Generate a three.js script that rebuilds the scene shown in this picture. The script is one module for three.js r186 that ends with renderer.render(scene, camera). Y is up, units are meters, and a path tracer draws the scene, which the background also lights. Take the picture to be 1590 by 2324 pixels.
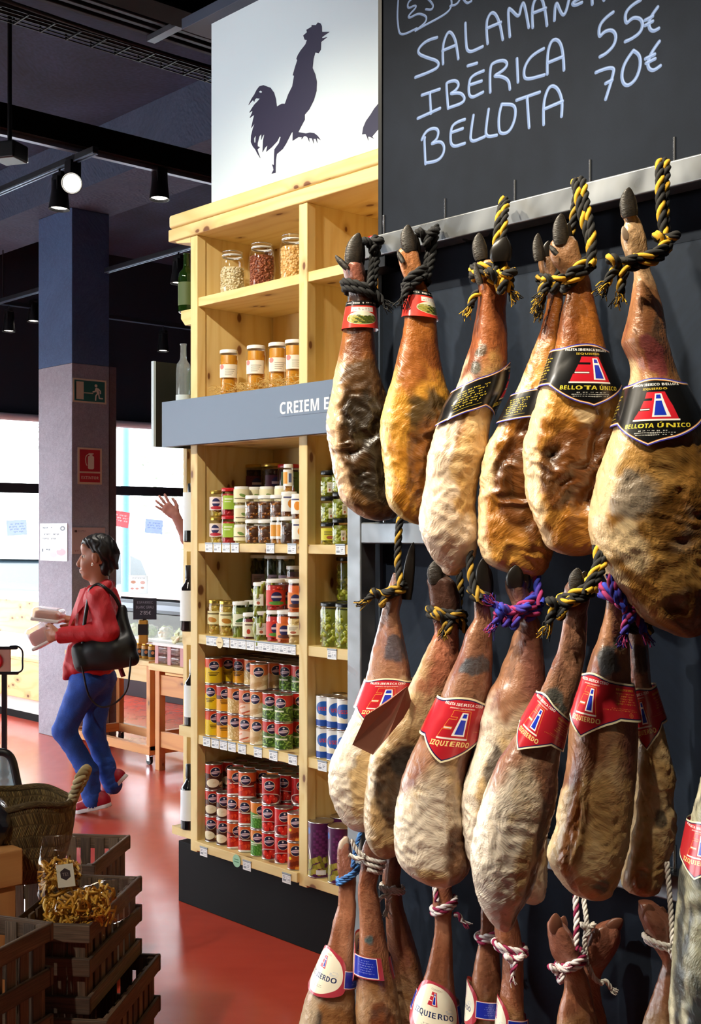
import * as THREE from 'three';
import { RoundedBoxGeometry } from 'three/addons/geometries/RoundedBoxGeometry.js';
import { mergeGeometries, mergeVertices } from 'three/addons/utils/BufferGeometryUtils.js';
import { MarchingCubes } from 'three/addons/objects/MarchingCubes.js';
import { ImprovedNoise } from 'three/addons/math/ImprovedNoise.js';
import { RectAreaLightUniformsLib } from 'three/addons/lights/RectAreaLightUniformsLib.js';

RectAreaLightUniformsLib.init();
// ---------- camera, sky, lights, exposure ----------
const W = 1590, H = 2324, F = 2820, CX = 795, CY = 1205, EYE = 1.65;
const YAW = Math.atan2(2595, F), SN = Math.sin(YAW), CS = Math.cos(YAW);
const FW = new THREE.Vector3(-CS, 0, -SN), RT = new THREE.Vector3(SN, 0, -CS);
const scene = new THREE.Scene();
const camera = new THREE.PerspectiveCamera(2 * Math.atan(H / 2 / F) * 180 / Math.PI, W / H, 0.05, 200);
camera.position.set(0, EYE, 0);
camera.lookAt(FW.x * 10, EYE, FW.z * 10);
camera.setViewOffset(W, H, 0, -(CY - H / 2), W, H);       // vertical lens shift
camera.updateProjectionMatrix();
const renderer = new THREE.WebGLRenderer({ antialias: true });
renderer.toneMapping = THREE.LinearToneMapping;
renderer.toneMappingExposure = 1.0;
renderer.shadowMap.enabled = true;
scene.background = new THREE.Color().setRGB(0.9, 0.96, 1.0);
scene.backgroundIntensity = 12;
const WARM = new THREE.Color().setRGB(1, 0.88, 0.68), NEUTRAL = new THREE.Color().setRGB(1, 0.92, 0.8), COOL = new THREE.Color().setRGB(0.86, 0.95, 1);
// track spots: [x, y, z, target x, y, z, candela, half angle, colour]
const SPOTS = [
  [-3.45, 3.7, -1.3, -3.75, 2.0, -3.3, 20, 0.72, WARM],
  [-2.75, 3.7, -0.95, -2.0, 2.0, -2.0, 23, 0.5, WARM],
  [-1.95, 3.7, -0.7, -1.55, 1.9, -2.0, 25, 0.5, WARM],
  [-1.2, 3.7, -0.7, -1.1, 1.8, -2.0, 16, 0.5, WARM],
  [-4.6, 3.7, -1.3, -4.1, 3.0, -3.3, 6, 0.8, COOL],
  [-2.0, 3.7, 0.9, -3.0, 0.5, -1.6, 20, 0.4, NEUTRAL],
  [-2.7, 3.7, 0.7, -1.75, 1.15, -2.0, 26, 0.27, NEUTRAL],
];

// ---------- helpers ----------
const V = (x, y, z) => new THREE.Vector3(x, y, z);
const ray = (px, py) => FW.clone().addScaledVector(RT, (px - CX) / F).add(V(0, (CY - py) / F, 0));
const EYEP = V(0, EYE, 0);
const atX = (px, py, X) => { const d = ray(px, py); return EYEP.clone().addScaledVector(d, X / d.x); };
const atY = (px, py, Y) => { const d = ray(px, py); return EYEP.clone().addScaledVector(d, (Y - EYE) / d.y); };
const atZ = (px, py, Z) => { const d = ray(px, py); return EYEP.clone().addScaledVector(d, Z / d.z); };
const atD = (px, py, D) => EYEP.clone().addScaledVector(ray(px, py), D);
let seed = 7;
const rnd = () => { seed = (seed * 1664525 + 1013904223) >>> 0; return seed / 4294967296; };
const rr = (a, b) => a + (b - a) * rnd();
const clamp = (x, a = 0, b = 1) => Math.min(b, Math.max(a, x));
const lerp = (a, b, t) => a + (b - a) * t;
const sstep = (a, b, x) => { const t = clamp((x - a) / (b - a)); return t * t * (3 - 2 * t); };
const IN = new ImprovedNoise();
const nz = (x, y, z = 0) => IN.noise(x + 31.7, y + 17.3, z + 5.1);
const fbm = (x, y, z, o = 4) => { let a = 0, s = 1, t = 0; for (let i = 0; i < o; i++) { a += s * nz(x, y, z); t += s; s *= 0.5; x = x * 2.03 + 3.1; y = y * 2.03 + 1.7; z = z * 2.03 + 9.2; } return a / t; };
const C = (h) => new THREE.Color(h);
const names = {};
const numbered = (n) => { const k = names[n] = (names[n] ?? -1) + 1; return k ? n + '_' + String(k).padStart(3, '0') : n; };
const shadow = (o) => { o.traverse((m) => { if (m.isMesh) { m.castShadow = m.receiveShadow = true; } }); return o; };
const meta = (o, label, category, group) => { o.userData.label = label; o.userData.category = category; if (group) o.userData.group = group; return o; };
function thing(name, label, category, pos = [0, 0, 0], turn = 0, group) {
  const o = new THREE.Group(); o.name = numbered(name); scene.add(o);
  o.position.set(...(pos.isVector3 ? pos.toArray() : pos)); o.rotation.y = turn;
  return meta(o, label, category, group);
}
function part(name, geo, mat, parent, label) {
  const m = new THREE.Mesh(Array.isArray(geo) ? merge(geo) : geo, mat); m.name = name; m.castShadow = m.receiveShadow = true;
  if (label) m.userData.label = label;
  parent.add(m); return m;
}
function solo(name, geo, mat, label, category, group) {
  const m = part(numbered(name), geo, mat, scene); return meta(m, label, category, group);
}
function struct(name, geo, mat, label, parent) {
  const m = part(parent ? name : numbered(name), geo, mat, parent ?? scene);
  if (!parent) { m.userData.kind = 'structure'; m.userData.label = label; m.userData.category = name.replace(/_.*/, ''); }
  return m;
}
function merge(list) {
  const a = list.map((g) => { g = g.index ? g.toNonIndexed() : g; for (const k of Object.keys(g.attributes)) if (!['position', 'normal', 'uv', 'color'].includes(k)) g.deleteAttribute(k); return g; });
  const col = a.some((g) => g.attributes.color);
  for (const g of a) { if (!g.attributes.uv) g.setAttribute('uv', new THREE.Float32BufferAttribute(new Float32Array(g.attributes.position.count * 2), 2)); if (col && !g.attributes.color) g.setAttribute('color', new THREE.Float32BufferAttribute(new Float32Array(g.attributes.position.count * 3).fill(1), 3)); g.morphAttributes = {}; }
  return mergeGeometries(a);
}
// box between two corners with uv in metres; the grain (u) runs along the axis `grain`
function boxUV(g, grain) {
  const p = g.attributes.position, n = g.attributes.normal, uv = new Float32Array(p.count * 2);
  const o = [rnd() * 3, rnd() * 3];
  for (let i = 0; i < p.count; i++) {
    const c = [p.getX(i), p.getY(i), p.getZ(i)], m = [Math.abs(n.getX(i)), Math.abs(n.getY(i)), Math.abs(n.getZ(i))];
    const ax = m[0] > m[1] && m[0] > m[2] ? 0 : m[1] > m[2] ? 1 : 2;
    let a = [0, 1, 2].filter((k) => k !== ax);
    if (a[1] === grain) a.reverse();
    uv[2 * i] = c[a[0]] + o[0]; uv[2 * i + 1] = c[a[1]] + o[1] + ax * 0.37;
  }
  g.setAttribute('uv', new THREE.BufferAttribute(uv, 2)); return g;
}
function box(x0, x1, y0, y1, z0, z1, bevel = 0, grain) {
  const w = x1 - x0, h = y1 - y0, d = z1 - z0;
  const g = bevel ? new RoundedBoxGeometry(w, h, d, 1, Math.min(bevel, w / 2.01, h / 2.01, d / 2.01)) : new THREE.BoxGeometry(w, h, d);
  if (grain === undefined) grain = w >= h && w >= d ? 0 : h >= d ? 1 : 2;
  boxUV(g, grain);
  return g.translate((x0 + x1) / 2, (y0 + y1) / 2, (z0 + z1) / 2);
}
const cyl = (r0, r1, h, n = 24, open = false) => new THREE.CylinderGeometry(r1, r0, h, n, 1, open).translate(0, h / 2, 0);
const lathe = (pts, n = 28) => new THREE.LatheGeometry(pts.map(([r, y]) => new THREE.Vector2(Math.max(r, 0.0001), y)), n);
const tube = (pts, r, n = 32, k = 8, closed = false) => new THREE.TubeGeometry(new THREE.CatmullRomCurve3(pts, closed), n, r, k, closed);
const bar = (a, b, r, k = 10) => { const d = b.clone().sub(a), g = new THREE.CylinderGeometry(r, r, d.length(), k); g.applyQuaternion(new THREE.Quaternion().setFromUnitVectors(V(0, 1, 0), d.normalize())); return g.translate((a.x + b.x) / 2, (a.y + b.y) / 2, (a.z + b.z) / 2); };
const place = (g, x, y, z, ry = 0, rx = 0, rz = 0) => g.applyMatrix4(new THREE.Matrix4().compose(V(x, y, z), new THREE.Quaternion().setFromEuler(new THREE.Euler(rx, ry, rz, 'YXZ')), V(1, 1, 1)));
function canvasTex(w, h, draw, rep, linear) {
  const c = document.createElement('canvas'); c.width = w; c.height = h; draw(c.getContext('2d'), w, h);
  const t = new THREE.CanvasTexture(c); if (!linear) t.colorSpace = THREE.SRGBColorSpace; t.magFilter = THREE.LinearFilter; t.anisotropy = 8;
  if (rep) { t.wrapS = t.wrapT = THREE.RepeatWrapping; t.repeat.set(...rep); }
  return t;
}
// pixel texture: fn(u, v, x, y) -> [r, g, b] 0..255 (sRGB) or one number
function pixTex(w, h, fn, rep, linear) {
  return canvasTex(w, h, (c) => {
    const im = c.createImageData(w, h), d = im.data;
    for (let y = 0, i = 0; y < h; y++) for (let x = 0; x < w; x++, i += 4) { const q = fn(x / w, y / h, x, y); if (q.length) { d[i] = q[0]; d[i + 1] = q[1]; d[i + 2] = q[2]; } else d[i] = d[i + 1] = d[i + 2] = q; d[i + 3] = 255; }
    c.putImageData(im, 0, 0);
  }, rep, linear);
}
// periodic noise on the unit square
const pn = (u, v, fx, fy, s = 0) => { const a = u * 2 * Math.PI, b = v * 2 * Math.PI; return nz(Math.cos(a) * fx * 0.16 + s, Math.sin(a) * fx * 0.16 + Math.cos(b) * fy * 0.16, Math.sin(b) * fy * 0.16 - s); };
const M = (o) => new THREE.MeshStandardMaterial(o);
const MP = (o) => new THREE.MeshPhysicalMaterial(o);

// ---------- shared materials ----------
// pine: light yellow wood, long grain along u, brown knots
function pineTexture(seedv, base, dark, knots) {
  seed = seedv;
  const K = Array.from({ length: knots }, () => [rnd(), rnd(), rr(0.006, 0.014), rr(0.8, 1.4)]);
  return pixTex(1024, 512, (u, v) => {
    let w = v * 14 + pn(u, v, 3, 6, seedv) * 1.6, k = 0;
    for (const [ku, kv, kr, ks] of K) {
      let du = Math.abs(u - ku), dv = Math.abs(v - kv); du = Math.min(du, 1 - du) * 2; dv = Math.min(dv, 1 - dv);
      const d = Math.hypot(du * 0.55, dv * ks);
      w += 0.9 * Math.exp(-d * d / (kr * kr * 9)) * Math.sign(v - kv);
      k = Math.max(k, sstep(kr * 1.25, kr * 0.6, d) * 0.95, 0.35 * Math.exp(-d * d / (kr * kr * 5)));
    }
    const ring = 0.5 + 0.5 * Math.sin(w * 6.283), fine = pn(u * 1, v, 8, 190, 3) * 0.5 + 0.5;
    const t = clamp(0.45 * Math.pow(ring, 3) + 0.25 * fine + 0.15 * pn(u, v, 5, 9, 8));
    return [0, 1, 2].map((i) => lerp(lerp(base[i], dark[i], t * 0.55), [110, 66, 34][i], k));
  }, [0.5, 1]);
}
const grainBump = pixTex(512, 512, (u, v) => 128 + 60 * pn(u, v, 6, 120, 2) + 20 * pn(u, v, 3, 9, 5), [1, 1], true);
const pineMap = pineTexture(11, [236, 212, 150], [208, 164, 88], 36);
const MAT = {
  pine: M({ map: pineMap, roughness: 0.55, bumpMap: grainBump, bumpScale: 0.0006 }),
  pineOrange: M({ map: pineTexture(23, [222, 160, 96], [176, 104, 52], 16), roughness: 0.55, bumpMap: grainBump, bumpScale: 0.0006 }),
  blackPaint: MP({ color: C('#0a0b0d'), roughness: 0.7, specularIntensity: 0.3 }),
  blackMetal: M({ color: C('#141518'), roughness: 0.4, metalness: 0.3 }),
  chrome: M({ color: C('#c8ccd2'), roughness: 0.22, metalness: 1 }),
  white: M({ color: C('#eceae4'), roughness: 0.6 }),
  paper: M({ color: C('#f1f1ee'), roughness: 0.7 }),
  glass: MP({ color: C('#ffffff'), transmission: 1, thickness: 0, roughness: 0.02, ior: 1.45 }),
};
// ---------- room shell ----------
const CEIL = 4.6, X0 = -11.5, X1 = 4.5, Z0 = -10.5, Z1 = 6.5;
const floorMap = pixTex(1024, 1024, (u, v) => {
  const n = pn(u, v, 4, 4, 1) * 0.5 + pn(u, v, 13, 13, 4) * 0.3 + pn(u, v, 60, 60, 9) * 0.2, s = clamp(0.5 + n * 0.8);
  return [lerp(182, 206, s), lerp(64, 82, s), lerp(46, 60, s)];
}, [0.25, 0.25]);
const floorRough = pixTex(512, 512, (u, v) => 54 + 10 * pn(u, v, 8, 8, 2) + 6 * pn(u, v, 40, 40, 6), [0.5, 0.5], true);
const floorBump = pixTex(512, 512, (u, v) => 128 + 50 * pn(u, v, 14, 14, 2) + 25 * pn(u, v, 60, 60, 6), [0.6, 0.6], true);
const floorM = M({ map: floorMap, roughness: 1, roughnessMap: floorRough, bumpMap: floorBump, bumpScale: 0.0003 });
struct('floor', box(X0 - 0.2, X1 + 0.2, -0.2, 0, Z0 - 0.2, Z1 + 0.2), floorM, 'polished brick red resin floor');
const ceilMap = pixTex(512, 512, (u, v) => { const n = 1 + 0.25 * pn(u, v, 6, 6, 1) + 0.2 * pn(u, v, 120, 120, 4); return [46 * n, 58 * n, 84 * n]; }, [0.4, 0.4]);
const ceilM = M({ map: ceilMap, roughness: 0.9 });
const darkM = M({ color: C('#131c2b'), roughness: 0.85 });
struct('ceiling', box(X0 - 0.2, X1 + 0.2, CEIL, CEIL + 0.2, Z0 - 0.2, Z1 + 0.2), ceilM, 'dark grey concrete ceiling');
struct('wall_back', box(X0 - 0.2, X1 + 0.2, 0, CEIL, Z0 - 0.2, Z0), darkM, 'dark back wall');
struct('wall_right', box(X1, X1 + 0.2, 0, CEIL, Z0, Z1), darkM, 'dark side wall');
// window wall, street side (x = X0): dark band above, low plinth, glazing between
const SILL = 0.32, WTOP = 2.84;
{
  struct('wall_left', [box(X0 - 0.2, X0, 0, SILL, Z0, Z1), box(X0 - 0.2, X0, WTOP, CEIL, Z0, Z1), box(X0 - 0.2, X0, SILL, WTOP, Z0, Z0 + 0.3), box(X0 - 0.2, X0, SILL, WTOP, Z1 - 0.3, Z1)], darkM, 'dark wall band above the shop windows');
  const frameM = M({ color: C('#2c3038'), roughness: 0.5, metalness: 0.4 });
  const step = 2.4, zs = []; for (let z = -6.68 - step; z < Z1; z += step) zs.push(z);
  let n = 0;
  for (let i = -1; i < zs.length; i++) {
    const a = i < 0 ? Z0 + 0.3 : zs[i], b = i + 1 < zs.length ? zs[i + 1] : Z1 - 0.3;
    if (b - a < 0.3) continue;
    const w = new THREE.Group(); w.name = 'window_' + (++n); w.userData = { kind: 'structure', label: 'tall shop window with dark frame facing the street', category: 'window' }; scene.add(w);
    part('window_frame', [box(X0 - 0.1, X0 - 0.02, SILL, SILL + 0.06, a, b), box(X0 - 0.1, X0 - 0.02, WTOP - 0.05, WTOP, a, b), box(X0 - 0.1, X0 - 0.02, SILL, WTOP, a, a + 0.04), box(X0 - 0.1, X0 - 0.02, SILL, WTOP, b - 0.04, b), box(X0 - 0.12, X0 - 0.01, 2.036, 2.134, a, b)], frameM, w);
    part('window_pane', box(X0 - 0.065, X0 - 0.055, SILL + 0.06, 2.036, a + 0.04, b - 0.04), MAT.glass, w);
    part('window_pane', box(X0 - 0.065, X0 - 0.055, 2.134, WTOP - 0.05, a + 0.04, b - 0.04), MAT.glass, w);
    part('roller_blind', new THREE.CylinderGeometry(0.038, 0.038, b - a - 0.02, 16).rotateX(Math.PI / 2).translate(X0 + 0.04, 2.795, (a + b) / 2), M({ color: C('#cfc6cf'), roughness: 0.7 }), w);
  }
  // window wall behind the camera side (z = Z1)
  struct('wall_front', [box(X0, X1, 0, SILL, Z1, Z1 + 0.2), box(X0, X1, 3.3, CEIL, Z1, Z1 + 0.2), box(X0, X0 + 1, SILL, 3.3, Z1, Z1 + 0.2), box(X0 + 5, X1, SILL, 3.3, Z1, Z1 + 0.2)], darkM, 'dark wall with shop windows');
  for (let k = 0; k < 2; k++) {
    const a = X0 + 1 + k * 2, b = a + 2; const w = new THREE.Group(); w.name = 'window_' + (++n); w.userData = { kind: 'structure', label: 'wide shop window beside the entrance', category: 'window' }; scene.add(w);
    part('window_frame', [box(a, b, SILL, SILL + 0.06, Z1 + 0.05, Z1 + 0.13), box(a, b, 3.24, 3.3, Z1 + 0.05, Z1 + 0.13), box(a, a + 0.04, SILL, 3.3, Z1 + 0.05, Z1 + 0.13), box(b - 0.04, b, SILL, 3.3, Z1 + 0.05, Z1 + 0.13)], frameM, w);
    part('window_pane', box(a + 0.04, b - 0.04, SILL + 0.06, 3.24, Z1 + 0.085, Z1 + 0.095), MAT.glass, w);
  }
}
// concrete beam and column
const concMap = (a, b, c) => pixTex(512, 512, (u, v) => { const n = 1 + 0.06 * pn(u, v, 5, 5, 1) + 0.05 * pn(u, v, 40, 40, 4) + 0.1 * pn(u, v, 160, 160, 7); return [a * n, b * n, c * n]; }, [0.7, 0.7]);
const concBump = pixTex(512, 512, (u, v) => 128 + 70 * pn(u, v, 12, 12, 1) + 40 * pn(u, v, 60, 60, 4), [0.7, 0.7], true);
const beamM = M({ map: concMap(72, 86, 110), roughness: 0.95, bumpMap: concBump, bumpScale: 0.02 });
struct('ceiling_beam', box(X0, X1, 4.19, CEIL, -5.37, -4.78), beamM, 'rough concrete ceiling beam over the column');
{
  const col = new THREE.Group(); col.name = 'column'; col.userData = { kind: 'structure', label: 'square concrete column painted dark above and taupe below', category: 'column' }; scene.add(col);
  part('column_base_coat', box(-9.183, -8.65, 0, 2.97, -5.33, -4.992, 0.006), M({ map: concMap(160, 158, 170), roughness: 0.8, bumpMap: concBump, bumpScale: 0.003 }), col, 'taupe painted lower shaft');
  part('column_top_coat', box(-9.183, -8.65, 2.97, 4.19, -5.33, -4.992, 0.006), M({ map: concMap(74, 100, 140), roughness: 0.8, bumpMap: concBump, bumpScale: 0.004 }), col, 'slate blue painted upper shaft');
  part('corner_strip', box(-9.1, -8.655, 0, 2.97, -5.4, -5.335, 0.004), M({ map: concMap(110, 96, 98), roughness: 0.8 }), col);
}
// ---------- ceiling services ----------
const ductM = M({ color: C('#3a3d47'), roughness: 0.45, metalness: 0.5 });
{
  const t = thing('steel_beam', 'long black steel beam hung below the ceiling', 'beam', [-6.15, 3.8, 0]);
  part('web', box(-0.04, 0.04, 0, 0.13, -9, 4.6, 0.004), MAT.blackPaint, t);
  part('flange', box(-0.06, 0.06, -0.012, 0.004, -9, 4.6), MAT.blackPaint, t);
  part('light_track', box(-0.018, 0.018, -0.035, -0.012, -9, 4.6), M({ color: C('#8d98a8'), roughness: 0.4, metalness: 0.7 }), t, 'pale aluminium light track');
  for (const z of [-8, -5.6, -2.6, 1]) part('hanger_rod', bar(V(0, 0.13, z), V(0, 0.8, z), 0.008), MAT.blackMetal, t);
}
{
  const t = thing('cable_tray', 'black wire cable tray full of cables under the ceiling', 'cable tray', [-5.8, 4.25, 0]);
  const g = []; for (let z = -8.9; z < 3; z += 0.15) g.push(box(-0.06, 0.1, -0.004, 0.004, z, z + 0.008), box(-0.062, -0.056, 0, 0.06, z, z + 0.008));
  for (const x of [-0.06, -0.02, 0.02, 0.06, 0.1]) g.push(box(x - 0.003, x + 0.003, 0, 0.006, -9, 3));
  g.push(box(-0.063, -0.057, 0.055, 0.062, -9, 3));
  part('wire_mesh', g, MAT.blackMetal, t);
  for (let k = 0; k < 7; k++) { seed = 50 + k; const x = -0.04 + k * 0.022; part('cable', tube(Array.from({ length: 14 }, (_, i) => V(x + rr(-0.015, 0.015), 0.02 + rr(0, 0.03), -9 + i * 0.92)), 0.011, 60, 6), M({ color: C(k % 3 ? '#0c0c0e' : '#33363c'), roughness: 0.6 }), t); }
}
{
  const t = thing('ventilation_duct', 'ribbed grey metal ventilation duct beside the cable tray', 'duct', [-5.5, 4.3, 0]);
  part('duct_body', box(-0.16, 0.26, 0.02, 0.28, -9, 3.5, 0.01), ductM, t);
  for (let x = -0.13; x < 0.25; x += 0.075) part('rib', box(x, x + 0.035, 0, 0.025, -9, 3.5, 0.006), ductM, t);
  part('strut', box(-0.13, 0.3, -0.03, 0.0, -3.75, -3.70), M({ color: C('#7d8590'), roughness: 0.4, metalness: 0.7 }), t, 'pale slotted support channel');
  part('strut', box(-0.13, 0.3, -0.03, 0.0, -1.0, -0.95), M({ color: C('#7d8590'), roughness: 0.4, metalness: 0.7 }), t);
}
{
  const t = thing('steel_beam', 'black steel beam right of the ribbed duct', 'beam', [-5.1, 4.2, 0]);
  part('web', box(-0.05, 0.05, 0, 0.36, -9, 4.6, 0.004), MAT.blackPaint, t); part('flange', box(-0.09, 0.09, -0.012, 0.004, -9, 4.6), MAT.blackPaint, t);
}
// light tracks with spots
const trackM = M({ color: C('#7f93ad'), roughness: 0.35, metalness: 0.7 });
function lightTrack(a, b, label) {
  const t = thing('light_track', label, 'light track', a), d = V(b[0] - a[0], b[1] - a[1], b[2] - a[2]), L = d.length();
  t.rotation.y = Math.atan2(-d.z, d.x);
  part('rail', box(0, L, 0, 0.035, -0.018, 0.018, 0.003), M({ color: C('#1a2029'), roughness: 0.5 }), t);
  part('conductor', box(0, L, -0.006, 0.002, 0.008, 0.017), trackM, t); part('conductor', box(0, L, -0.006, 0.002, -0.017, -0.008), trackM, t);
  for (let x = 0.4; x < L; x += 1.6) part('hanger', bar(V(x, 0.03, 0), V(x, CEIL - a[1], 0), 0.006), MAT.blackMetal, t);
  return t;
}
const lensM = (k, c = NEUTRAL) => M({ color: C('#ffffff'), emissive: c, emissiveIntensity: k, roughness: 0.3 });
function trackSpot(p, target, cd, half, colour, label, glow = 6, light = true, hang = CEIL) {
  const t = thing('track_spotlight', label, 'spotlight', p, 0, 'track spotlights');
  part('adapter', box(-0.05, 0.05, 0.12, 0.15, -0.02, 0.02, 0.004), MAT.blackMetal, t);
  part('driver_box', box(-0.035, 0.035, 0.03, 0.125, -0.035, 0.035, 0.005), MAT.blackMetal, t);
  part('stem', bar(V(0, 0.14, 0), V(0, Math.max(0.16, hang - p[1]), 0), 0.006), MAT.blackMetal, t);
  const head = new THREE.Group(); head.name = 'lamp_head'; t.add(head);
  head.quaternion.setFromUnitVectors(V(0, -1, 0), V(...target).sub(V(...p)).normalize());
  part('housing', lathe([[0.0, 0.11], [0.045, 0.1], [0.05, 0.02], [0.055, -0.02], [0.06, -0.06], [0.056, -0.06], [0.05, -0.03]], 24), MAT.blackMetal, head);
  part('lens', new THREE.CircleGeometry(0.05, 24).rotateX(Math.PI / 2).translate(0, -0.045, 0), lensM(glow, colour), head);
  if (light) {
    const s = new THREE.SpotLight(colour, cd, 0, half, 0.7, 2); const d = V(...target).sub(V(...p)).normalize();
    s.position.copy(V(...p).addScaledVector(d, 0.075)); s.target.position.set(...target); s.castShadow = true; s.shadow.radius = 2; s.shadow.mapSize.set(1024, 1024); s.shadow.bias = -0.0005;
    scene.add(s, s.target);
  }
  return shadow(t);
}
lightTrack([-10.8, 3.72, -3.58], [-5.95, 3.72, -3.58], 'pale light track running from the window wall to the black beam');
lightTrack([-10.8, 3.72, -5.3], [-7.0, 3.72, -5.3], 'light track behind the column, left of the timber shelves');
lightTrack([-10.5, 3.72, -3.9], [-10.5, 3.72, -9.8], 'far light track running along the window wall');
lightTrack([-4.8, 3.85, -1.0], [1.5, 3.85, -1.0], 'light track in front of the chalkboard');
SPOTS.forEach((s, i) => trackSpot(s.slice(0, 3), s.slice(3, 6), s[6], s[7], s[8], ['track spotlight aimed at the timber shelf bay', 'track spotlight aimed at the first hams', 'track spotlight aimed at the middle hams', 'track spotlight aimed at the rightmost ham', 'track spotlight aimed at the rooster panel', 'track spotlight aimed at the crates', 'track spotlight aimed at the middle row of hams'][i], 6));
const pos = (px, py, Y) => atY(px, py, Y).toArray();
const spotsSeen = [
  [atZ(165, 416, -3.58), 'brightest spotlight, facing the room, above the column', 2, 14], [atZ(135, 452, -3.58), 'spotlight just below the brightest one above the column', 0, 8], [atX(362, 430, -6.15), 'spotlight hanging from the black beam left of the rooster panel', 0.1, 8],
  [atZ(405, 626, -5.3), 'spotlight on the track beside the timber shelf post', 0, 6], [atX(20, 738, -10.5), 'far spotlight low at the left picture edge', 0.1, 6], [atX(76, 716, -10.5), 'far spotlight touching the left side of the column', 0.15, 5], [atX(370, 784, -10.5), 'far spotlight right of the column over the window', 0.1, 6]];
spotsSeen.forEach(([q, label, out, glow]) => {
  const p = q.toArray(); const T = out > 1 ? [p[0] + 3, p[1] - 1.0, p[2] + 2.2] : [p[0] + out, p[1] - 2, p[2] + 0.1];
  trackSpot(p, T, 6, 0.6, NEUTRAL, label, glow, true, 3.73);
});
{ // dark projector box at the left edge
  const p = pos(22, 347, 3.62), t = thing('projector', 'dark box projector hung under the ceiling at the left edge', 'projector', p, 0.5);
  part('body', box(-0.07, 0.07, -0.045, 0.045, -0.07, 0.07, 0.01), MAT.blackMetal, t); part('bracket', bar(V(0, 0.04, 0), V(0, 0.9, 0), 0.012), MAT.blackMetal, t);
}
shadow(scene);

// ---------- timber shelf unit ----------
const SZ = -3.15, SB = -3.57;                       // front and back of the bays
const POSTX = [-4.451, -3.722, -2.993, -2.264], PW = 0.05;
const BOARD = { a: [2.62, 2.66], b: [2.165, 2.205], c: [1.561, 1.597], d: [1.162, 1.203], e: [0.728, 0.768], f: [0.272, 0.312] };
{
  const t = thing('shelf_unit', 'tall pine shelf unit with open bays of jars and tins', 'shelf', [0, 0, 0]);
  for (const x of POSTX) part('post', box(x, x + PW, 0.26, 2.93, SZ - 0.045, SZ, 0.003, 1), MAT.pine, t);
  for (const x of POSTX) part('side_panel', box(x + 0.006, x + PW - 0.006, 0.3, 2.93, SB - 0.012, SZ - 0.046, 0.001, 1), MAT.pine, t);
  for (let i = 0; i < 3; i++) {
    part('back_panel', box(POSTX[i] + PW, POSTX[i + 1], 0.3, 2.93, SB - 0.02, SB, 0, 1), MAT.pine, t);
    for (const [k, [y0, y1]] of Object.entries(BOARD)) part('shelf_board', box(POSTX[i] + PW - 0.004, POSTX[i + 1] + 0.004, y0, y1, SB, SZ - (k === 'f' ? -0.012 : 0.006), 0.003, 0), MAT.pine, t);
    part('ceiling_board', box(POSTX[i] + PW - 0.004, POSTX[i + 1] + 0.004, 2.02, 2.045, SB, SZ - 0.02, 0.002, 0), MAT.pine, t);
  }
  part('top_board', box(-4.605, -2.2, 2.93, 2.985, SB - 0.02, SZ + 0.012, 0.006, 0), MAT.pine, t);
  part('cornice', box(-4.59, -2.2, 2.985, 3.045, SB - 0.02, SZ + 0.02, 0.012, 0), MAT.pine, t);
  // bottle bay at the far end
  const prof = (x0, y0, y1, cut) => { const s = new THREE.Shape([[0, y1], [x0, y1], [x0, y0 + cut], [x0 + cut, y0], [0, y0]].map((q) => new THREE.Vector2(...q))); const g = new THREE.ExtrudeGeometry(s, { depth: 0.36, bevelEnabled: false }); boxUV(g, 2); return g.translate(POSTX[0], 0, SZ - 0.38); };
  part('bottle_shelf', prof(-0.10, 2.555, 2.622, 0.032), MAT.pine, t); part('bottle_shelf', prof(-0.11, 2.16, 2.21, 0.02), MAT.pine, t); part('bottle_shelf', prof(-0.08, 1.56, 1.60, 0.02), MAT.pine, t);
  part('bottle_shelf', prof(-0.09, 1.15, 1.207, 0.005), MAT.pine, t); part('bottle_shelf', prof(-0.115, 0.745, 0.79, 0.004), MAT.pine, t); part('bottle_shelf', prof(-0.17, 0.3, 0.335, 0.004), MAT.pine, t);
  part('end_cheek', new THREE.ExtrudeGeometry(new THREE.Shape([[0, 3.0], [-0.12, 3.0], [-0.155, 2.965], [-0.12, 2.93], [-0.1, 2.92], [0, 2.905]].map((q) => new THREE.Vector2(...q))), { depth: 0.4, bevelEnabled: false }).translate(POSTX[0], 0, SZ - 0.4), MAT.pine, t);
  part('end_post', box(-4.765, -4.735, 0.3, 2.05, -3.4, -3.33, 0.003, 1), MAT.pine, t);
  for (const [a, b] of [[1.555, 1.6], [1.15, 1.2], [0.74, 0.78], [0.3, 0.335]]) part('end_shelf_rail', box(-4.765, -4.56, a, b, -3.54, -3.36), MAT.pine, t);
  part('plinth', box(-4.6, -2.25, 0, 0.27, SB, SZ - 0.04, 0.003), MAT.blackPaint, t, 'matt black plinth');
}
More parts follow.
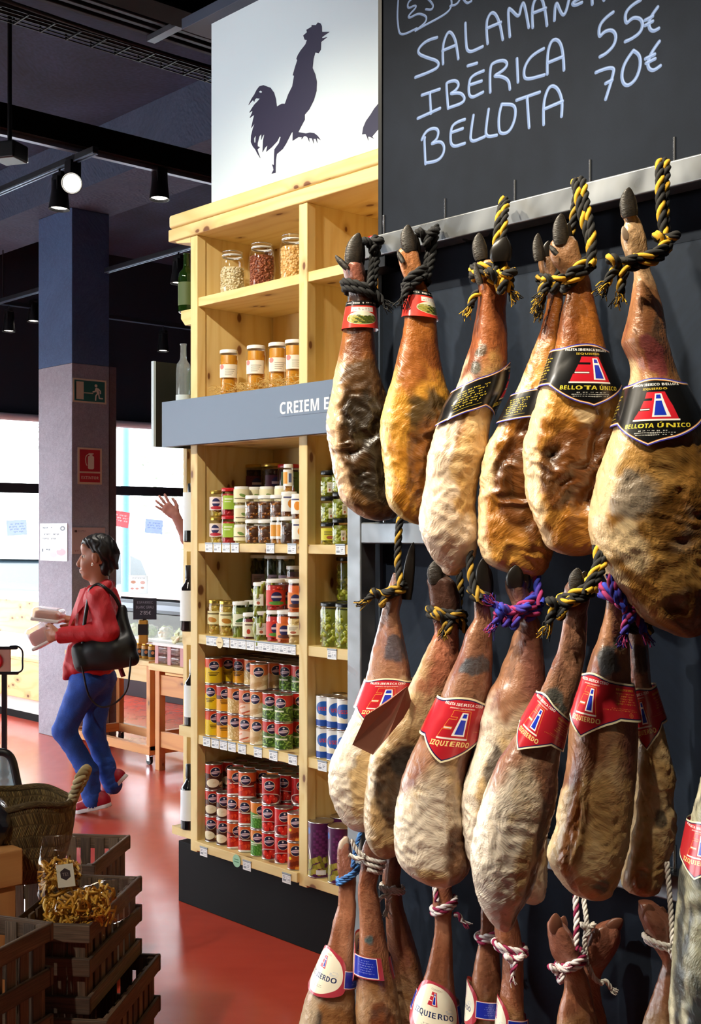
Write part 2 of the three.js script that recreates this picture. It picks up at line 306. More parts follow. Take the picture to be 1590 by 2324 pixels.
{ // name board
  const x0 = atZ(367, 950, -3.11).x, w = 2.4, h = 0.2;
  const g = box(x0, x0 + w, 2.02, 2.22, -3.135, -3.11, 0.002);
  const t = thing('name_board', 'grey blue board lettered CREIEM E across the shelf unit', 'sign', [0, 0, 0]);
  part('board', g, M({ color: C('#6e7f96'), roughness: 0.5 }), t);
  const a = atZ(633, 938, -3.109), b = atZ(748, 935, -3.109);
  const tx = canvasTex(1024, 256, (c) => { c.fillStyle = '#6e7f96'; c.fillRect(0, 0, 1024, 256); c.fillStyle = '#f4f4ee'; c.font = 'bold 238px sans-serif'; c.textAlign = 'left'; c.textBaseline = 'alphabetic'; const m = c.measureText('CREIEM E').width; c.save(); c.translate(4, 216); c.scale(1016 / m, 1.05); c.fillText('CREIEM E', 0, 0); c.restore(); });
  const lw = b.x - a.x, lh = lw * 0.22; part('lettering', new THREE.BoxGeometry(lw, lh, 0.001).translate((a.x + b.x) / 2, atZ(690, 921, -3.109).y, -3.1092), M({ map: tx, roughness: 0.5 }), t, 'white capital lettering');
  // dark end panel beside it
  const p = atX(353, 820, -4.72);
  const e = thing('end_panel', 'dark upright panel at the left end of the name board', 'panel');
  part('panel', box(-4.735, -4.72, 2.03, p.y, -3.75, p.z, 0.002), M({ color: C('#1c1d18'), roughness: 0.5 }), e); part('edge_strip', box(-4.737, -4.718, 2.03, p.y, p.z, p.z + 0.012), M({ color: C('#c3d4de'), roughness: 0.4 }), e, 'pale edge strip');
}
// ---------- rooster panel ----------
const RZ = -3.28;
{
  const t = thing('rooster_panel', 'white panel with dark rooster silhouette above the shelf unit', 'panel');
  part('panel', box(-4.475, -2.1, 3.046, 3.9, RZ - 0.02, RZ), M({ color: C('#e0edf2'), roughness: 0.5 }), t);
  part('capping', box(-4.62, -2.0, 3.9, 3.95, RZ - 0.5, RZ + 0.06, 0.003), M({ color: C('#3a4152'), roughness: 0.6 }), t, 'dark capping board');
  const pts = (a) => a.map(([x, y]) => { const q = atZ(540 + x / 4.818, 30 + y / 4.818, RZ); return new THREE.Vector2(q.x, q.y); });
  const inkM = M({ color: C('#2a2340'), roughness: 0.5 });
  const s = new THREE.Shape(pts([[280, 787], [235, 800], [205, 840], [180, 890], [150, 935], [130, 975], [117, 1005], [140, 975], [165, 950], [178, 970], [185, 945], [200, 930], [240, 935], [215, 965], [180, 1000], [150, 1045], [125, 1088], [160, 1065], [158, 1085], [130, 1145], [180, 1110], [165, 1170], [147, 1255], [185, 1200], [165, 1260], [145, 1340], [142, 1410], [165, 1460], [190, 1490], [215, 1540], [245, 1585], [225, 1530], [212, 1490], [240, 1465], [215, 1455], [215, 1420], [235, 1345], [258, 1320], [255, 1385], [270, 1345], [290, 1320], [275, 1400], [270, 1520], [295, 1470], [325, 1445], [310, 1515], [370, 1465], [430, 1400], [455, 1350], [468, 1355], [450, 1420], [400, 1490], [397, 1540], [395, 1660], [372, 1652], [385, 1685], [390, 1715], [368, 1755], [412, 1745], [412, 1690], [415, 1600], [425, 1540], [490, 1485], [530, 1420], [585, 1310], [600, 1295], [598, 1395], [660, 1355], [700, 1358], [695, 1380], [720, 1345], [745, 1345], [765, 1365], [780, 1405], [778, 1365], [810, 1370], [828, 1425], [825, 1375], [850, 1375], [868, 1420], [862, 1365], [905, 1388], [870, 1340], [835, 1312], [790, 1305], [745, 1315], [660, 1300], [690, 1240], [730, 1165], [730, 1110], [780, 1050], [830, 950], [858, 850], [862, 750], [845, 670], [815, 600], [825, 500], [845, 430], [880, 438], [905, 400], [908, 315], [975, 262], [920, 275], [918, 262], [1000, 205], [918, 205], [915, 140], [900, 110], [875, 102], [855, 130], [808, 130], [805, 150], [750, 182], [755, 210], [715, 245], [730, 290], [755, 295], [740, 340], [685, 410], [655, 460], [640, 500], [650, 515], [625, 590], [600, 680], [615, 685], [595, 800], [550, 890], [515, 990], [480, 990], [425, 1022], [415, 940], [395, 870], [355, 815]]));
  s.holes.push(new THREE.Path(pts([[228, 858], [245, 845], [265, 858], [262, 870], [240, 870]])), new THREE.Path(pts([[175, 1370], [195, 1330], [192, 1415], [178, 1415]])));
  part('rooster_silhouette', new THREE.ExtrudeGeometry(s, { depth: 0.002, bevelEnabled: false }).translate(0, 0, RZ), inkM, t, 'dark violet crowing rooster');
  const h = new THREE.Shape(pts([[1560, 960], [1527, 1000], [1490, 1045], [1450, 1110], [1400, 1180], [1370, 1250], [1358, 1325], [1395, 1320], [1410, 1350], [1425, 1392], [1420, 1350], [1440, 1352], [1490, 1375], [1465, 1350], [1527, 1275], [1600, 1262], [1680, 1230], [1760, 1150], [1800, 1040], [1830, 930], [1870, 900], [1905, 915], [1870, 870], [1862, 820], [1840, 790], [1800, 800], [1780, 850], [1770, 930], [1740, 990], [1690, 1010], [1640, 985], [1600, 950]]));
  part('hen_silhouette', new THREE.ExtrudeGeometry(h, { depth: 0.002, bevelEnabled: false }).translate(0, 0, RZ), inkM, t, 'dark violet hen');
}
// ---------- chalkboard and ham rack ----------
const RAILZ = -2.0, BZ = -2.07;
{
  const x0 = -2.135, x1 = -0.35, y0 = 2.2, y1 = 3.5, S = 1120;
  const P = [
    [[95, -20], [88, 60], [92, 130], [103, 180], [185, 140]], [[178, 152], [215, 130], [300, 85], [345, 55], [360, 20], [352, -15]], [[160, -5], [140, 10], [140, 45], [175, 25], [185, 35], [140, 80], [150, 90], [190, 65], [225, 75], [235, 90], [225, 115], [180, 150]], [[235, -10], [270, 20], [260, 50], [230, 45]], [[400, -10], [390, 20], [350, 30]], [[415, -5], [430, 20], [455, 5]],
    [[285, 185], [240, 195], [195, 235], [190, 265], [235, 285], [290, 300], [295, 330], [250, 355], [178, 382]], [[315, 315], [310, 240], [330, 170], [350, 152], [375, 190], [385, 250], [390, 290]], [[312, 250], [372, 225]], [[425, 115], [427, 200], [435, 265], [510, 230]], [[535, 215], [525, 120], [545, 65], [570, 60], [595, 110], [610, 195]], [[530, 140], [600, 110]],
    [[645, 180], [632, 40], [650, 45], [690, 90], [700, 30], [715, 5], [738, 135]], [[758, 135], [752, 50], [770, -10], [800, -20], [820, 50], [828, 125]], [[757, 65], [822, 40]], [[865, 100], [868, -15], [900, 75], [920, 70], [940, -15]], [[1005, -15], [950, 10], [960, 30], [1000, 12]], [[1052, 20], [1050, -25]], [[1110, 0], [1100, -20]],
    [[1155, 60], [1088, 105], [1083, 190], [1110, 155], [1150, 145], [1172, 175], [1160, 225], [1120, 265], [1090, 280]], [[1290, 0], [1215, 40], [1215, 125], [1250, 85], [1290, 90], [1303, 120], [1290, 160], [1250, 190], [1215, 205]], [[1375, 35], [1345, 75], [1330, 110], [1335, 145], [1355, 155], [1380, 140]], [[1313, 100], [1350, 80]], [[1313, 125], [1350, 105]],
    [[1070, 358], [1165, 315], [1150, 390], [1118, 490]], [[1118, 412], [1150, 395]], [[1255, 250], [1215, 300], [1195, 370], [1205, 415], [1230, 425], [1270, 390], [1292, 320], [1285, 270], [1255, 250]], [[1383, 205], [1345, 255], [1325, 310], [1330, 340], [1355, 350], [1388, 325]], [[1315, 290], [1360, 268]], [[1318, 312], [1362, 290]],
    [[210, 470], [298, 440]], [[250, 460], [255, 560]], [[190, 585], [300, 535]], [[340, 535], [330, 420], [335, 405], [380, 395], [395, 420], [375, 450], [345, 465], [400, 455], [425, 485], [410, 510], [345, 532]], [[437, 325], [482, 312]], [[515, 350], [455, 370], [440, 420], [445, 490], [512, 455]], [[445, 420], [505, 400]], [[548, 455], [543, 330], [570, 305], [620, 295], [635, 320], [610, 350], [560, 378], [600, 375], [640, 395], [645, 440]], [[680, 290], [685, 405]], [[812, 240], [760, 265], [720, 320], [712, 370], [725, 395], [815, 370]], [[830, 365], [828, 280], [845, 205], [875, 190], [900, 220], [910, 290], [912, 345]], [[832, 310], [905, 280]],
    [[228, 810], [222, 690], [225, 680]], [[210, 690], [225, 650], [270, 630], [295, 645], [285, 690], [250, 715], [300, 695], [322, 720], [318, 760], [290, 795], [230, 805]], [[422, 590], [365, 605], [350, 660], [355, 730], [422, 708]], [[355, 655], [412, 635]], [[465, 570], [452, 650], [450, 705], [510, 680], [520, 675]], [[540, 540], [528, 620], [525, 678], [580, 668]], [[605, 515], [590, 560], [590, 640], [600, 662], [640, 655], [668, 600], [675, 540], [660, 515], [605, 515]], [[678, 495], [792, 455]], [[730, 480], [735, 560], [740, 630]], [[812, 615], [808, 520], [830, 440], [855, 420], [885, 440], [905, 500], [900, 575]], [[812, 540], [905, 500]]];
  const tx = canvasTex(Math.round((x1 - x0) * S), Math.round((y1 - y0) * S), (c, w, h) => {
    const im = c.createImageData(w, h), d = im.data; seed = 5;
    for (let y = 0, i = 0; y < h; y++) for (let x = 0; x < w; x++, i += 4) { const n = 1 + 0.12 * nz(x / 190, y / 240) + 0.06 * nz(x / 40, y / 60) + 0.1 * (rnd() - 0.5); d[i] = 27 * n; d[i + 1] = 32 * n; d[i + 2] = 41 * n; d[i + 3] = 255; }
    c.putImageData(im, 0, 0); c.lineCap = 'round'; c.lineJoin = 'round'; 
    const to = ([x, y]) => { const q = atZ(860 + x / 2.178, y / 2.178, BZ + 0.001); return [(q.x - x0) * S, (y1 - q.y) * S]; };
    P.forEach((pl, k) => {
      const q = pl.map(to); const wd = k < 6 ? 6 : 8.6;
      for (const [off, ww, col] of [[0, wd, 'rgba(112,132,170,0.9)'], [0, wd * 0.72, 'rgba(92,114,156,0.6)'], [1.6, wd * 0.3, 'rgba(150,170,206,0.6)']]) {
        c.strokeStyle = col; c.lineWidth = ww; c.beginPath(); c.moveTo(q[0][0] + off, q[0][1] - off);
        for (let i = 1; i < q.length; i++) { if (i < q.length - 1) { const mx = (q[i][0] + q[i + 1][0]) / 2, my = (q[i][1] + q[i + 1][1]) / 2; c.quadraticCurveTo(q[i][0] + off, q[i][1] - off, mx + off, my - off); } else c.lineTo(q[i][0] + off, q[i][1] - off); }
        c.stroke();
      }
    });
  });
  const t = thing('chalkboard', 'big blackboard with chalk ham prices above the rack', 'chalkboard');
  const face = new THREE.PlaneGeometry(x1 - x0, y1 - y0).translate((x0 + x1) / 2, (y0 + y1) / 2, BZ + 0.0005);
  part('board', box(x0, x1, y0, y1, BZ - 0.03, BZ), MP({ color: C('#171b21'), roughness: 0.85, specularIntensity: 0.25 }), t);
  part('chalk_writing', face, MP({ map: tx, roughness: 0.9, specularIntensity: 0.25 }), t, 'chalk writing with names and prices');
  part('edge_trim', box(x0 - 0.012, x0, y0, y1, BZ - 0.035, BZ + 0.004), M({ color: C('#15171a'), roughness: 0.4 }), t);
  const pm = MP({ map: concMap(24, 33, 46), roughness: 0.75, specularIntensity: 0.35 });
  solo('back_panel', box(x0, 0.6, 0.02, 2.2, BZ - 0.03, BZ), pm, 'dark slate back panel behind the hanging hams', 'panel');
  solo('edge_trim', box(x0 - 0.03, x0, 0.02, 2.2, BZ - 0.03, BZ + 0.01), M({ color: C('#5d6b7c'), roughness: 0.4, metalness: 0.4 }), 'grey edge strip on the back panel beside the rack post', 'trim');
  struct('wall_partition', box(x0 + 0.02, X1, 0, 3.6, BZ - 0.16, BZ - 0.035), darkM, 'dark partition wall behind the ham rack');
}
const HOOKX = [-2.083, -1.889, -1.689, -1.496, -1.303, -1.108, -0.913];
{
  const smear = pixTex(1024, 128, (u, v) => { const a = pn(u, v, 22, 5, 3), b = pn(u, v, 90, 14, 8); const k = 124 + 18 * a + 10 * b; return [k * 0.97, k, k * 1.03]; }, [0.5, 2]);
  const smearR = pixTex(512, 128, (u, v) => 100 + 46 * pn(u, v, 26, 6, 3) + 30 * pn(u, v, 70, 12, 8), [0.5, 2], true);
  const galv = M({ map: smear, roughness: 1, roughnessMap: smearR, metalness: 0.65 });
  const t = thing('ham_rack', 'galvanised steel rack with three rails and upright hooks for hams', 'rack', [0, 0, 0]);
  for (const [y0, y1] of [[2.288, 2.338], [1.62, 1.67], [0.962, 1.012]]) {
    part('rail', box(y0 > 2 ? -2.186 : -2.138, 0.5, y0, y1, RAILZ - 0.05, RAILZ, 0.004, 0), galv, t);
    for (const x of HOOKX) part('hook_pin', [bar(V(x, y1 - 0.01, RAILZ - 0.025), V(x, y1 + 0.05, RAILZ - 0.025), 0.004)], MAT.chrome, t);
  }
  part('post', box(-2.186, -2.138, 0, 2.288, RAILZ - 0.05, RAILZ, 0.004, 1), galv, t);
  part('wall_bracket', box(-2.16, -2.06, 2.262, 2.288, BZ, RAILZ - 0.004, 0.002), MAT.blackMetal, t);
  part('wall_bracket', box(-1.2, -1.1, 2.262, 2.288, BZ, RAILZ - 0.004, 0.002), MAT.blackMetal, t);
}
// ---------- hams ----------
const FACE = FW.clone().negate();                         // from the hams towards the room
const hamBump = pixTex(512, 512, (u, v) => { const w = pn(u, v, 5, 5, 2) * 0.35; const r = 1 - Math.abs(pn(u + w * 0.1, v, 26, 13, 7)) * 2; return clamp(128 + 70 * (r - 0.6) + 45 * pn(u, v, 60, 60, 3) + 25 * pn(u, v, 150, 150, 9), 0, 255); }, [5, 5], true);
const hamM = MP({ vertexColors: true, roughness: 0.37, bumpMap: hamBump, bumpScale: 0.0015, clearcoat: 0.3, clearcoatRoughness: 0.22, specularIntensity: 0.9 });
const legM = hamM;
const hoofMap = pixTex(256, 256, (u, v) => { const n = pn(u, v, 20, 4, 1) * 0.5 + pn(u, v, 70, 20, 4) * 0.4; const k = 1 + n; return [40 * k, 34 * k, 27 * k]; }, [1, 1]);
const hoofM = M({ map: hoofMap, roughness: 0.38, bumpMap: grainBump, bumpScale: 0.001 });
const hoofBlackM = M({ color: C('#17130f'), roughness: 0.32 });
const toeM = M({ color: C('#6b4230'), roughness: 0.45 }), toePaleM = M({ color: C('#c2ac96'), roughness: 0.55 });
// smooth interpolation of stations [y, xl, xr]
function stations(txt) { return txt.trim().split(/\s+/).map((q) => q.split(',').map(Number)); }
function secAt(S, y) {
  let i = 0; while (i < S.length - 2 && y > S[i + 1][0]) i++;
  const a = S[Math.max(0, i - 1)], b = S[i], c = S[i + 1], d = S[Math.min(S.length - 1, i + 2)];
  const t = clamp((y - b[0]) / (c[0] - b[0]));
  const f = (k) => { const m0 = (c[k] - a[k]) / (c[0] - a[0]) * (c[0] - b[0]), m1 = (d[k] - b[k]) / (d[0] - b[0]) * (c[0] - b[0]), t2 = t * t, t3 = t2 * t; return (2 * t3 - 3 * t2 + 1) * b[k] + (t3 - 2 * t2 + t) * m0 + (-2 * t3 + 3 * t2) * c[k] + (t3 - t2) * m1; };
  return [f(1), f(2)];
}
const smin = (a, m) => a / Math.pow(1 + Math.pow(a / m, 4), 0.25);
class Ham {
  constructor(o) {
    Object.assign(this, { th: 0.062, tilt: 0 }, o); this.S = stations(o.st); this.k = o.D / F;
    this.y0 = this.S[0][0]; this.y1 = this.S[this.S.length - 1][0];
  }
  sec(py) {
    const [xl, xr] = secAt(this.S, py), a = Math.max(0.0015, (xr - xl) / 2 * this.k);
    return { c: ((xl + xr) / 2 - CX) * this.k, a, b: smin(a * 0.95, this.th), y: EYE + (CY - py) * this.k };
  }
  // point on the smooth surface; phi = pi/2 faces the room, pi is the left side
  at(py, phi, off = 0, dz = 0) {
    const s = this.sec(py), cs = Math.cos(phi), sn = Math.sin(phi), e = lerp(0.9, 0.74, sstep(0.03, 0.07, s.a));
    const x = s.c + (s.a + off) * Math.sign(cs) * Math.pow(Math.abs(cs), e), z = (s.b + off) * Math.sign(sn) * Math.pow(Math.abs(sn), e) + dz;
    return EYEP.clone().addScaledVector(FW, this.D).addScaledVector(RT, x).addScaledVector(FACE, z).setY(s.y);
  }
  px(x, y, dz = 0) { return atD(x, y, this.D).addScaledVector(FACE, dz); }
}
function hamColour(h, t, x, front, q) {
  const P = h.pal, n1 = fbm(q.x * 9 + h.id * 7, q.y * 9, q.z * 9, 4), n2 = fbm(q.x * 34 + h.id, q.y * 26, q.z * 34, 3), n3 = nz(q.x * 140, q.y * 110 + h.id, q.z * 140);
  const c = P.fat.clone();
  c.lerp(P.fat2, sstep(-0.12, 0.22, n1 + 0.4 * n2));
  for (const [kind, cx, ct, rx, rt, soft = 0.35] of h.patches ?? []) {
    const e = Math.hypot((x - cx) / rx, (t - ct) / rt) + n1 * 1.1 + n2 * 0.5;
    const m = sstep(1 + soft * 0.5, 1 - soft * 0.5, e) * front;
    c.lerp(P[kind], m * 0.94);
    if (m > 0.2 && kind === 'lean') c.lerp(P.mold, sstep(0.05, 0.35, n2 - 0.4 * n1) * 0.55 * m);
  }
  if (h.rim) c.lerp(P.rim, sstep(h.rim + 0.1, h.rim - 0.08, x + n2 * 0.25 + n1 * 0.25) * 0.9);
  const leg = sstep(h.legEnd + 0.05, h.legEnd - 0.06, t + 0.22 * n1 + 0.08 * n2 + (h.legV ?? 0) * Math.abs(x));
  const lc = P.leg.clone().lerp(P.leg2, sstep(-0.1, 0.25, fbm(q.x * 16, q.y * 6, q.z * 16 + h.id, 3)));
  c.lerp(lc, leg);
  if (h.foot) c.lerp(P.foot, sstep(h.foot + 0.03, h.foot - 0.03, t + 0.06 * n1));
  for (const [hex, cx, ct, rx, rt] of h.stain ?? []) { const e = Math.hypot((x - cx) / rx, (t - ct) / rt) + n1 * 0.8 + n2 * 1.1; c.lerp(C(hex), sstep(1.1, 0.75, e) * 0.75 * front); }
  if (h.streak) c.lerp(C('#20272c'), sstep(0.02, 0.16, fbm(q.x * 26 + 4, q.y * 5, q.z * 26, 4)) * 0.9).lerp(C('#cdc7ab'), sstep(0.1, 0.24, fbm(q.x * 30 + 40, q.y * 4, q.z * 30, 4)) * 0.8);
  const g = 1 + 0.2 * n2 + 0.14 * n3; c.multiplyScalar(g);
  if (nz(q.x * 210 + 3, q.y * 210, q.z * 210) > 0.62) c.multiplyScalar(0.62);
  return c;
}
function hamMesh(h, origin) {
  const NR = h.group === G3 ? 120 : 190, NA = h.group === G3 ? 64 : 88, pos = [], col = [], uv = [], idx = [];
  const L = (h.y1 - h.y0) * h.k;
  for (let i = 0; i <= NR; i++) {
    const t = i / NR, py = lerp(h.y0, h.y1, t), s = h.sec(py);
    const body = sstep(h.legEnd - 0.05, h.legEnd + 0.25, t), cap = sstep(0, 0.02, t) * sstep(1, 0.985, t);
    for (let j = 0; j <= NA; j++) {
      const phi = (j % NA) / NA * Math.PI * 2, p = h.at(py, phi), cs = Math.cos(phi), sn = Math.sin(phi);
      const x = cs, front = sstep(-0.15, 0.35, sn);
      const q = p.clone().sub(origin).add(V(h.id * 1.3, 0, 0));
      // folds run down and across the lean side; gentle lumps elsewhere; tendons along the shank
      const wq = fbm(q.x * 7, q.y * 7, q.z * 7, 3);
      const d1 = (q.y * 0.8 + q.dot(RT) * (h.fold ?? -0.9)) * 30 + wq * 5;
      const ridge = 1 - 2 * Math.abs(nz(d1 * 0.55, q.y * 9 + wq * 3, q.z * 12));
      const fine = 1 - 2 * Math.abs(nz(q.x * 62 + wq * 4, q.y * 40, q.z * 62));
      let lean = 0.25; for (const [kind, cx, ct, rx, rt] of h.patches ?? []) if (kind === 'lean') lean = Math.max(lean, sstep(1.25, 0.7, Math.hypot((x - cx) / rx, (t - ct) / rt)));
      let off = body * (0.012 * (h.lump ?? 1) * wq + (0.0095 * (h.fa ?? 1) * (ridge - 0.45)) * (0.16 + lean * 0.95) * (0.4 + front * 0.6) + 0.0026 * fine) - body * lean * front * 0.007;
      off += (1 - body) * (0.0036 * Math.cos(phi * 3 + h.id * 2 + t * 4) * Math.min(1, s.a / 0.03) + 0.0028 * wq + 0.0008 * fine);
      off *= cap; off = Math.max(off, -s.a * 0.4);
      const nrm = V(0, 0, 0).addScaledVector(RT, cs / Math.max(s.a, 0.01)).addScaledVector(FACE, sn / Math.max(s.b, 0.01)).normalize();
      p.addScaledVector(nrm, off).sub(origin);
      pos.push(p.x, p.y, p.z); uv.push(j / NA * Math.min(1, (s.a + s.b) * 3.1) , t * L);
      const c = hamColour(h, t, x, front, q); col.push(c.r, c.g, c.b);
    }
  }
  for (let i = 0; i < NR; i++) for (let j = 0; j < NA; j++) { const a = i * (NA + 1) + j, b = a + NA + 1; idx.push(a, a + 1, b, b, a + 1, b + 1); }
  for (const [ring, flip] of [[0, 1], [NR, 0]]) { const c = pos.length / 3; let sx = V(0, 0, 0), cc = [0, 0, 0]; for (let j = 0; j < NA; j++) { const k = ring * (NA + 1) + j; sx.add(V(pos[3 * k], pos[3 * k + 1], pos[3 * k + 2])); for (let m = 0; m < 3; m++) cc[m] += col[3 * k + m] / NA; } sx.divideScalar(NA); pos.push(...sx.toArray()); col.push(...cc); uv.push(0, 0); for (let j = 0; j < NA; j++) { const k = ring * (NA + 1) + j; flip ? idx.push(c, k + 1, k) : idx.push(c, k, k + 1); } }
  const g = new THREE.BufferGeometry(); g.setAttribute('position', new THREE.Float32BufferAttribute(pos, 3)); g.setAttribute('color', new THREE.Float32BufferAttribute(col, 3)); g.setAttribute('uv', new THREE.Float32BufferAttribute(uv, 2)); g.setIndex(idx); g.computeVertexNormals();
  const n = g.attributes.normal; for (let i = 0; i <= NR; i++) { const a = i * (NA + 1), b = a + NA; const v = V(n.getX(a) + n.getX(b), n.getY(a) + n.getY(b), n.getZ(a) + n.getZ(b)).normalize(); n.setXYZ(a, v.x, v.y, v.z); n.setXYZ(b, v.x, v.y, v.z); }
  return g;
}
// a claw of a trotter: flat-soled wedge from base to tip
function claw(base, tip, w, d) {
  const ax = tip.clone().sub(base), L = ax.length(); ax.normalize();
  const side = V(0, 0, 0).crossVectors(ax, FACE).normalize(), out = V(0, 0, 0).crossVectors(side, ax).normalize();
  const R = [[0, 0.84, 0.92, 0], [0.18, 1, 1, 0], [0.48, 1.0, 0.92, 0.04], [0.7, 0.82, 0.68, 0.1], [0.86, 0.56, 0.42, 0.2], [0.95, 0.32, 0.24, 0.3], [1, 0.1, 0.08, 0.38]], n = 16, pos = [], uv = [], idx = [];
  R.forEach(([t, a, b, lean], i) => { for (let j = 0; j <= n; j++) { const p = j / n * Math.PI * 2, c = Math.cos(p), s = Math.sin(p), flat = s > 0.2 ? 0.62 : 1; const q = base.clone().addScaledVector(ax, L * t).addScaledVector(side, w / 2 * (a * Math.sign(c) * Math.pow(Math.abs(c), 0.72) + lean)).addScaledVector(out, d / 2 * b * s * flat); pos.push(q.x, q.y, q.z); uv.push(j / n, t); } });
  for (let i = 0; i < R.length - 1; i++) for (let j = 0; j < n; j++) { const a = i * (n + 1) + j, b = a + n + 1; idx.push(a, b, a + 1, b, b + 1, a + 1); }
  const g = new THREE.BufferGeometry(); g.setAttribute('position', new THREE.Float32BufferAttribute(pos, 3)); g.setAttribute('uv', new THREE.Float32BufferAttribute(uv, 2)); g.setIndex(idx); g.computeVertexNormals(); return g;
}
// twisted rope along a smooth path: three strands
const ropeC = { black: ['#0f1012', '#131416', '#0d0e10'], by: ['#121110', '#c79a1e', '#121110'], pb: ['#35278a', '#8e2058', '#2636a4'], white: ['#d9d4cc', '#c9c4bc', '#dedad2'], wr: ['#dcd6d4', '#8c1f4a', '#cfc8cc'], blue: ['#3f74b4', '#2d558e', '#4a84c6'], byd: ['#141312', '#9c7a1c', '#141312'] };
const ropeMats = {}; const ropeM = (c) => ropeMats[c] ??= MP({ color: C(c), roughness: 0.85, sheen: 0.3, sheenRoughness: 0.6 });
function strands(pts, r, style, parent, origin, solid) {
  const curve = new THREE.CatmullRomCurve3(pts.map((p) => p.clone().sub(origin)), false, 'centripetal'), L = curve.getLength(), n = Math.max(24, Math.min(260, Math.round(L / (r * 0.55))));
  const fr = curve.computeFrenetFrames(n), turn = L / (r * 6.2) * Math.PI * 2, grp = {};
  if (solid) { return part('strand', new THREE.TubeGeometry(curve, n, r, 8), ropeM(ropeC[style][0]), parent); }
  for (let k = 0; k < 3; k++) {
    const q = []; for (let i = 0; i <= n; i++) { const u = i / n, p = curve.getPointAt(u), a = turn * u + k * 2.094; q.push(p.addScaledVector(fr.normals[i], Math.cos(a) * r * 0.55).addScaledVector(fr.binormals[i], Math.sin(a) * r * 0.55)); }
    const g = new THREE.TubeGeometry(new THREE.CatmullRomCurve3(q), n, r * 0.56, 6); part('strand', g, ropeM(ropeC[style][k]), parent);
  }
}
function knotPath(c, r, rot) { const a = []; for (let i = 0; i <= 22; i++) { const t = i / 22 * Math.PI * 3.4 + rot; a.push(c.clone().addScaledVector(RT, Math.sin(t) * r + Math.sin(2 * t) * r * 0.5).addScaledVector(V(0, 1, 0), Math.cos(t) * r * 0.8 - Math.cos(2 * t) * r * 0.5).addScaledVector(FACE, Math.sin(3 * t) * r * 0.55)); } return a; }
function fray(p, dir, r, L, style, parent, origin, n = 26) {
  const g = [[], []]; for (let i = 0; i < n; i++) { const d = dir.clone().add(V(rr(-0.6, 0.6), rr(-0.5, 0.3), rr(-0.6, 0.6))).normalize(), a = p.clone().sub(origin).add(V(rr(-r, r), rr(-r, r), rr(-r, r)).multiplyScalar(0.6)), b = a.clone().addScaledVector(d, L * rr(0.5, 1)), m = a.clone().lerp(b, 0.5).add(V(rr(-1, 1), rr(-1, 1), rr(-1, 1)).multiplyScalar(L * 0.14)); g[i % 2].push(tube([a, m, b], 0.0011, 4, 4)); }
  part('frayed_end', g[0], ropeM(ropeC[style][0]), parent); part('frayed_end', g[1], ropeM(ropeC[style][1]), parent);
}
const PAL = (fat, fat2, lean, mold, rim, leg, leg2, foot) => ({ fat: C(fat), fat2: C(fat2), lean: C(lean), mold: C(mold), rim: C(rim), leg: C(leg), leg2: C(leg2), foot: C(foot) });
const P1 = PAL('#b98438', '#96601f', '#5e3210', '#33240f', '#d8bc90', '#96581f', '#743a14', '#8a6444');
const PA = PAL('#7a5424', '#4c3216', '#3c2610', '#231a0e', '#cfae88', '#8a5220', '#5c3012', '#8a5240');
const PB = PAL('#b8832a', '#9a641a', '#784514', '#3c2e16', '#dcbc78', '#9a5a22', '#763e14', '#ac7044');
const PC = PAL('#cfae7c', '#b48c52', '#9a6428', '#5e4c38', '#cdb8a0', '#9c5a30', '#6e381e', '#c08e60');
const PF = PAL('#ad8244', '#875e28', '#6a451a', '#7c7060', '#c8ae84', '#a06c44', '#80462c', '#bc9a74');
const P2 = PAL('#d0bea4', '#c0a274', '#6e482c', '#544c44', '#dacdba', '#8c6248', '#74483a', '#5c3e32');
const P2b = PAL('#c4a87c', '#a88656', '#965c2a', '#5c5244', '#d0bc98', '#8c6244', '#744636', '#5c3e32');
const PH = PAL('#b0966e', '#94764e', '#432d1b', '#2c2822', '#c4b49c', '#9c5e44', '#744232', '#4a2f24');
const P3 = PAL('#a88664', '#94683f', '#7c4628', '#443e3a', '#bca68a', '#8a553a', '#a06c50', '#80503e');
const PMOULD = PAL('#9c9a82', '#80806e', '#343c42', '#1d2328', '#aca890', '#606058', '#484c4e', '#606058');
let hamId = 0;
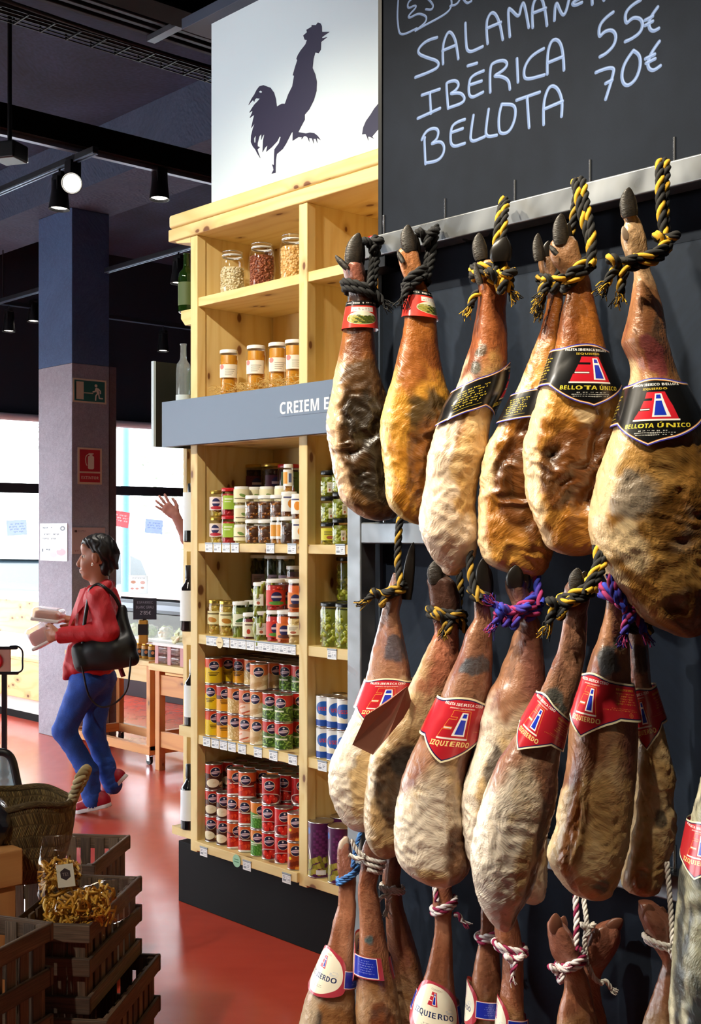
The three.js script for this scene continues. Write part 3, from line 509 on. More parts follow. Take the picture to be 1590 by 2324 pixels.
function makeHam(o) {
  const h = new Ham(o); h.id = ++hamId; seed = 900 + h.id * 13;
  const s1 = h.sec(h.y1), origin = EYEP.clone().addScaledVector(FW, h.D).addScaledVector(RT, s1.c).setY(s1.y);
  const t = thing(o.name ?? 'cured_ham', o.label, 'ham', origin, 0, o.group);
  part('meat', hamMesh(h, origin), hamM, t);
  for (const [bx, by, tx, ty, w, kind, dz = 0.01] of o.claws ?? []) {
    const b = h.px(bx, by, dz), e = h.px(tx, ty, dz + 0.006), g = claw(b, e, w * h.k, w * h.k * 0.8).translate(-origin.x, -origin.y, -origin.z);
    part(kind === 'd' ? 'dewclaw' : 'hoof', g, kind === 'b' ? hoofBlackM : kind === 't' ? toeM : kind === 'p' ? toePaleM : hoofM, t);
  }
  const rp = o.rope;
  if (rp) {
    const g = new THREE.Group(); g.name = 'rope'; t.add(g); const r = rp.r ?? 0.0085, st = rp.style;
    if (rp.hang) for (const line of rp.hang) strands(line.map(([x, y, dz = 0.015]) => h.px(x, y, dz)), r, st, g, origin);
    if (rp.wrap) { const [py, slope, turns, pitch = 1.5] = rp.wrap, a = [], N = Math.round(turns * 18); for (let i = 0; i <= N; i++) { const phi = -0.6 + i / 18 * Math.PI * 2, y = py + slope * Math.cos(phi) + (i / 18 - turns / 2) * pitch * r / h.k; a.push(h.at(y, phi, r * 1.0)); } strands(a, r, st, g, origin); }
    if (rp.knot) for (const [x, y, R = 0.018, dz = 0.045] of rp.knot) strands(knotPath(h.px(x, y, dz), R, x), r * 0.95, st, g, origin);
    if (rp.tail) for (const [x0, y0, x1, y1, dz = 0.045] of rp.tail) { const a = h.px(x0, y0, dz), b = h.px(x1, y1, dz), m = a.clone().lerp(b, 0.5).add(V(0, 0.008, 0)); strands([a, m, b], r * 0.9, st, g, origin); fray(b, b.clone().sub(a).normalize(), r, r * 3.4, st, g, origin); }
  }
  for (const l of o.tags ?? []) hamLabel(h, l, t, origin);
  return t;
}
// paper band round the shank; profile gives the lower edge (0..1 of the height) for each u
function hamLabel(h, l, t, origin) {
  const [ptop, pbot] = l.y, nu = 72, nv = 14, pos = [], uv = [], idx = [], prof = l.prof, top = l.top ?? (() => 0);
  for (let i = 0; i <= nu; i++) {
    const u = i / nu, phi = (l.c ?? Math.PI / 2) + (0.5 - u) * (l.span ?? 5.6), x = Math.cos(phi);
    const tiltY = (l.tilt ?? 0) * x * 0.5, v0 = top(u), v1 = prof(u), yT = lerp(ptop, pbot, v0) + tiltY, yB = lerp(ptop, pbot, v1) + tiltY;
    const A = h.at(yT, phi, 0.0075), B = h.at(yB, phi, 0.0085);
    for (let j = 0; j <= nv; j++) {
      const s = j / nv, y = lerp(yT, yB, s), lin = A.clone().lerp(B, s), sur = h.at(y, phi, 0.0075), ax = EYEP.clone().addScaledVector(FW, h.D).addScaledVector(RT, h.sec(y).c).setY(lin.y);
      const p = sur.distanceTo(ax) > lin.distanceTo(ax) ? sur : lin; p.sub(origin); pos.push(p.x, p.y, p.z); uv.push(u, 1 - lerp(v0, v1, s));
    }
  }
  for (let i = 0; i < nu; i++) for (let j = 0; j < nv; j++) { const a = i * (nv + 1) + j, b = a + nv + 1; idx.push(a, a + 1, b, b, a + 1, b + 1); }
  const g = new THREE.BufferGeometry(); g.setAttribute('position', new THREE.Float32BufferAttribute(pos, 3)); g.setAttribute('uv', new THREE.Float32BufferAttribute(uv, 2)); g.setIndex(idx); g.computeVertexNormals();
  part('paper_band', g, l.mat, t, l.label);
}
// --- printed bands: canvas 1400 x 512, u across, v down ---
const LW = 1400, LH = 512;
const pentagon = (u) => { const d = Math.abs(u - 0.5); return d < 0.17 ? 1 - 0.34 * d / 0.17 : 0.66; };
const domeTop = (u) => 0.07 * (1 - Math.cos(Math.min(1, Math.abs(u - 0.5) / 0.17) * Math.PI)) / 2;
const edgePath = (c, inset) => { c.beginPath(); for (let i = 0; i <= 100; i++) { const u = i / 100; c[i ? 'lineTo' : 'moveTo'](u * LW, domeTop(u) * LH + inset); } for (let i = 100; i >= 0; i--) { const u = i / 100; c.lineTo(u * LW, pentagon(u) * LH - inset * 1.05); } c.closePath(); };
function borders(c, list, bg) { let ins = 0; for (const [col, w] of list) { edgePath(c, ins); c.fillStyle = col; c.fill(); ins += w; } edgePath(c, ins); c.fillStyle = bg; c.fill(); }
const txt = (c, s, x, y, px, col, w, font = 'bold') => { c.font = font + ' ' + px * 4 + 'px sans-serif'; c.fillStyle = col; c.textAlign = 'center'; c.textBaseline = 'middle'; const m = c.measureText(s).width; c.save(); c.translate(x, y); c.scale(w ? w / m : 0.25, 0.25); c.fillText(s, 0, 0); c.restore(); };
const lines = (c, x, y, w, n, step, px, col) => { for (let i = 0; i < n; i++) { const ww = w * (0.6 + 0.4 * Math.abs(Math.sin(i * 2.3 + x))); c.fillStyle = col; for (let k = -ww / 2; k < ww / 2; k += px * 0.75) if (Math.sin(k * 3.1 + i * 7) > -0.7) c.fillRect(x + k, y + i * step, px * 0.5, px * (0.7 + 0.3 * Math.sin(k + i))); } };
function obelisk(c, x, y, w, h, red, line, bar) { // stepped red block with blue tower
  const q = (pts, col, st) => { c.beginPath(); pts.forEach(([a, b], i) => c[i ? 'lineTo' : 'moveTo'](x + a * w, y + b * h)); c.closePath(); if (col) { c.fillStyle = col; c.fill(); } if (st) { c.strokeStyle = st; c.lineWidth = 4; c.stroke(); } };
  q([[0.28, 0], [0.82, 0], [1, 0.95], [0, 0.95], [0.08, 0.64], [0.42, 0.64], [0.43, 0.56], [0.12, 0.56], [0.2, 0.3], [0.47, 0.3], [0.48, 0.22], [0.23, 0.22]], red, line);
  c.fillStyle = bar; c.fillRect(x - w * 0.02, y + h * 0.93, w * 1.04, h * 0.06); c.fillRect(x + w * 0.12, y + h * 0.575, w * 0.3, h * 0.045);
  q([[0.56, 0.06], [0.74, 0.06], [0.86, 0.86], [0.5, 0.86]], '#f4f2ee'); q([[0.6, 0.1], [0.71, 0.1], [0.725, 0.24], [0.59, 0.24]], '#1a34b8'); q([[0.585, 0.31], [0.73, 0.31], [0.8, 0.81], [0.555, 0.81]], '#1a34b8');
}
const bandTex = {
  black: (name) => canvasTex(LW, LH, (c) => {
    borders(c, [['#3a3598', 9], ['#e9dcc4', 6], ['#d98a4a', 5]], '#0b0b0c');
    txt(c, name, LW / 2, 52, 26, '#f2f0ea', 330); txt(c, 'IZQUIERDO', LW / 2, 84, 22, '#d8b93a', 150);
    obelisk(c, LW / 2 - 95, 108, 190, 220, '#c9202e', null, '#f2eee6'); txt(c, 'BELLOTA ÚNICO', LW / 2, 362, 44, '#e2d03e', 300); lines(c, LW / 2, 396, 150, 3, 16, 9, '#dcdcd4');
    lines(c, 300, 110, 230, 7, 24, 13, '#c9b23a'); c.strokeStyle = '#c9b23a'; c.lineWidth = 3; c.beginPath(); c.moveTo(200, 285); c.lineTo(420, 285); c.stroke();
    c.strokeStyle = '#c07a5a'; c.lineWidth = 4; c.strokeRect(1020, 70, 180, 230);
  }),
  red: canvasTex(LW, LH, (c) => {
    borders(c, [['#efe6c0', 15], ['#1d1c4e', 9]], '#b3202c');
    txt(c, 'PALETA IBERICA CEBO', LW / 2, 60, 30, '#f2eee8', 330); txt(c, 'JAMONES IZQUIERDO', LW / 2, 88, 15, '#e8d8c8', 180);
    obelisk(c, LW / 2 - 100, 106, 200, 225, '#b3202c', '#e0923c', '#e6e0d8'); txt(c, 'IZQUIERDO', LW / 2, 362, 54, '#f0d98a', 280);
    txt(c, 'BELLOTA UNICO', 1010, 92, 24, '#e6b23c', 190); lines(c, 1010, 118, 190, 5, 20, 12, '#e09a44'); lines(c, 980, 240, 280, 2, 14, 7, '#e09a44'); c.strokeStyle = '#e09a44'; c.lineWidth = 3; c.beginPath(); c.arc(1030, 288, 18, 0, 7); c.moveTo(1012, 288); c.lineTo(1048, 288); c.moveTo(1030, 270); c.lineTo(1030, 306); c.stroke();
  }),
  white: canvasTex(LW, LH, (c) => {
    c.fillStyle = '#b03a48'; c.fillRect(0, 0, LW, LH); for (const x of [60, 990]) { c.fillStyle = '#f0e8e4'; c.fillRect(x, 180, 350, 190); c.fillStyle = '#1d2ea8'; c.fillRect(x + 8, 188, 334, 174); lines(c, x + 210, 210, 200, 6, 22, 10, '#8f9be0'); }
    c.fillStyle = '#f0ecd6'; c.beginPath(); c.ellipse(LW / 2, LH / 2, 268, 232, 0, 0, 7); c.fill();
    txt(c, 'CURADO', LW / 2 + 20, 66, 26, '#8a7a6a', 130, 'normal'); obelisk(c, LW / 2 - 55, 90, 105, 140, '#c23040', null, '#f0ecd6'); txt(c, 'IZQUIERDO', LW / 2, 306, 76, '#22305e', 420); lines(c, LW / 2, 392, 170, 2, 18, 10, '#9a8f84'); lines(c, LW / 2 + 170, 220, 90, 4, 14, 8, '#a9bcd8');
  }),
  dehesa: canvasTex(1024, 512, (c) => {
    c.fillStyle = '#d8382c'; c.fillRect(0, 0, 1024, 512); c.fillStyle = '#0e0e10'; c.fillRect(0, 0, 1024, 92); lines(c, 512, 28, 980, 1, 20, 34, '#d8d4cc');
    c.fillStyle = '#e6e0da'; c.fillRect(360, 120, 310, 90); lines(c, 515, 140, 280, 2, 30, 18, '#7a7470');
    c.save(); c.beginPath(); c.ellipse(515, 330, 205, 120, 0, 0, 7); c.fillStyle = '#dfe0c8'; c.fill(); c.clip(); c.fillStyle = '#6d7630'; c.fillRect(300, 300, 430, 180); for (let i = 0; i < 60; i++) { c.fillStyle = ['#4a5522', '#8a8a3c', '#a59a4a', '#39441c'][i % 4]; c.beginPath(); c.ellipse(320 + (i * 97) % 400, 280 + (i * 53) % 150, 26, 12, 0, 0, 7); c.fill(); } c.restore(); c.strokeStyle = '#f0e6c8'; c.lineWidth = 6; c.beginPath(); c.ellipse(515, 330, 205, 120, 0, 0, 7); c.stroke();
  }),
};
const paperM = (m) => MP({ map: m, roughness: 0.28, clearcoat: 0.4, clearcoatRoughness: 0.15, side: THREE.DoubleSide });
const BAND = { paleta: paperM(bandTex.black('PALETA IBERICA BELLOTA')), jamon: paperM(bandTex.black('JAMON IBERICO BELLOTA')), red: paperM(bandTex.red), white: paperM(bandTex.white), dehesa: paperM(bandTex.dehesa) };
const flat = () => 1, oval = (u) => { const d = Math.abs(u - 0.5); return d < 0.22 ? 0.74 + 0.26 * Math.sqrt(Math.max(0, 1 - (d / 0.22) ** 2)) : 0.74; }, ovalTop = (u) => { const d = Math.abs(u - 0.5); return d < 0.22 ? 0.34 - 0.34 * Math.sqrt(Math.max(0, 1 - (d / 0.22) ** 2)) : 0.34; };
const HP = Math.PI / 2;
const tag = (kind, y, c = HP, tilt = 0, span = 5.7, label) => ({ mat: BAND[kind], y, c, tilt, span, prof: kind === 'dehesa' ? flat : kind === 'white' ? oval : pentagon, top: kind === 'dehesa' ? undefined : kind === 'white' ? ovalTop : domeTop, label: label ?? { paleta: 'black paper band with red and blue emblem', jamon: 'black paper band with red and blue emblem', red: 'red paper band with cream border', white: 'cream oval paper band with red edge', dehesa: 'red band with landscape print' }[kind] });
// ----- top row -----
const G1 = 'hams on the top rail', G2 = 'hams on the middle rail', G3 = 'hams on the bottom rail';
makeHam({ label: 'darkest mould brown ham, leftmost on the top rail', group: G1, D: 2.82, pal: PA, legEnd: 0.4, foot: 0.1, rim: -0.62, fold: -0.5, patches: [['lean', 0.25, 0.68, 0.85, 0.3], ['mold', 0.2, 0.6, 0.55, 0.12], ['mold', 0.3, 0.86, 0.6, 0.08]],
  st: '596,780,822 602,778,825 646,789,835 675,795,846 690,792,845 747,783,850 776,778,852 805,773,854 834,766,858 863,760,867 892,756,878 921,750,886 958,744,894 1016,746,902 1045,752,906 1074,757,908 1102,767,909 1131,776,908 1146,786,906 1160,804,902 1175,828,893 1181,845,878 1183,856,866',
  claws: [[800, 604, 806, 532, 40, 'h', 0.012], [813, 606, 818, 545, 26, 'b', -0.012], [788, 614, 759, 587, 15, 'd', 0.02]], rope: { style: 'black', r: 0.009, hang: [[[838, 660, 0.03], [845, 600, 0.0], [850, 540, -0.02], [856, 530, -0.06]], [[846, 660, 0.02], [852, 600, 0], [858, 545, -0.02], [858, 532, -0.06]]], wrap: [662, 14, 2.1], knot: [[846, 555, 0.014, 0]], tail: [[840, 668, 868, 690, 0.02]] }, tags: [tag('dehesa', [688, 749], HP - 0.1, 0, 4.6)] });
makeHam({ label: 'golden yellow ham with orange leg, second from the left on the top rail', group: G1, D: 2.68, pal: PB, legEnd: 0.46, foot: 0.12, rim: -0.72, fold: -1.1, patches: [['mold', 0.4, 0.63, 0.55, 0.1], ['lean', 0.35, 0.8, 0.6, 0.16]],
  st: '566,906,944 573,904,947 602,909,954 631,918,958 652,928,966 690,924,978 721,919,985 747,915,987 776,909,989 805,901,993 834,893,998 863,885,1006 892,876,1017 906,872,1021 921,869,1022 958,863,1021 1016,866,1018 1045,871,1016 1074,876,1012 1102,879,1008 1131,882,1002 1146,888,998 1160,897,992 1175,914,983 1188,938,968 1191,948,958',
  claws: [[930, 574, 917, 516, 37, 'h', 0.012], [945, 575, 938, 530, 24, 'b', -0.01], [914, 600, 899, 577, 13, 'd', 0.02]], rope: { style: 'black', r: 0.009, hang: [[[958, 640, 0.03], [968, 600, 0.0], [980, 540, -0.02], [990, 505, -0.05]], [[966, 640, 0.02], [978, 590, 0], [988, 530, -0.02], [994, 503, -0.05]]], wrap: [640, -16, 2.2], knot: [[968, 535, 0.014, 0.0]], tail: [[930, 655, 916, 680, 0.03]] }, tags: [tag('dehesa', [664, 724], HP - 0.75, 8, 4.6)] });
makeHam({ label: 'pale narrow ham seen edge on, third from the left on the top rail', group: G1, D: 2.53, pal: PC, th: 0.1, legEnd: 0.36, foot: 0.06, rim: -0.2, patches: [['lean', -0.3, 0.5, 0.28, 0.12], ['rim', -0.1, 0.85, 0.8, 0.16]], stain: [['#2e4038', -0.35, 0.29, 0.26, 0.022], ['#2e4038', -0.4, 0.345, 0.2, 0.02]],
  st: '596,1082,1150 630,1082,1148 675,1084,1146 718,1079,1143 747,1074,1146 776,1070,1148 805,1060,1149 834,1050,1149 863,1042,1146 892,1030,1138 921,1013,1124 950,1003,1112 978,991,1107 1016,979,1106 1030,972,1103 1059,968,1092 1088,969,1084 1102,966,1082 1131,963,1078 1160,960,1080 1189,958,1083 1218,961,1084 1247,974,1082 1276,992,1070 1290,1004,1050 1302,1009,1042 1306,1016,1034',
  claws: [[1090, 594, 1077, 537, 34, 'h', 0.02], [1130, 606, 1127, 553, 50, 'b', 0.05], [1086, 652, 1071, 606, 16, 'd', 0.03]], rope: { style: 'by', r: 0.0085, hang: [[[1118, 640, 0.06], [1122, 580, 0.02], [1132, 500, 0], [1148, 440, -0.04]], [[1134, 630, 0.05], [1138, 560, 0.02], [1144, 490, 0], [1154, 442, -0.04]]], wrap: [628, 10, 2.4], knot: [[1128, 645, 0.02, 0.06]], tail: [[1132, 650, 1150, 672, 0.05], [1084, 668, 1064, 700, 0.02]] }, tags: [tag('paleta', [850, 985], HP - 1.35, -60, 5.7)] });
makeHam({ label: 'ham half hidden between two neighbours, black banded, on the top rail', group: G1, D: 2.47, th: 0.052, pal: P1, legEnd: 0.3, foot: 0.1, rim: -0.75, fold: -1.3, patches: [['lean', 0.1, 0.68, 0.8, 0.2]],
  st: '586,1222,1262 620,1228,1266 650,1238,1274 676,1244,1278 705,1240,1276 734,1233,1271 763,1225,1267 792,1214,1266 821,1202,1262 850,1190,1258 879,1177,1256 908,1161,1254 937,1147,1252 951,1139,1252 987,1124,1251 1001,1113,1250 1016,1107,1250 1045,1101,1250 1074,1096,1250 1102,1090,1250 1131,1086,1250 1160,1084,1251 1189,1084,1252 1218,1085,1250 1247,1090,1247 1276,1106,1242 1290,1126,1238 1303,1158,1230 1311,1180,1218 1314,1192,1208',
  claws: [[1220, 597, 1211, 537, 26, 'h', 0.02], [1240, 600, 1238, 548, 26, 'b', 0.0]], rope: { style: 'byd', r: 0.008, hang: [[[1258, 640, 0.02], [1290, 560, 0], [1305, 460, 0], [1316, 400, -0.03]]], wrap: [646, 12, 1.6], tail: [[1236, 640, 1216, 690, 0.03], [1240, 650, 1222, 705, 0.02]] }, tags: [tag('paleta', [878, 990], HP - 0.95, -20, 5.7)] });
makeHam({ label: 'golden folded ham with PALETA IBERICA BELLOTA band, second from right on top rail', group: G1, D: 2.33, pal: P1, legEnd: 0.36, foot: 0.14, rim: -0.78, fold: -1.3, patches: [['lean', 0.1, 0.72, 0.78, 0.15], ['rim', 0.05, 0.57, 0.13, 0.022, 0.15]],
  st: '540,1258,1302 552,1252,1308 580,1250,1315 600,1258,1322 618,1274,1330 647,1291,1338 676,1285,1343 705,1277,1348 734,1270,1354 763,1264,1361 792,1258,1368 821,1251,1377 850,1240,1388 879,1230,1398 908,1222,1403 937,1212,1406 966,1206,1406 994,1199,1405 1023,1195,1404 1052,1193,1404 1081,1192,1403 1110,1193,1402 1139,1197,1399 1168,1206,1394 1197,1217,1386 1226,1231,1374 1244,1246,1362 1256,1270,1346 1262,1296,1322',
  claws: [[1270, 560, 1262, 492, 36, 'h', 0.016], [1288, 556, 1286, 505, 26, 'b', -0.01], [1258, 584, 1239, 567, 13, 'd', 0.026]], rope: { style: 'by', r: 0.0085, hang: [[[1330, 615, 0.04], [1334, 560, 0.02], [1318, 480, 0.0], [1312, 405, -0.03], [1318, 398, -0.06]], [[1336, 615, 0.03], [1338, 540, 0.02], [1330, 470, 0], [1326, 400, -0.03], [1324, 397, -0.06]]], wrap: [624, -20, 1.7], knot: [[1250, 648, 0.012, 0.03]], tail: [[1248, 646, 1226, 672, 0.03]] }, tags: [tag('paleta', [788, 930], HP - 0.12, 4, 5.9)] });
makeHam({ label: 'largest ham with JAMON IBERICO BELLOTA band, rightmost on the top rail', group: G1, D: 2.21, pal: PF, th: 0.085, fa: 0.5, legEnd: 0.4, foot: 0.17, rim: -0.78, fold: -0.4, patches: [['mold', -0.45, 0.68, 0.4, 0.06], ['rim', -0.5, 0.78, 0.3, 0.07], ['lean', 0.25, 0.72, 0.35, 0.07], ['lean', 0.35, 0.94, 0.6, 0.05]], stain: [['#5e4a3a', 0.3, 0.285, 0.5, 0.03], ['#8a3f44', 0.0, 0.35, 0.4, 0.06]],
  st: '480,1408,1440 488,1408,1442 502,1416,1450 526,1408,1458 546,1408,1463 575,1417,1466 600,1430,1470 618,1438,1474 647,1436,1484 676,1432,1493 705,1428,1500 734,1421,1505 763,1413,1509 777,1412,1512 792,1418,1517 821,1431,1526 850,1433,1536 879,1426,1549 908,1418,1563 937,1409,1576 966,1399,1587 995,1387,1595 1023,1376,1602 1052,1364,1608 1081,1357,1613 1110,1351,1618 1139,1345,1621 1168,1341,1623 1197,1342,1624 1226,1348,1624 1255,1358,1624 1284,1370,1623 1313,1384,1621 1342,1402,1619 1371,1422,1616 1400,1450,1611 1414,1472,1607 1429,1502,1600 1443,1532,1585 1447,1550,1568',
  claws: [[1426, 496, 1413, 433, 40, 'h', 0.012], [1440, 496, 1434, 446, 24, 'b', -0.01], [1417, 548, 1404, 522, 16, 'p', 0.018]], rope: { style: 'by', r: 0.0085, hang: [[[1500, 560, 0.03], [1496, 480, 0.01], [1500, 400, -0.01], [1506, 360, -0.03], [1514, 352, -0.06]], [[1506, 560, 0.02], [1508, 480, 0], [1512, 410, -0.01], [1520, 358, -0.03], [1518, 351, -0.06]], [[1504, 556, 0.035], [1470, 590, 0.06], [1420, 605, 0.055], [1398, 612, 0.05]], [[1506, 570, 0.03], [1472, 604, 0.055], [1424, 618, 0.05], [1402, 620, 0.045]]], knot: [[1500, 556, 0.013, 0.035], [1398, 614, 0.017, 0.05]], tail: [[1392, 622, 1362, 658, 0.05], [1400, 630, 1394, 676, 0.05]] }, tags: [tag('jamon', [864, 1018], HP + 0.25, -6, 5.9)] });
// ----- middle row -----
makeHam({ label: 'pale ham at the left end of the middle rail, red band half covered', group: G2, fa: 0.4, lump: 0.5, D: 2.72, pal: P2, legEnd: 0.42, foot: 0.05, rim: -0.2, patches: [['mold', -0.5, 0.72, 0.4, 0.12], ['lean', 0.6, 0.7, 0.4, 0.2]], stain: [['#2a3a48', 0.1, 0.28, 0.75, 0.055]],
  st: '1300,892,908 1314,888,910 1334,882,914 1363,875,912 1392,867,906 1421,861,912 1450,854,918 1479,847,925 1508,841,931 1537,835,934 1566,825,932 1595,814,928 1624,801,924 1652,787,918 1681,774,913 1710,759,908 1739,750,904 1768,748,900 1797,751,895 1826,759,887 1855,772,872 1869,781,862 1881,796,846 1887,810,828',
  claws: [[922, 1360, 932, 1230, 26, 'b', 0.01], [906, 1362, 914, 1300, 20, 'b', -0.02]], rope: { style: 'byd', r: 0.008, hang: [[[908, 1330, 0.03], [902, 1270, 0.01], [905, 1200, 0], [910, 1172, -0.03]]], wrap: [1338, -10, 1.6], knot: [[866, 1350, 0.015, 0.03]], tail: [[862, 1352, 830, 1362, 0.03]] }, tags: [tag('red', [1533, 1640], HP + 0.1, 0, 5.6)] });
makeHam({ label: 'ham with dark wrinkled lean side, second on the middle rail', group: G2, fa: 0.4, lump: 0.5, D: 2.63, pal: PH, th: 0.06, legEnd: 0.4, legV: 0.1, foot: 0.17, rim: -0.82, fold: -0.7, patches: [['lean', 0.25, 0.77, 0.95, 0.2], ['mold', 0.3, 0.64, 0.6, 0.05]],
  st: '1305,974,1012 1319,973,1031 1334,976,1038 1363,979,1045 1400,984,1044 1435,988,1040 1464,974,1040 1493,959,1040 1508,953,1036 1537,938,1026 1566,924,1014 1595,911,1004 1624,898,996 1652,880,990 1681,862,984 1710,845,978 1739,838,972 1768,835,966 1797,831,960 1826,829,955 1855,828,950 1884,830,944 1913,835,930 1927,843,915 1940,853,900 1948,866,884',
  claws: [[990, 1322, 979, 1272, 38, 'h', 0.014], [1008, 1318, 1002, 1276, 28, 'b', -0.01]], rope: { style: 'byd', r: 0.008, wrap: [1398, 10, 2.2], knot: [[1012, 1402, 0.02, 0.04]], tail: [[1034, 1406, 1054, 1430, 0.03], [1010, 1412, 1006, 1424, 0.045]], hang: [[[1040, 1380, 0.0], [1046, 1330, -0.02], [1040, 1270, -0.04], [1036, 1180, -0.05]]] } });
makeHam({ label: 'wide pale ham with full IZQUIERDO emblem on its red band, middle rail', group: G2, fa: 0.4, lump: 0.5, D: 2.49, pal: P2, legEnd: 0.56, legV: -0.16, foot: 0.08, rim: -0.5, patches: [['lean', 0.7, 0.9, 0.5, 0.1], ['rim', -0.3, 0.8, 0.5, 0.15]], stain: [['#24424e', 0.1, 0.26, 0.8, 0.035]],
  st: '1330,1078,1104 1345,1075,1104 1363,1074,1105 1392,1075,1110 1406,1073,1112 1435,1056,1112 1464,1048,1112 1493,1037,1113 1537,1016,1112 1566,1005,1111 1595,994,1106 1624,978,1099 1652,965,1090 1681,952,1081 1710,938,1073 1739,925,1066 1768,915,1059 1797,908,1054 1826,902,1052 1855,898,1052 1884,896,1055 1913,896,1060 1942,899,1066 1956,904,1068 1971,914,1066 1985,930,1058 2000,955,1042 2011,982,1020 2014,992,1010',
  claws: [[1098, 1352, 1088, 1266, 38, 'b', 0.012], [1108, 1350, 1106, 1290, 26, 'b', -0.01]], rope: { style: 'byd', r: 0.008, hang: [[[1086, 1360, 0.03], [1068, 1310, 0.01], [1066, 1260, -0.01], [1070, 1180, -0.05]]], wrap: [1352, 12, 1.5] }, tags: [tag('red', [1576, 1720], HP + 0.05, 18, 5.6)] });
makeHam({ label: 'ham behind its neighbours with violet rope, middle rail', group: G2, fa: 0.4, lump: 0.5, D: 2.45, pal: P2, th: 0.055, legEnd: 0.4, foot: 0.06, rim: -0.6, patches: [['mold', -0.3, 0.58, 0.4, 0.08], ['lean', 0.0, 0.72, 0.5, 0.12]],
  st: '1318,1146,1194 1340,1150,1198 1370,1162,1206 1390,1172,1214 1414,1178,1225 1443,1167,1230 1472,1160,1233 1508,1145,1238 1537,1135,1240 1566,1117,1240 1595,1106,1238 1624,1096,1236 1638,1092,1235 1667,1088,1234 1696,1081,1233 1725,1071,1233 1754,1062,1233 1783,1053,1234 1826,1049,1236 1855,1050,1237 1884,1052,1238 1913,1056,1238 1942,1062,1240 1971,1075,1240 2000,1100,1239 2025,1135,1236 2042,1175,1230 2052,1200,1218',
  claws: [[1168, 1332, 1160, 1282, 42, 'b', 0.014], [1190, 1335, 1186, 1290, 30, 'b', 0]], rope: { style: 'pb', r: 0.0085, hang: [[[1222, 1370, 0.03], [1218, 1320, 0.0], [1222, 1270, -0.03]]], wrap: [1382, -14, 2.4], knot: [[1160, 1388, 0.02, 0.04], [1140, 1395, 0.012, 0.04]], tail: [[1130, 1392, 1114, 1368, 0.04], [1132, 1400, 1118, 1412, 0.04]] } });
makeHam({ label: 'frontmost whitish ham with tilted red band, middle rail', group: G2, fa: 0.4, lump: 0.5, D: 2.17, pal: P2, th: 0.066, legEnd: 0.5, legV: -0.1, foot: 0.06, rim: -0.3, patches: [['lean', 0.8, 0.75, 0.35, 0.2], ['rim', -0.2, 0.8, 0.5, 0.15]], stain: [['#2e4a4c', -0.3, 0.33, 0.6, 0.03], ['#2e4a4c', 0.0, 0.365, 0.5, 0.02]],
  st: '1318,1290,1322 1335,1284,1334 1356,1283,1338 1385,1282,1332 1414,1280,1331 1443,1275,1330 1479,1267,1327 1508,1254,1321 1537,1241,1315 1566,1228,1306 1595,1213,1296 1624,1198,1286 1652,1180,1277 1681,1160,1270 1710,1140,1264 1725,1130,1262 1754,1118,1258 1783,1106,1259 1812,1096,1259 1840,1089,1254 1869,1082,1249 1898,1076,1244 1927,1072,1238 1956,1071,1230 1985,1074,1220 2014,1079,1210 2043,1086,1196 2060,1094,1183 2075,1103,1174 2091,1114,1168 2106,1126,1162 2114,1138,1152',
  claws: [[1306, 1336, 1298, 1289, 36, 'h', 0.014], [1324, 1338, 1322, 1296, 26, 'b', -0.006]], rope: { style: 'by', r: 0.0085, hang: [[[1320, 1345, 0.04], [1338, 1310, 0.02], [1356, 1280, 0], [1362, 1240, -0.03]], [[1330, 1345, 0.03], [1346, 1316, 0.02], [1366, 1282, 0], [1370, 1240, -0.03]]], wrap: [1348, -16, 1.7], knot: [[1262, 1372, 0.014, 0.04]], tail: [[1256, 1378, 1236, 1412, 0.04]] }, tags: [tag('red', [1592, 1712], HP + 0.62, 66, 5.6)] });
makeHam({ label: 'tall smooth ham with red band turned left, middle rail beside the dark gap', group: G2, fa: 0.4, lump: 0.5, D: 2.25, pal: P2b, th: 0.066, legEnd: 0.54, legV: -0.16, foot: 0.04, rim: -0.86, patches: [['lean', -0.75, 0.8, 0.3, 0.25], ['mold', 0.3, 0.94, 0.3, 0.03]], stain: [['#2e4a52', -0.2, 0.27, 0.5, 0.05], ['#2e5a4c', 0.3, 0.2, 0.4, 0.03]],
  st: '1300,1378,1412 1342,1374,1418 1371,1373,1419 1400,1369,1419 1429,1361,1421 1457,1353,1422 1479,1343,1424 1508,1335,1425 1537,1328,1426 1566,1318,1430 1595,1309,1435 1624,1301,1440 1652,1296,1443 1681,1293,1444 1710,1292,1443 1739,1289,1442 1768,1285,1441 1797,1278,1438 1826,1273,1435 1855,1268,1431 1884,1264,1428 1913,1254,1424 1942,1246,1416 1956,1250,1412 1985,1263,1405 2014,1284,1394 2029,1304,1386 2040,1330,1370 2043,1342,1358',
  claws: [[1396, 1310, 1394, 1262, 34, 'b', 0.01]], rope: { style: 'pb', r: 0.0085, hang: [[[1376, 1300, 0.06], [1388, 1340, 0.06], [1404, 1362, 0.055]], [[1370, 1300, 0.055], [1380, 1344, 0.058], [1400, 1370, 0.052]]], wrap: [1352, 18, 1.6], knot: [[1414, 1378, 0.014, 0.05]], tail: [[1414, 1386, 1402, 1434, 0.05], [1420, 1384, 1446, 1430, 0.05]] }, tags: [tag('red', [1530, 1672], HP + 0.75, 22, 5.6)] });
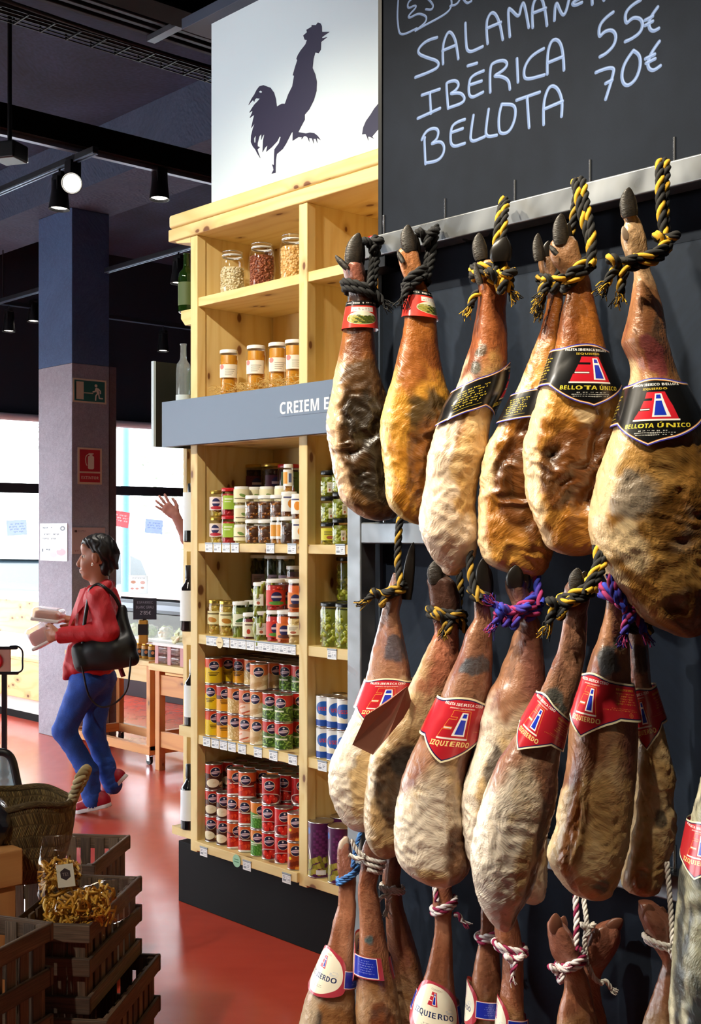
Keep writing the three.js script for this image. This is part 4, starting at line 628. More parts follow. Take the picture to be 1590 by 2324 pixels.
makeHam({ label: 'narrow ham partly behind the tall smooth one, rightmost on the middle rail', group: G2, fa: 0.4, lump: 0.5, D: 2.3, pal: P2b, th: 0.044, legEnd: 0.38, foot: 0.04, rim: -0.7, patches: [['mold', 0.1, 0.72, 0.25, 0.03], ['lean', -0.4, 0.95, 0.6, 0.06]], stain: [['#2a2622', 0.0, 0.16, 0.9, 0.06]],
  st: '1390,1418,1450 1420,1419,1460 1450,1421,1466 1508,1425,1473 1551,1428,1478 1595,1436,1492 1624,1444,1500 1652,1450,1507 1681,1449,1513 1710,1446,1519 1739,1444,1525 1768,1444,1530 1797,1442,1527 1826,1438,1526 1855,1437,1532 1884,1432,1533 1913,1428,1529 1942,1422,1519 1971,1416,1510 2000,1412,1503 2014,1416,1496 2026,1430,1488 2032,1446,1476',
  claws: [[1440, 1400, 1445, 1340, 30, 'b', 0.0]], rope: { style: 'byd', r: 0.008, wrap: [1420, 6, 1.6], hang: [[[1440, 1420, 0.02], [1446, 1340, -0.01], [1448, 1240, -0.04]]] }, tags: [tag('red', [1552, 1692], HP + 0.5, -24, 5.6)] });
// ----- bottom row (bodies run below the picture) -----
makeHam({ label: 'leftmost ham on the bottom rail with white toe and cream oval band', group: G3, D: 2.8, pal: P3, legEnd: 0.5, foot: 0.13, rim: -0.3, patches: [['mold', -0.4, 0.64, 0.4, 0.07]],
  st: '1898,780,788 1915,770,795 1940,768,800 1969,768,808 1998,771,808 2028,770,807 2057,768,808 2087,758,806 2116,752,803 2146,744,801 2175,732,800 2205,719,800 2235,706,801 2264,694,803 2294,685,805 2324,679,808 2380,670,815 2440,672,815 2490,685,806 2530,710,790 2545,735,770', claws: [[780, 1930, 783, 1896, 24, 'p', 0.004]],
  rope: { style: 'blue', r: 0.005, hang: [[[800, 1960, 0.03], [806, 1925, 0.01], [818, 1895, -0.02]]], wrap: [1985, -14, 1.6] }, tags: [tag('white', [2150, 2250], HP + 0.75, 26, 5.6)] });
makeHam({ label: 'ham with blue cross band, second on the bottom rail', group: G3, D: 2.73, pal: P3, legEnd: 0.52, foot: 0.1, patches: [['lean', 0.2, 0.7, 0.5, 0.12]], stain: [['#2a6a72', -0.2, 0.36, 0.45, 0.025]],
  st: '1900,832,860 1924,822,867 1954,820,868 1989,815,856 2013,812,851 2043,812,857 2072,813,861 2102,813,867 2146,811,874 2175,809,880 2205,808,886 2235,808,893 2264,807,899 2294,806,904 2324,806,908 2390,806,912 2450,812,906 2500,830,890 2520,850,872', claws: [[845, 1925, 850, 1886, 32, 't', 0.004]],
  rope: { style: 'white', r: 0.0048, wrap: [1955, 12, 2.4, 2.4], hang: [[[826, 1935, 0.03], [812, 1925, 0.03], [796, 1898, 0.03]], [[826, 1938, 0.03], [808, 1940, 0.03], [792, 1932, 0.03]]] }, tags: [tag('white', [2120, 2240], HP + 2.4, 10, 5.7, 'blue and red paper band')] });
makeHam({ label: 'dim ham behind the blue banded one, white cord at its ankle, bottom rail', group: G3, D: 2.79, th: 0.05, pal: P3, legEnd: 0.5, foot: 0.12, st: '1900,878,900 1954,871,910 1998,868,906 2020,873,910 2043,875,911 2072,876,917 2116,879,932 2146,882,942 2175,886,951 2205,890,958 2235,892,964 2294,894,972 2380,896,976 2450,904,968 2500,922,948', claws: [[888, 1912, 890, 1880, 28, 't', 0]],
  rope: { style: 'white', r: 0.0048, wrap: [2016, 6, 1.8], tail: [[880, 2020, 850, 2044, 0.04], [884, 2022, 876, 2055, 0.04]], knot: [[878, 2012, 0.012, 0.035]] } });
makeHam({ label: 'ham with cream oval IZQUIERDO band fully in view, bottom rail', group: G3, D: 2.62, pal: P3, legEnd: 0.55, foot: 0.12, st: '1960,990,1020 2013,985,1026 2057,986,1026 2087,989,1024 2116,988,1025 2146,982,1026 2175,976,1026 2205,968,1027 2235,957,1029 2264,946,1033 2294,937,1036 2324,928,1040 2390,915,1048 2450,918,1046 2500,935,1030 2530,965,1000', claws: [[1004, 1975, 1004, 1935, 32, 't', 0]],
  rope: { style: 'wr', r: 0.0058, wrap: [2055, -10, 1.7], hang: [[[990, 2040, 0.02], [986, 2010, 0.01], [990, 1985, -0.02]]], tail: [[1028, 2070, 1046, 2084, 0.02]] }, tags: [tag('white', [2220, 2332], HP + 0.2, 30, 5.6)] });
makeHam({ label: 'ham on the bottom rail whose oval band is turned away to the left', group: G3, D: 2.52, pal: P3, legEnd: 0.5, foot: 0.06, st: '2040,1092,1120 2080,1090,1126 2124,1088,1127 2169,1077,1130 2203,1070,1132 2230,1067,1133 2288,1064,1134 2324,1062,1136 2400,1056,1140 2470,1064,1136 2520,1085,1120', claws: [[1105, 2060, 1105, 2020, 30, 't', 0]], rope: { style: 'wr', r: 0.0058, wrap: [2120, -8, 1.5] }, tags: [tag('white', [2225, 2325], HP + 1.7, 10, 5.6)] });
makeHam({ label: 'thin reddish shank tied with red and white cord, bottom rail', group: G3, D: 2.45, pal: P3, legEnd: 0.5, foot: 0.1, st: '2060,1130,1165 2100,1122,1174 2135,1126,1181 2162,1140,1186 2203,1142,1187 2237,1140,1187 2271,1136,1188 2324,1133,1190 2400,1126,1196 2470,1134,1192 2520,1150,1178', claws: [[1150, 2075, 1150, 2036, 36, 't', 0]], rope: { style: 'wr', r: 0.0058, wrap: [2152, 10, 2], knot: [[1160, 2165, 0.012, 0.035]], tail: [[1160, 2172, 1158, 2200, 0.035]] }, tags: [tag('white', [2262, 2380], HP + 1.5, 10, 5.6)] });
makeHam({ label: 'trotter pointing up left with red cord, bottom rail below the dark gap', group: G3, D: 2.37, pal: P3, legEnd: 0.5, foot: 0.2, st: '2088,1246,1270 2101,1244,1284 2135,1249,1306 2169,1257,1318 2192,1272,1322 2220,1283,1334 2254,1281,1340 2288,1271,1346 2324,1264,1353 2400,1256,1362 2470,1266,1354 2520,1290,1330', claws: [[1262, 2112, 1251, 2068, 32, 't', 0.01], [1278, 2116, 1276, 2080, 24, 't', -0.01]], rope: { style: 'wr', r: 0.006, wrap: [2182, -12, 1.8], knot: [[1262, 2188, 0.014, 0.04]], hang: [[[1302, 2150, 0.02], [1308, 2100, 0], [1310, 2040, -0.02]]] }, tags: [] });
makeHam({ label: 'trotter leaning up right with white frayed cord, bottom rail', group: G3, D: 2.42, pal: P3, legEnd: 0.5, foot: 0.22, st: '2090,1380,1404 2101,1352,1404 2135,1332,1402 2169,1324,1385 2203,1325,1364 2237,1328,1358 2271,1332,1362 2324,1338,1374 2400,1336,1384 2470,1344,1380 2520,1356,1366', claws: [[1380, 2112, 1402, 2076, 34, 't', 0.01]], rope: { style: 'white', r: 0.0048, hang: [[[1325, 2180, 0.03], [1322, 2130, 0.02], [1326, 2090, 0.02], [1324, 2040, 0]], [[1325, 2175, 0.04], [1340, 2205, 0.04], [1358, 2216, 0.04]]], knot: [[1328, 2098, 0.01, 0.02]], tail: [[1352, 2212, 1376, 2226, 0.04]] } });
makeHam({ label: 'shadowed trotters bound with grey cord beside the mouldy ham', group: G3, D: 2.2, pal: P3, legEnd: 0.5, foot: 0.25, st: '2046,1448,1482 2080,1450,1516 2110,1462,1528 2140,1476,1532 2165,1494,1530 2186,1504,1528 2220,1496,1530 2271,1479,1533 2324,1460,1536 2400,1440,1544 2470,1450,1536 2520,1475,1512', claws: [[1472, 2082, 1460, 2048, 34, 't', 0.01], [1500, 2090, 1494, 2056, 30, 't', 0]], rope: { style: 'white', r: 0.0048, wrap: [2140, 12, 2], hang: [[[1516, 2130, 0.03], [1518, 2060, 0.01], [1516, 1960, -0.01]], [[1510, 2140, 0.03], [1524, 2180, 0.03], [1530, 2200, 0.02]]] } });
makeHam({ label: 'grey mould streaked ham at the right picture edge', group: G3, D: 1.98, streak: 1, pal: PMOULD, th: 0.08, legEnd: 0.12, foot: 0.04, fold: 0, patches: [['mold', -0.3, 0.55, 0.3, 0.2], ['lean', 0.1, 0.75, 0.5, 0.15], ['mold', -0.7, 0.8, 0.2, 0.15], ['lean', -0.5, 0.4, 0.2, 0.1]],
  st: '1500,1640,1672 1560,1632,1680 1640,1622,1694 1720,1608,1706 1800,1588,1722 1870,1572,1738 1930,1562,1752 1962,1557,1760 2050,1545,1780 2118,1538,1792 2186,1531,1800 2254,1528,1806 2324,1526,1810 2400,1535,1806 2470,1560,1790 2510,1590,1760', claws: [[1655, 1510, 1650, 1450, 36, 'b', 0.01]], rope: { style: 'by', r: 0.0085, wrap: [1580, 10, 2] }, tags: [tag('red', [1850, 1975], HP + 1.0, -10, 5.4)] });
{ // loose back side of a band sticking out beside the second ham of the middle row
  const D = 2.53, P = [[924, 1557], [880, 1592], [829, 1624], [799, 1690], [846, 1713], [880, 1672], [915, 1630], [934, 1596]].map(([x, y], i) => atD(x, y, D + [0.05, 0.02, 0, 0.01, 0.02, 0.02, 0.05, 0.07][i]));
  const o = P[3].clone(), pos = [], idx = []; for (const s of [0, 0.0012]) for (const p of P) { const q = p.clone().sub(o).addScaledVector(FACE, s); pos.push(q.x, q.y, q.z); }
  for (let i = 1; i < 7; i++) idx.push(0, i, i + 1, 8, 8 + i + 1, 8 + i); for (let i = 0; i < 8; i++) { const j = (i + 1) % 8; idx.push(i, i + 8, j, j, i + 8, j + 8); }
  let g = new THREE.BufferGeometry(); g.setAttribute('position', new THREE.Float32BufferAttribute(pos, 3)); g.setIndex(idx); g = g.toNonIndexed(); g.computeVertexNormals();
  const t = thing('paper_band', 'loose brown back of a paper band beside the wrinkled ham', 'label', o); part('sheet', g, MP({ color: C('#8a5a48'), roughness: 0.4, side: THREE.DoubleSide }), t);
}
// ---------- groceries ----------
const ringGeo = (r, h, y, a0 = 0, a1 = Math.PI * 2, n = 28) => new THREE.CylinderGeometry(r, r, h, n, 1, true, a0, a1 - a0).translate(0, y + h / 2, 0);
const tinM = M({ color: C('#c9c7c2'), roughness: 0.28, metalness: 0.95 });
const TOCAM = Math.atan2(FACE.x, FACE.z);                  // turn that brings +z towards the room
const clones = [];
function copyThing(proto, p, turn, label, group) {
  const o = proto.used ? proto.obj.clone() : proto.obj; if (proto.used) { o.name = numbered(proto.name); scene.add(o); } proto.used = true;
  o.position.copy(p); o.rotation.y = turn; o.userData = { label, category: proto.cat, group }; return o;
}
function protoOf(name, cat, build) { const g = thing(name, '', cat); build(g); return { name, cat, obj: g, used: false }; }
// printed tin wrap: emblem disc, coloured head, food picture below
function tinWrap(head, base, draw, words) {
  return canvasTex(512, 256, (c) => {
    c.fillStyle = base; c.fillRect(0, 0, 512, 256); 
    for (const off of [0, 256]) {
      c.save(); c.translate(off, 0); c.fillStyle = head; c.beginPath(); c.moveTo(0, 0); c.lineTo(256, 0); c.lineTo(256, 96); c.quadraticCurveTo(128, 132, 0, 90); c.fill();
      c.beginPath(); c.rect(0, 92, 256, 164); c.clip(); draw(c); c.restore();
      c.save(); c.translate(off + 128, 74); c.fillStyle = '#f0e2c0'; c.beginPath(); c.arc(0, 0, 52, 0, 7); c.fill(); c.fillStyle = '#1b2144'; c.beginPath(); c.arc(0, 0, 48, 0, 7); c.fill();
      c.fillStyle = '#d9c3cf'; c.beginPath(); c.ellipse(0, 4, 45, 15, -0.12, 0, 7); c.fill(); c.fillStyle = '#e8e4ea'; c.beginPath(); c.arc(0, -28, 9, 0, 7); c.fill(); c.fillStyle = '#5a3050'; c.fillRect(-34, 2, 68, 4); c.fillRect(-28, 24, 56, 6); c.restore();
      if (words) { c.fillStyle = words; for (let k = 0; k < 3; k++) c.fillRect(off + 70 + k * 6, 142 + k * 15, 110 - k * 20, 7); }
    }
  });
}
const dots = (cols, n, rx, ry, s) => (c) => { for (let i = 0; i < n; i++) { c.fillStyle = cols[i % cols.length]; c.beginPath(); c.ellipse((i * 61.7 + s * 13) % 256, 110 + (i * 37.3 + s * 7) % 146, rx, ry, i * 1.3, 0, 7); c.fill(); } };
const TIN = {};
function tin(key, r, h, wrap, cat = 'tin') {
  TIN[key] = { h, r, ...protoOf('food_tin', cat, (g) => {
    part('wrapper', ringGeo(r, h - 0.008, 0.004), M({ map: wrap, roughness: 0.32 }), g);
    part('lid', lathe([[0, h - 0.004], [r - 0.006, h - 0.004], [r - 0.005, h - 0.001], [r - 0.002, h], [r + 0.001, h - 0.001], [r + 0.001, h - 0.004], [r, h - 0.005]], 28), tinM, g);
    part('bottom_rim', lathe([[0, 0.002], [r - 0.003, 0.0], [r + 0.001, 0.0005], [r + 0.001, 0.004], [r, 0.005]], 28), tinM, g);
  }) };
}
tin('yellow', 0.0375, 0.112, tinWrap('#d8481e', '#ecc81e', (c) => { c.fillStyle = '#ecc81e'; c.fillRect(0, 90, 256, 170); }, '#3a2a10'));
tin('amber', 0.0375, 0.112, tinWrap('#b8281a', '#e8a01e', (c) => { c.fillStyle = '#5a1c10'; c.fillRect(0, 90, 256, 40); c.fillStyle = '#eca41e'; c.fillRect(0, 130, 256, 130); }, '#3a1c10'));
tin('chickpea', 0.0375, 0.112, tinWrap('#d8743a', '#d9b878', dots(['#e6cc92', '#c9a45e', '#f0dcae'], 90, 13, 10, 2)));
tin('salmon', 0.0375, 0.112, tinWrap('#d86a3e', '#e0a07a', (c) => { c.fillStyle = '#b8603e'; c.fillRect(0, 90, 256, 40); c.fillStyle = '#f0d2be'; c.beginPath(); c.ellipse(128, 190, 92, 50, 0, 0, 7); c.fill(); dots(['#c85a3a', '#e0926a'], 40, 9, 7, 3)(c); }));
tin('mushroom', 0.0375, 0.112, tinWrap('#d8743a', '#d8b888', dots(['#f0dcb8', '#e2c596', '#caa06a', '#fbeccc'], 40, 24, 17, 1)));
tin('bean', 0.0375, 0.112, tinWrap('#c0281e', '#3c5a24', (c) => { for (let i = 0; i < 60; i++) { c.strokeStyle = ['#6f9a3c', '#8ab450', '#4a7028', '#a2c468'][i % 4]; c.lineWidth = 9; c.beginPath(); const x = (i * 47) % 270 - 10, y = 110 + (i * 29) % 150, a = i * 0.9; c.moveTo(x, y); c.lineTo(x + 44 * Math.cos(a), y + 30 * Math.sin(a)); c.stroke(); } c.fillStyle = '#e6ead6'; c.fillRect(30, 146, 130, 16); }));
tin('champignon', 0.0375, 0.112, tinWrap('#c42a1c', '#3a1a12', (c) => { c.fillStyle = '#4a2416'; c.fillRect(0, 90, 256, 170); c.fillStyle = '#f0e4c4'; c.beginPath(); c.ellipse(100, 190, 66, 46, 0, 0, 7); c.fill(); c.fillStyle = '#e2cf9c'; c.beginPath(); c.ellipse(205, 214, 42, 34, 0.3, 0, 7); c.fill(); dots(['#8a4a22', '#e8d8b0'], 12, 12, 7, 5)(c); }));
tin('pepper', 0.0375, 0.112, tinWrap('#d8602a', '#c02418', (c) => { c.fillStyle = '#6a1610'; c.fillRect(0, 90, 256, 60); c.fillStyle = '#ece6dc'; c.fillRect(20, 130, 216, 10); dots(['#d83a20', '#b81e14', '#e8542c'], 22, 30, 20, 2)(c); c.fillStyle = '#f0ece4'; c.beginPath(); c.ellipse(128, 262, 110, 26, 0, 0, 7); c.fill(); }));
tin('pea', 0.0375, 0.112, tinWrap('#dc8430', '#4e8a34', (c) => { dots(['#4e9236', '#3a7a28', '#6cae4c'], 160, 11, 11, 4)(c); c.fillStyle = '#e0ead0'; c.fillRect(36, 122, 140, 14); c.fillRect(36, 144, 90, 8); }));
tin('tomato', 0.0375, 0.112, tinWrap('#c81e1c', '#b01614', (c) => { c.fillStyle = '#e8e0d8'; c.beginPath(); c.ellipse(128, 210, 128, 60, 0, 0, 7); c.fill(); c.fillStyle = '#7a0e10'; c.beginPath(); c.ellipse(128, 204, 112, 48, 0, 0, 7); c.fill(); for (const [x, y] of [[90, 196], [150, 186], [180, 214], [120, 226]]) { c.fillStyle = '#d6281e'; c.beginPath(); c.arc(x, y, 28, 0, 7); c.fill(); c.fillStyle = '#f07a5c'; c.beginPath(); c.arc(x - 8, y - 9, 7, 0, 7); c.fill(); } }));
tin('stew', 0.0375, 0.112, tinWrap('#dc7428', '#a8481c', (c) => { dots(['#c8541c', '#7a2a14', '#e89a3c', '#5c1c10'], 34, 24, 16, 6)(c); c.fillStyle = '#f0d83a'; c.beginPath(); c.arc(70, 150, 16, 0, 7); c.fill(); }));
tin('tuna', 0.033, 0.122, canvasTex(512, 256, (c) => { c.fillStyle = '#eef0f0'; c.fillRect(0, 0, 512, 256); for (const o of [0, 256]) { c.fillStyle = '#2a62b8'; c.beginPath(); c.ellipse(o + 128, 100, 92, 62, 0, 0, 7); c.fill(); txt(c, 'USISA', o + 128, 104, 46, '#e03a34', 130); c.fillStyle = '#f2ead0'; c.beginPath(); c.ellipse(o + 100, 178, 40, 26, 0.3, 0, 7); c.fill(); c.fillStyle = '#2450a8'; c.fillRect(o, 200, 256, 56); } }));
tin('olive', 0.05, 0.215, canvasTex(1024, 512, (c) => { c.fillStyle = '#54214e'; c.fillRect(0, 0, 1024, 512); for (const o of [0, 512]) { for (let y = 60; y < 300; y += 26) for (let x = 0; x < 8; x++) { c.fillStyle = (x + y) % 3 ? '#6a2e62' : '#472044'; c.fillRect(o + 150 + x * 40, y, 34, 20); } c.fillStyle = '#2f5aa8'; c.beginPath(); c.arc(o + 60, 80, 34, 0, 7); c.fill(); c.fillStyle = '#eae6dc'; c.beginPath(); c.moveTo(o + 20, 200); c.quadraticCurveTo(o + 190, 330, o + 30, 470); c.quadraticCurveTo(o + 130, 330, o + 20, 200); c.fill(); for (let i = 0; i < 30; i++) { c.fillStyle = ['#9a9438', '#b4aa4c', '#7c7a28'][i % 3]; c.beginPath(); c.ellipse(o + 20 + (i * 71) % 460, 330 + (i * 47) % 170, 34, 27, i, 0, 7); c.fill(); } c.fillStyle = '#e8ecf0'; c.fillRect(o + 190, 440, 130, 46); } }));
// jars: glass, filling of separate lumps round a core, lid, paper label
const lidM = { white: M({ color: C('#efeee8'), roughness: 0.35 }), red: M({ color: C('#c01c24'), roughness: 0.3 }), gold: M({ color: C('#c0a04a'), roughness: 0.3, metalness: 0.8 }), black: M({ color: C('#141414'), roughness: 0.3 }), steel: M({ color: C('#b8bab8'), roughness: 0.3, metalness: 0.9 }) };
const jarGlass = MP({ color: C('#ffffff'), transmission: 1, thickness: 0, roughness: 0.03, ior: 1.45 });
const JAR = {};
function filling(r, h, spec, parent) {
  const { cols, size, n, squash = 1, long = 1, core, gloss = 0.35 } = spec; const by = cols.map(() => []); const base = new THREE.IcosahedronGeometry(1, size > 0.006 ? 2 : 1);
  for (let i = 0; i < n; i++) { const a = rnd() * 6.283, y = size * 0.7 + (h - size * 1.4) * ((i + rnd()) / n), s = size * rr(0.85, 1.15), q = base.clone(); q.scale(s * long, s * squash, s).rotateX(rr(-0.6, 0.6)).rotateY(rnd() * 6).rotateZ(long > 1 ? rr(-1, 1) : 0); const R = Math.max(0, r - s * Math.max(1, long * 0.6) - 0.001); q.translate(Math.cos(a) * R, y, Math.sin(a) * R); by[i % cols.length].push(q); }
  if (core) part('preserve', lathe([[0, 0.002], [r * 0.9, 0.002], [r * 0.9, h], [0, h]], 20), M({ color: C(core), roughness: 0.4 }), parent);
  by.forEach((l, i) => { if (l.length) { const m = part('filling', l, M({ color: C(cols[i]), roughness: gloss }), parent); m.userData.kind = 'stuff'; } });
}
function jar(key, r, h, lid, spec, lab, o = {}) {
  seed = 40 + Object.keys(JAR).length * 17;
  JAR[key] = { h, r, ...protoOf(o.name ?? 'preserve_jar', 'jar', (g) => {
    const nh = o.neck ?? 0.014, b = o.bulge ?? 0;
    part('glass', lathe([[0, 0.0], [r * 0.9, 0.0], [r, 0.006], [r + b, h * 0.45], [r, h - nh - 0.016], [r * 0.86, h - nh]], 28), jarGlass, g);
    filling(r - 0.003 + b * 0.4, h - nh - (spec.gap ?? 0.012), spec, g);
    if (o.clip) { part('lid', lathe([[0, h + 0.004], [r * 0.5, h + 0.004], [r * 0.78, h], [r * 0.84, h - 0.012], [r * 0.8, h - 0.016]], 28), jarGlass, g); part('wire_clasp', [new THREE.TorusGeometry(r * 0.86, 0.0018, 6, 36).rotateX(Math.PI / 2).translate(0, h - nh - 0.002, 0), new THREE.TorusGeometry(r * 0.86, 0.0018, 6, 36).rotateX(Math.PI / 2).translate(0, h - 0.004, 0)], MAT.chrome, g); part('seal_ring', new THREE.TorusGeometry(r * 0.83, 0.003, 8, 36).rotateX(Math.PI / 2).translate(0, h - nh + 0.003, 0), M({ color: C('#d8d8d4'), roughness: 0.6 }), g); }
    else part('lid', lathe([[0, h], [r * 0.88, h], [r * 0.95, h - 0.002], [r * 0.96, h - nh], [r * 0.93, h - nh - 0.001]], 28), lidM[lid], g);
    if (lab) { const [col, y0, y1, sp = 2.2, extra] = lab; const tx = canvasTex(192, 128, (c) => { c.fillStyle = col; c.fillRect(0, 0, 192, 128); if (extra) extra(c); else { c.fillStyle = 'rgba(60,50,40,0.7)'; for (let k = 0; k < 3; k++) c.fillRect(40, 30 + k * 16, 110 - k * 16, 7); c.fillStyle = '#b05a3a'; c.beginPath(); c.ellipse(96, 98, 34, 18, 0, 0, 7); c.fill(); } }); part('paper_label', ringGeo(r + b * 0.5 + 0.0009, (y1 - y0) * h, y0 * h, -sp / 2, sp / 2, 16), M({ map: tx, roughness: 0.5 }), g); }
  }) };
}
const emblem = (bg, fg) => (c) => { c.fillStyle = bg; c.fillRect(0, 0, 192, 128); c.fillStyle = '#2a2a5c'; c.beginPath(); c.arc(96, 56, 42, 0, 7); c.fill(); c.fillStyle = '#e6d4dc'; c.fillRect(56, 46, 80, 18); c.fillStyle = fg; c.beginPath(); c.ellipse(96, 106, 62, 16, 0, 0, 7); c.fill(); };
jar('pickle', 0.034, 0.114, 'gold', { cols: ['#c9b23c', '#d8c878', '#b8461e', '#e8dcae'], size: 0.009, n: 70, core: '#a89430' }, ['#e8d8dc', 0.25, 0.75, 2.4, emblem('#f0e0d8', '#c02a3a')]);
jar('redsauce', 0.035, 0.118, 'red', { cols: ['#a8161e'], size: 0.008, n: 30, core: '#b01820' }, ['#9cc23c', 0.22, 0.72, 1.5, (c) => { c.fillStyle = '#a8cc44'; c.fillRect(0, 0, 192, 128); c.fillStyle = '#e6f0c8'; c.fillRect(30, 24, 130, 16); c.fillRect(30, 52, 100, 10); }]);
jar('cream', 0.033, 0.08, 'white', { cols: ['#cdbf7c', '#b8ac5c'], size: 0.008, n: 50, core: '#c2b46c' }, ['#efe6bc', 0.15, 0.85, 3.0, (c) => { c.fillStyle = '#f0e8c0'; c.fillRect(0, 0, 192, 128); c.fillStyle = '#7a9a4a'; c.beginPath(); c.ellipse(110, 60, 30, 14, 0.4, 0, 7); c.fill(); c.fillStyle = '#6a5a3a'; c.fillRect(30, 86, 120, 8); }]);
jar('shroom', 0.04, 0.1, 'white', { cols: ['#9a6228', '#6e3e18', '#b8792e', '#4a2a14'], size: 0.011, n: 70, squash: 0.7, core: '#4e2e16', gloss: 0.2 }, null);
jar('spice', 0.02, 0.11, 'white', { cols: ['#c88a2a', '#8a5a2a'], size: 0.005, n: 40, core: '#b07a30' }, ['#eef0ea', 0.2, 0.8, 3.0, (c) => { c.fillStyle = '#f0f0ec'; c.fillRect(0, 0, 192, 128); c.fillStyle = '#e8a03a'; c.fillRect(20, 20, 90, 90); c.fillStyle = '#5a6a9a'; c.fillRect(125, 30, 40, 70); }]);
jar('brown', 0.037, 0.11, 'white', { cols: ['#5e3a1e', '#74502c', '#4a2c16'], size: 0.012, n: 40, squash: 0.6, core: '#3a2414' }, null);
jar('honey', 0.034, 0.1, 'white', { cols: ['#a86a20'], size: 0.005, n: 20, core: '#7a4a1a' }, ['#f0ece0', 0.2, 0.85, 2.4, (c) => { c.fillStyle = '#f2f0e6'; c.fillRect(0, 0, 192, 128); c.fillStyle = '#e8932a'; c.beginPath(); c.arc(100, 66, 34, 0, 7); c.fill(); c.fillStyle = '#40406a'; c.fillRect(20, 10, 150, 12); }]);
jar('bigdark', 0.055, 0.175, 'gold', { cols: ['#3c2a1c', '#54381e', '#2a2018'], size: 0.012, n: 90, core: '#241a12' }, ['#8a3a6a', 0.25, 0.7, 1.9, emblem('#5c2440', '#c89a7a')]);
jar('bigred', 0.05, 0.17, 'red', { cols: ['#4a1a2a'], size: 0.012, n: 30, core: '#3a1420' }, ['#5a7a3a', 0.2, 0.8, 1.8]);
jar('corn', 0.034, 0.15, 'gold', { cols: ['#c9a83a', '#b88a2c', '#d8c468'], size: 0.008, n: 90, core: '#b09030' }, ['#efe2a8', 0.3, 0.68, 2.8, (c) => { c.fillStyle = '#f0e6b0'; c.fillRect(0, 0, 192, 128); c.fillStyle = '#6a5a2a'; c.fillRect(30, 20, 130, 12); c.fillStyle = '#c8862a'; c.beginPath(); c.ellipse(90, 84, 44, 24, 0.2, 0, 7); c.fill(); }]);
jar('gherkin', 0.037, 0.15, 'white', { cols: ['#7a8a2a', '#5e7020', '#98a23c'], size: 0.011, n: 36, squash: 3.4, core: '#6a7424' }, ['#e6ecc4', 0.32, 0.66, 2.2, (c) => { c.fillStyle = '#e8eccc'; c.fillRect(0, 0, 192, 128); c.fillStyle = '#3f6a2e'; c.beginPath(); c.ellipse(96, 64, 64, 18, -0.3, 0, 7); c.fill(); c.fillStyle = '#4a5a3a'; c.fillRect(30, 100, 120, 9); }]);
jar('asparagus', 0.038, 0.118, 'white', { cols: ['#8a9430', '#6e7c22', '#a4a844'], size: 0.008, n: 40, squash: 4.5, core: '#74802a' }, ['#eef0dc', 0.2, 0.6, 1.1]);
jar('jam', 0.031, 0.108, 'white', { cols: ['#7a1420'], size: 0.006, n: 20, core: '#6e101c' }, ['#efe4c4', 0.1, 0.66, 2.2, (c) => { c.fillStyle = '#f0e8cc'; c.fillRect(0, 0, 192, 128); c.fillStyle = '#c8442a'; c.beginPath(); c.arc(96, 84, 22, 0, 7); c.fill(); c.fillStyle = '#5a3a2a'; c.fillRect(50, 20, 90, 10); }]);
jar('redpepper', 0.04, 0.126, 'white', { cols: ['#c8241a', '#e03a20'], size: 0.013, n: 36, squash: 0.8, core: '#b81c14' }, ['#d83020', 0.15, 0.65, 2.6, emblem('#d83424', '#5a9a3a')]);
jar('orange', 0.037, 0.13, 'white', { cols: ['#e0702a', '#e88a3a'], size: 0.012, n: 36, core: '#d8641e' }, ['#e87a2a', 0.12, 0.6, 2.6, emblem('#e87c30', '#5a2a1a')]);
jar('beige', 0.035, 0.125, 'white', { cols: ['#dcc48a', '#ccae6a'], size: 0.009, n: 50, core: '#cdb070' }, ['#f0e6c4', 0.3, 0.6, 2]);
jar('talldark', 0.042, 0.17, 'white', { cols: ['#2e3a1a', '#3c4a20', '#25301a'], size: 0.011, n: 50, squash: 2.5, core: '#1e2814' }, ['#b8a0b4', 0.2, 0.5, 1.5]);
jar('purple', 0.036, 0.15, 'white', { cols: ['#4a1e2e'], size: 0.01, n: 20, core: '#3a1622' }, ['#c8a088', 0.3, 0.7, 2.2, emblem('#b07a6a', '#d8b48a')]);
jar('oliveS', 0.038, 0.1, 'black', { cols: ['#8f9a26', '#a8ae34', '#7c8620'], size: 0.0105, n: 74, long: 1.15, core: '#6e761c', gloss: 0.2 }, ['#e6e4d4', 0.15, 0.55, 0.5]);
jar('oliveL', 0.05, 0.172, 'black', { cols: ['#8f9a26', '#a8ae34', '#7c8620', '#b4b83e'], size: 0.011, n: 150, long: 1.15, core: '#6e761c', gloss: 0.2 }, null);
jar('oliveY', 0.038, 0.085, 'black', { cols: ['#b8ae26'], size: 0.01, n: 40, core: '#8a8420' }, ['#d8d034', 0.2, 0.75, 2.2]);
jar('peach', 0.041, 0.19, 'white', { cols: ['#d8941e', '#e0a62c', '#c88218'], size: 0.018, n: 22, squash: 1.0, core: '#c98a1c', gap: 0.01, gloss: 0.2 }, ['#efe8d4', 0.36, 0.66, 2.1, (c) => { c.fillStyle = '#f2ecdc'; c.fillRect(0, 0, 192, 128); c.fillStyle = '#e0837a'; c.beginPath(); c.arc(30, 24, 24, 0, 7); c.fill(); c.fillStyle = '#a8a294'; for (let k = 0; k < 4; k++) c.fillRect(64, 46 + k * 18, 100 - k * 12, 6); }], { name: 'fruit_jar', bulge: 0.002 });
const store = { clip: true, name: 'storage_jar', neck: 0.022, bulge: 0.007 };
jar('whitebean', 0.051, 0.192, 'white', { cols: ['#d6c9a4', '#c9b98e', '#e2d8ba'], size: 0.0052, n: 520, long: 1.7, squash: 0.8, core: '#c2b488', gap: 0.05, gloss: 0.5 }, null, store);
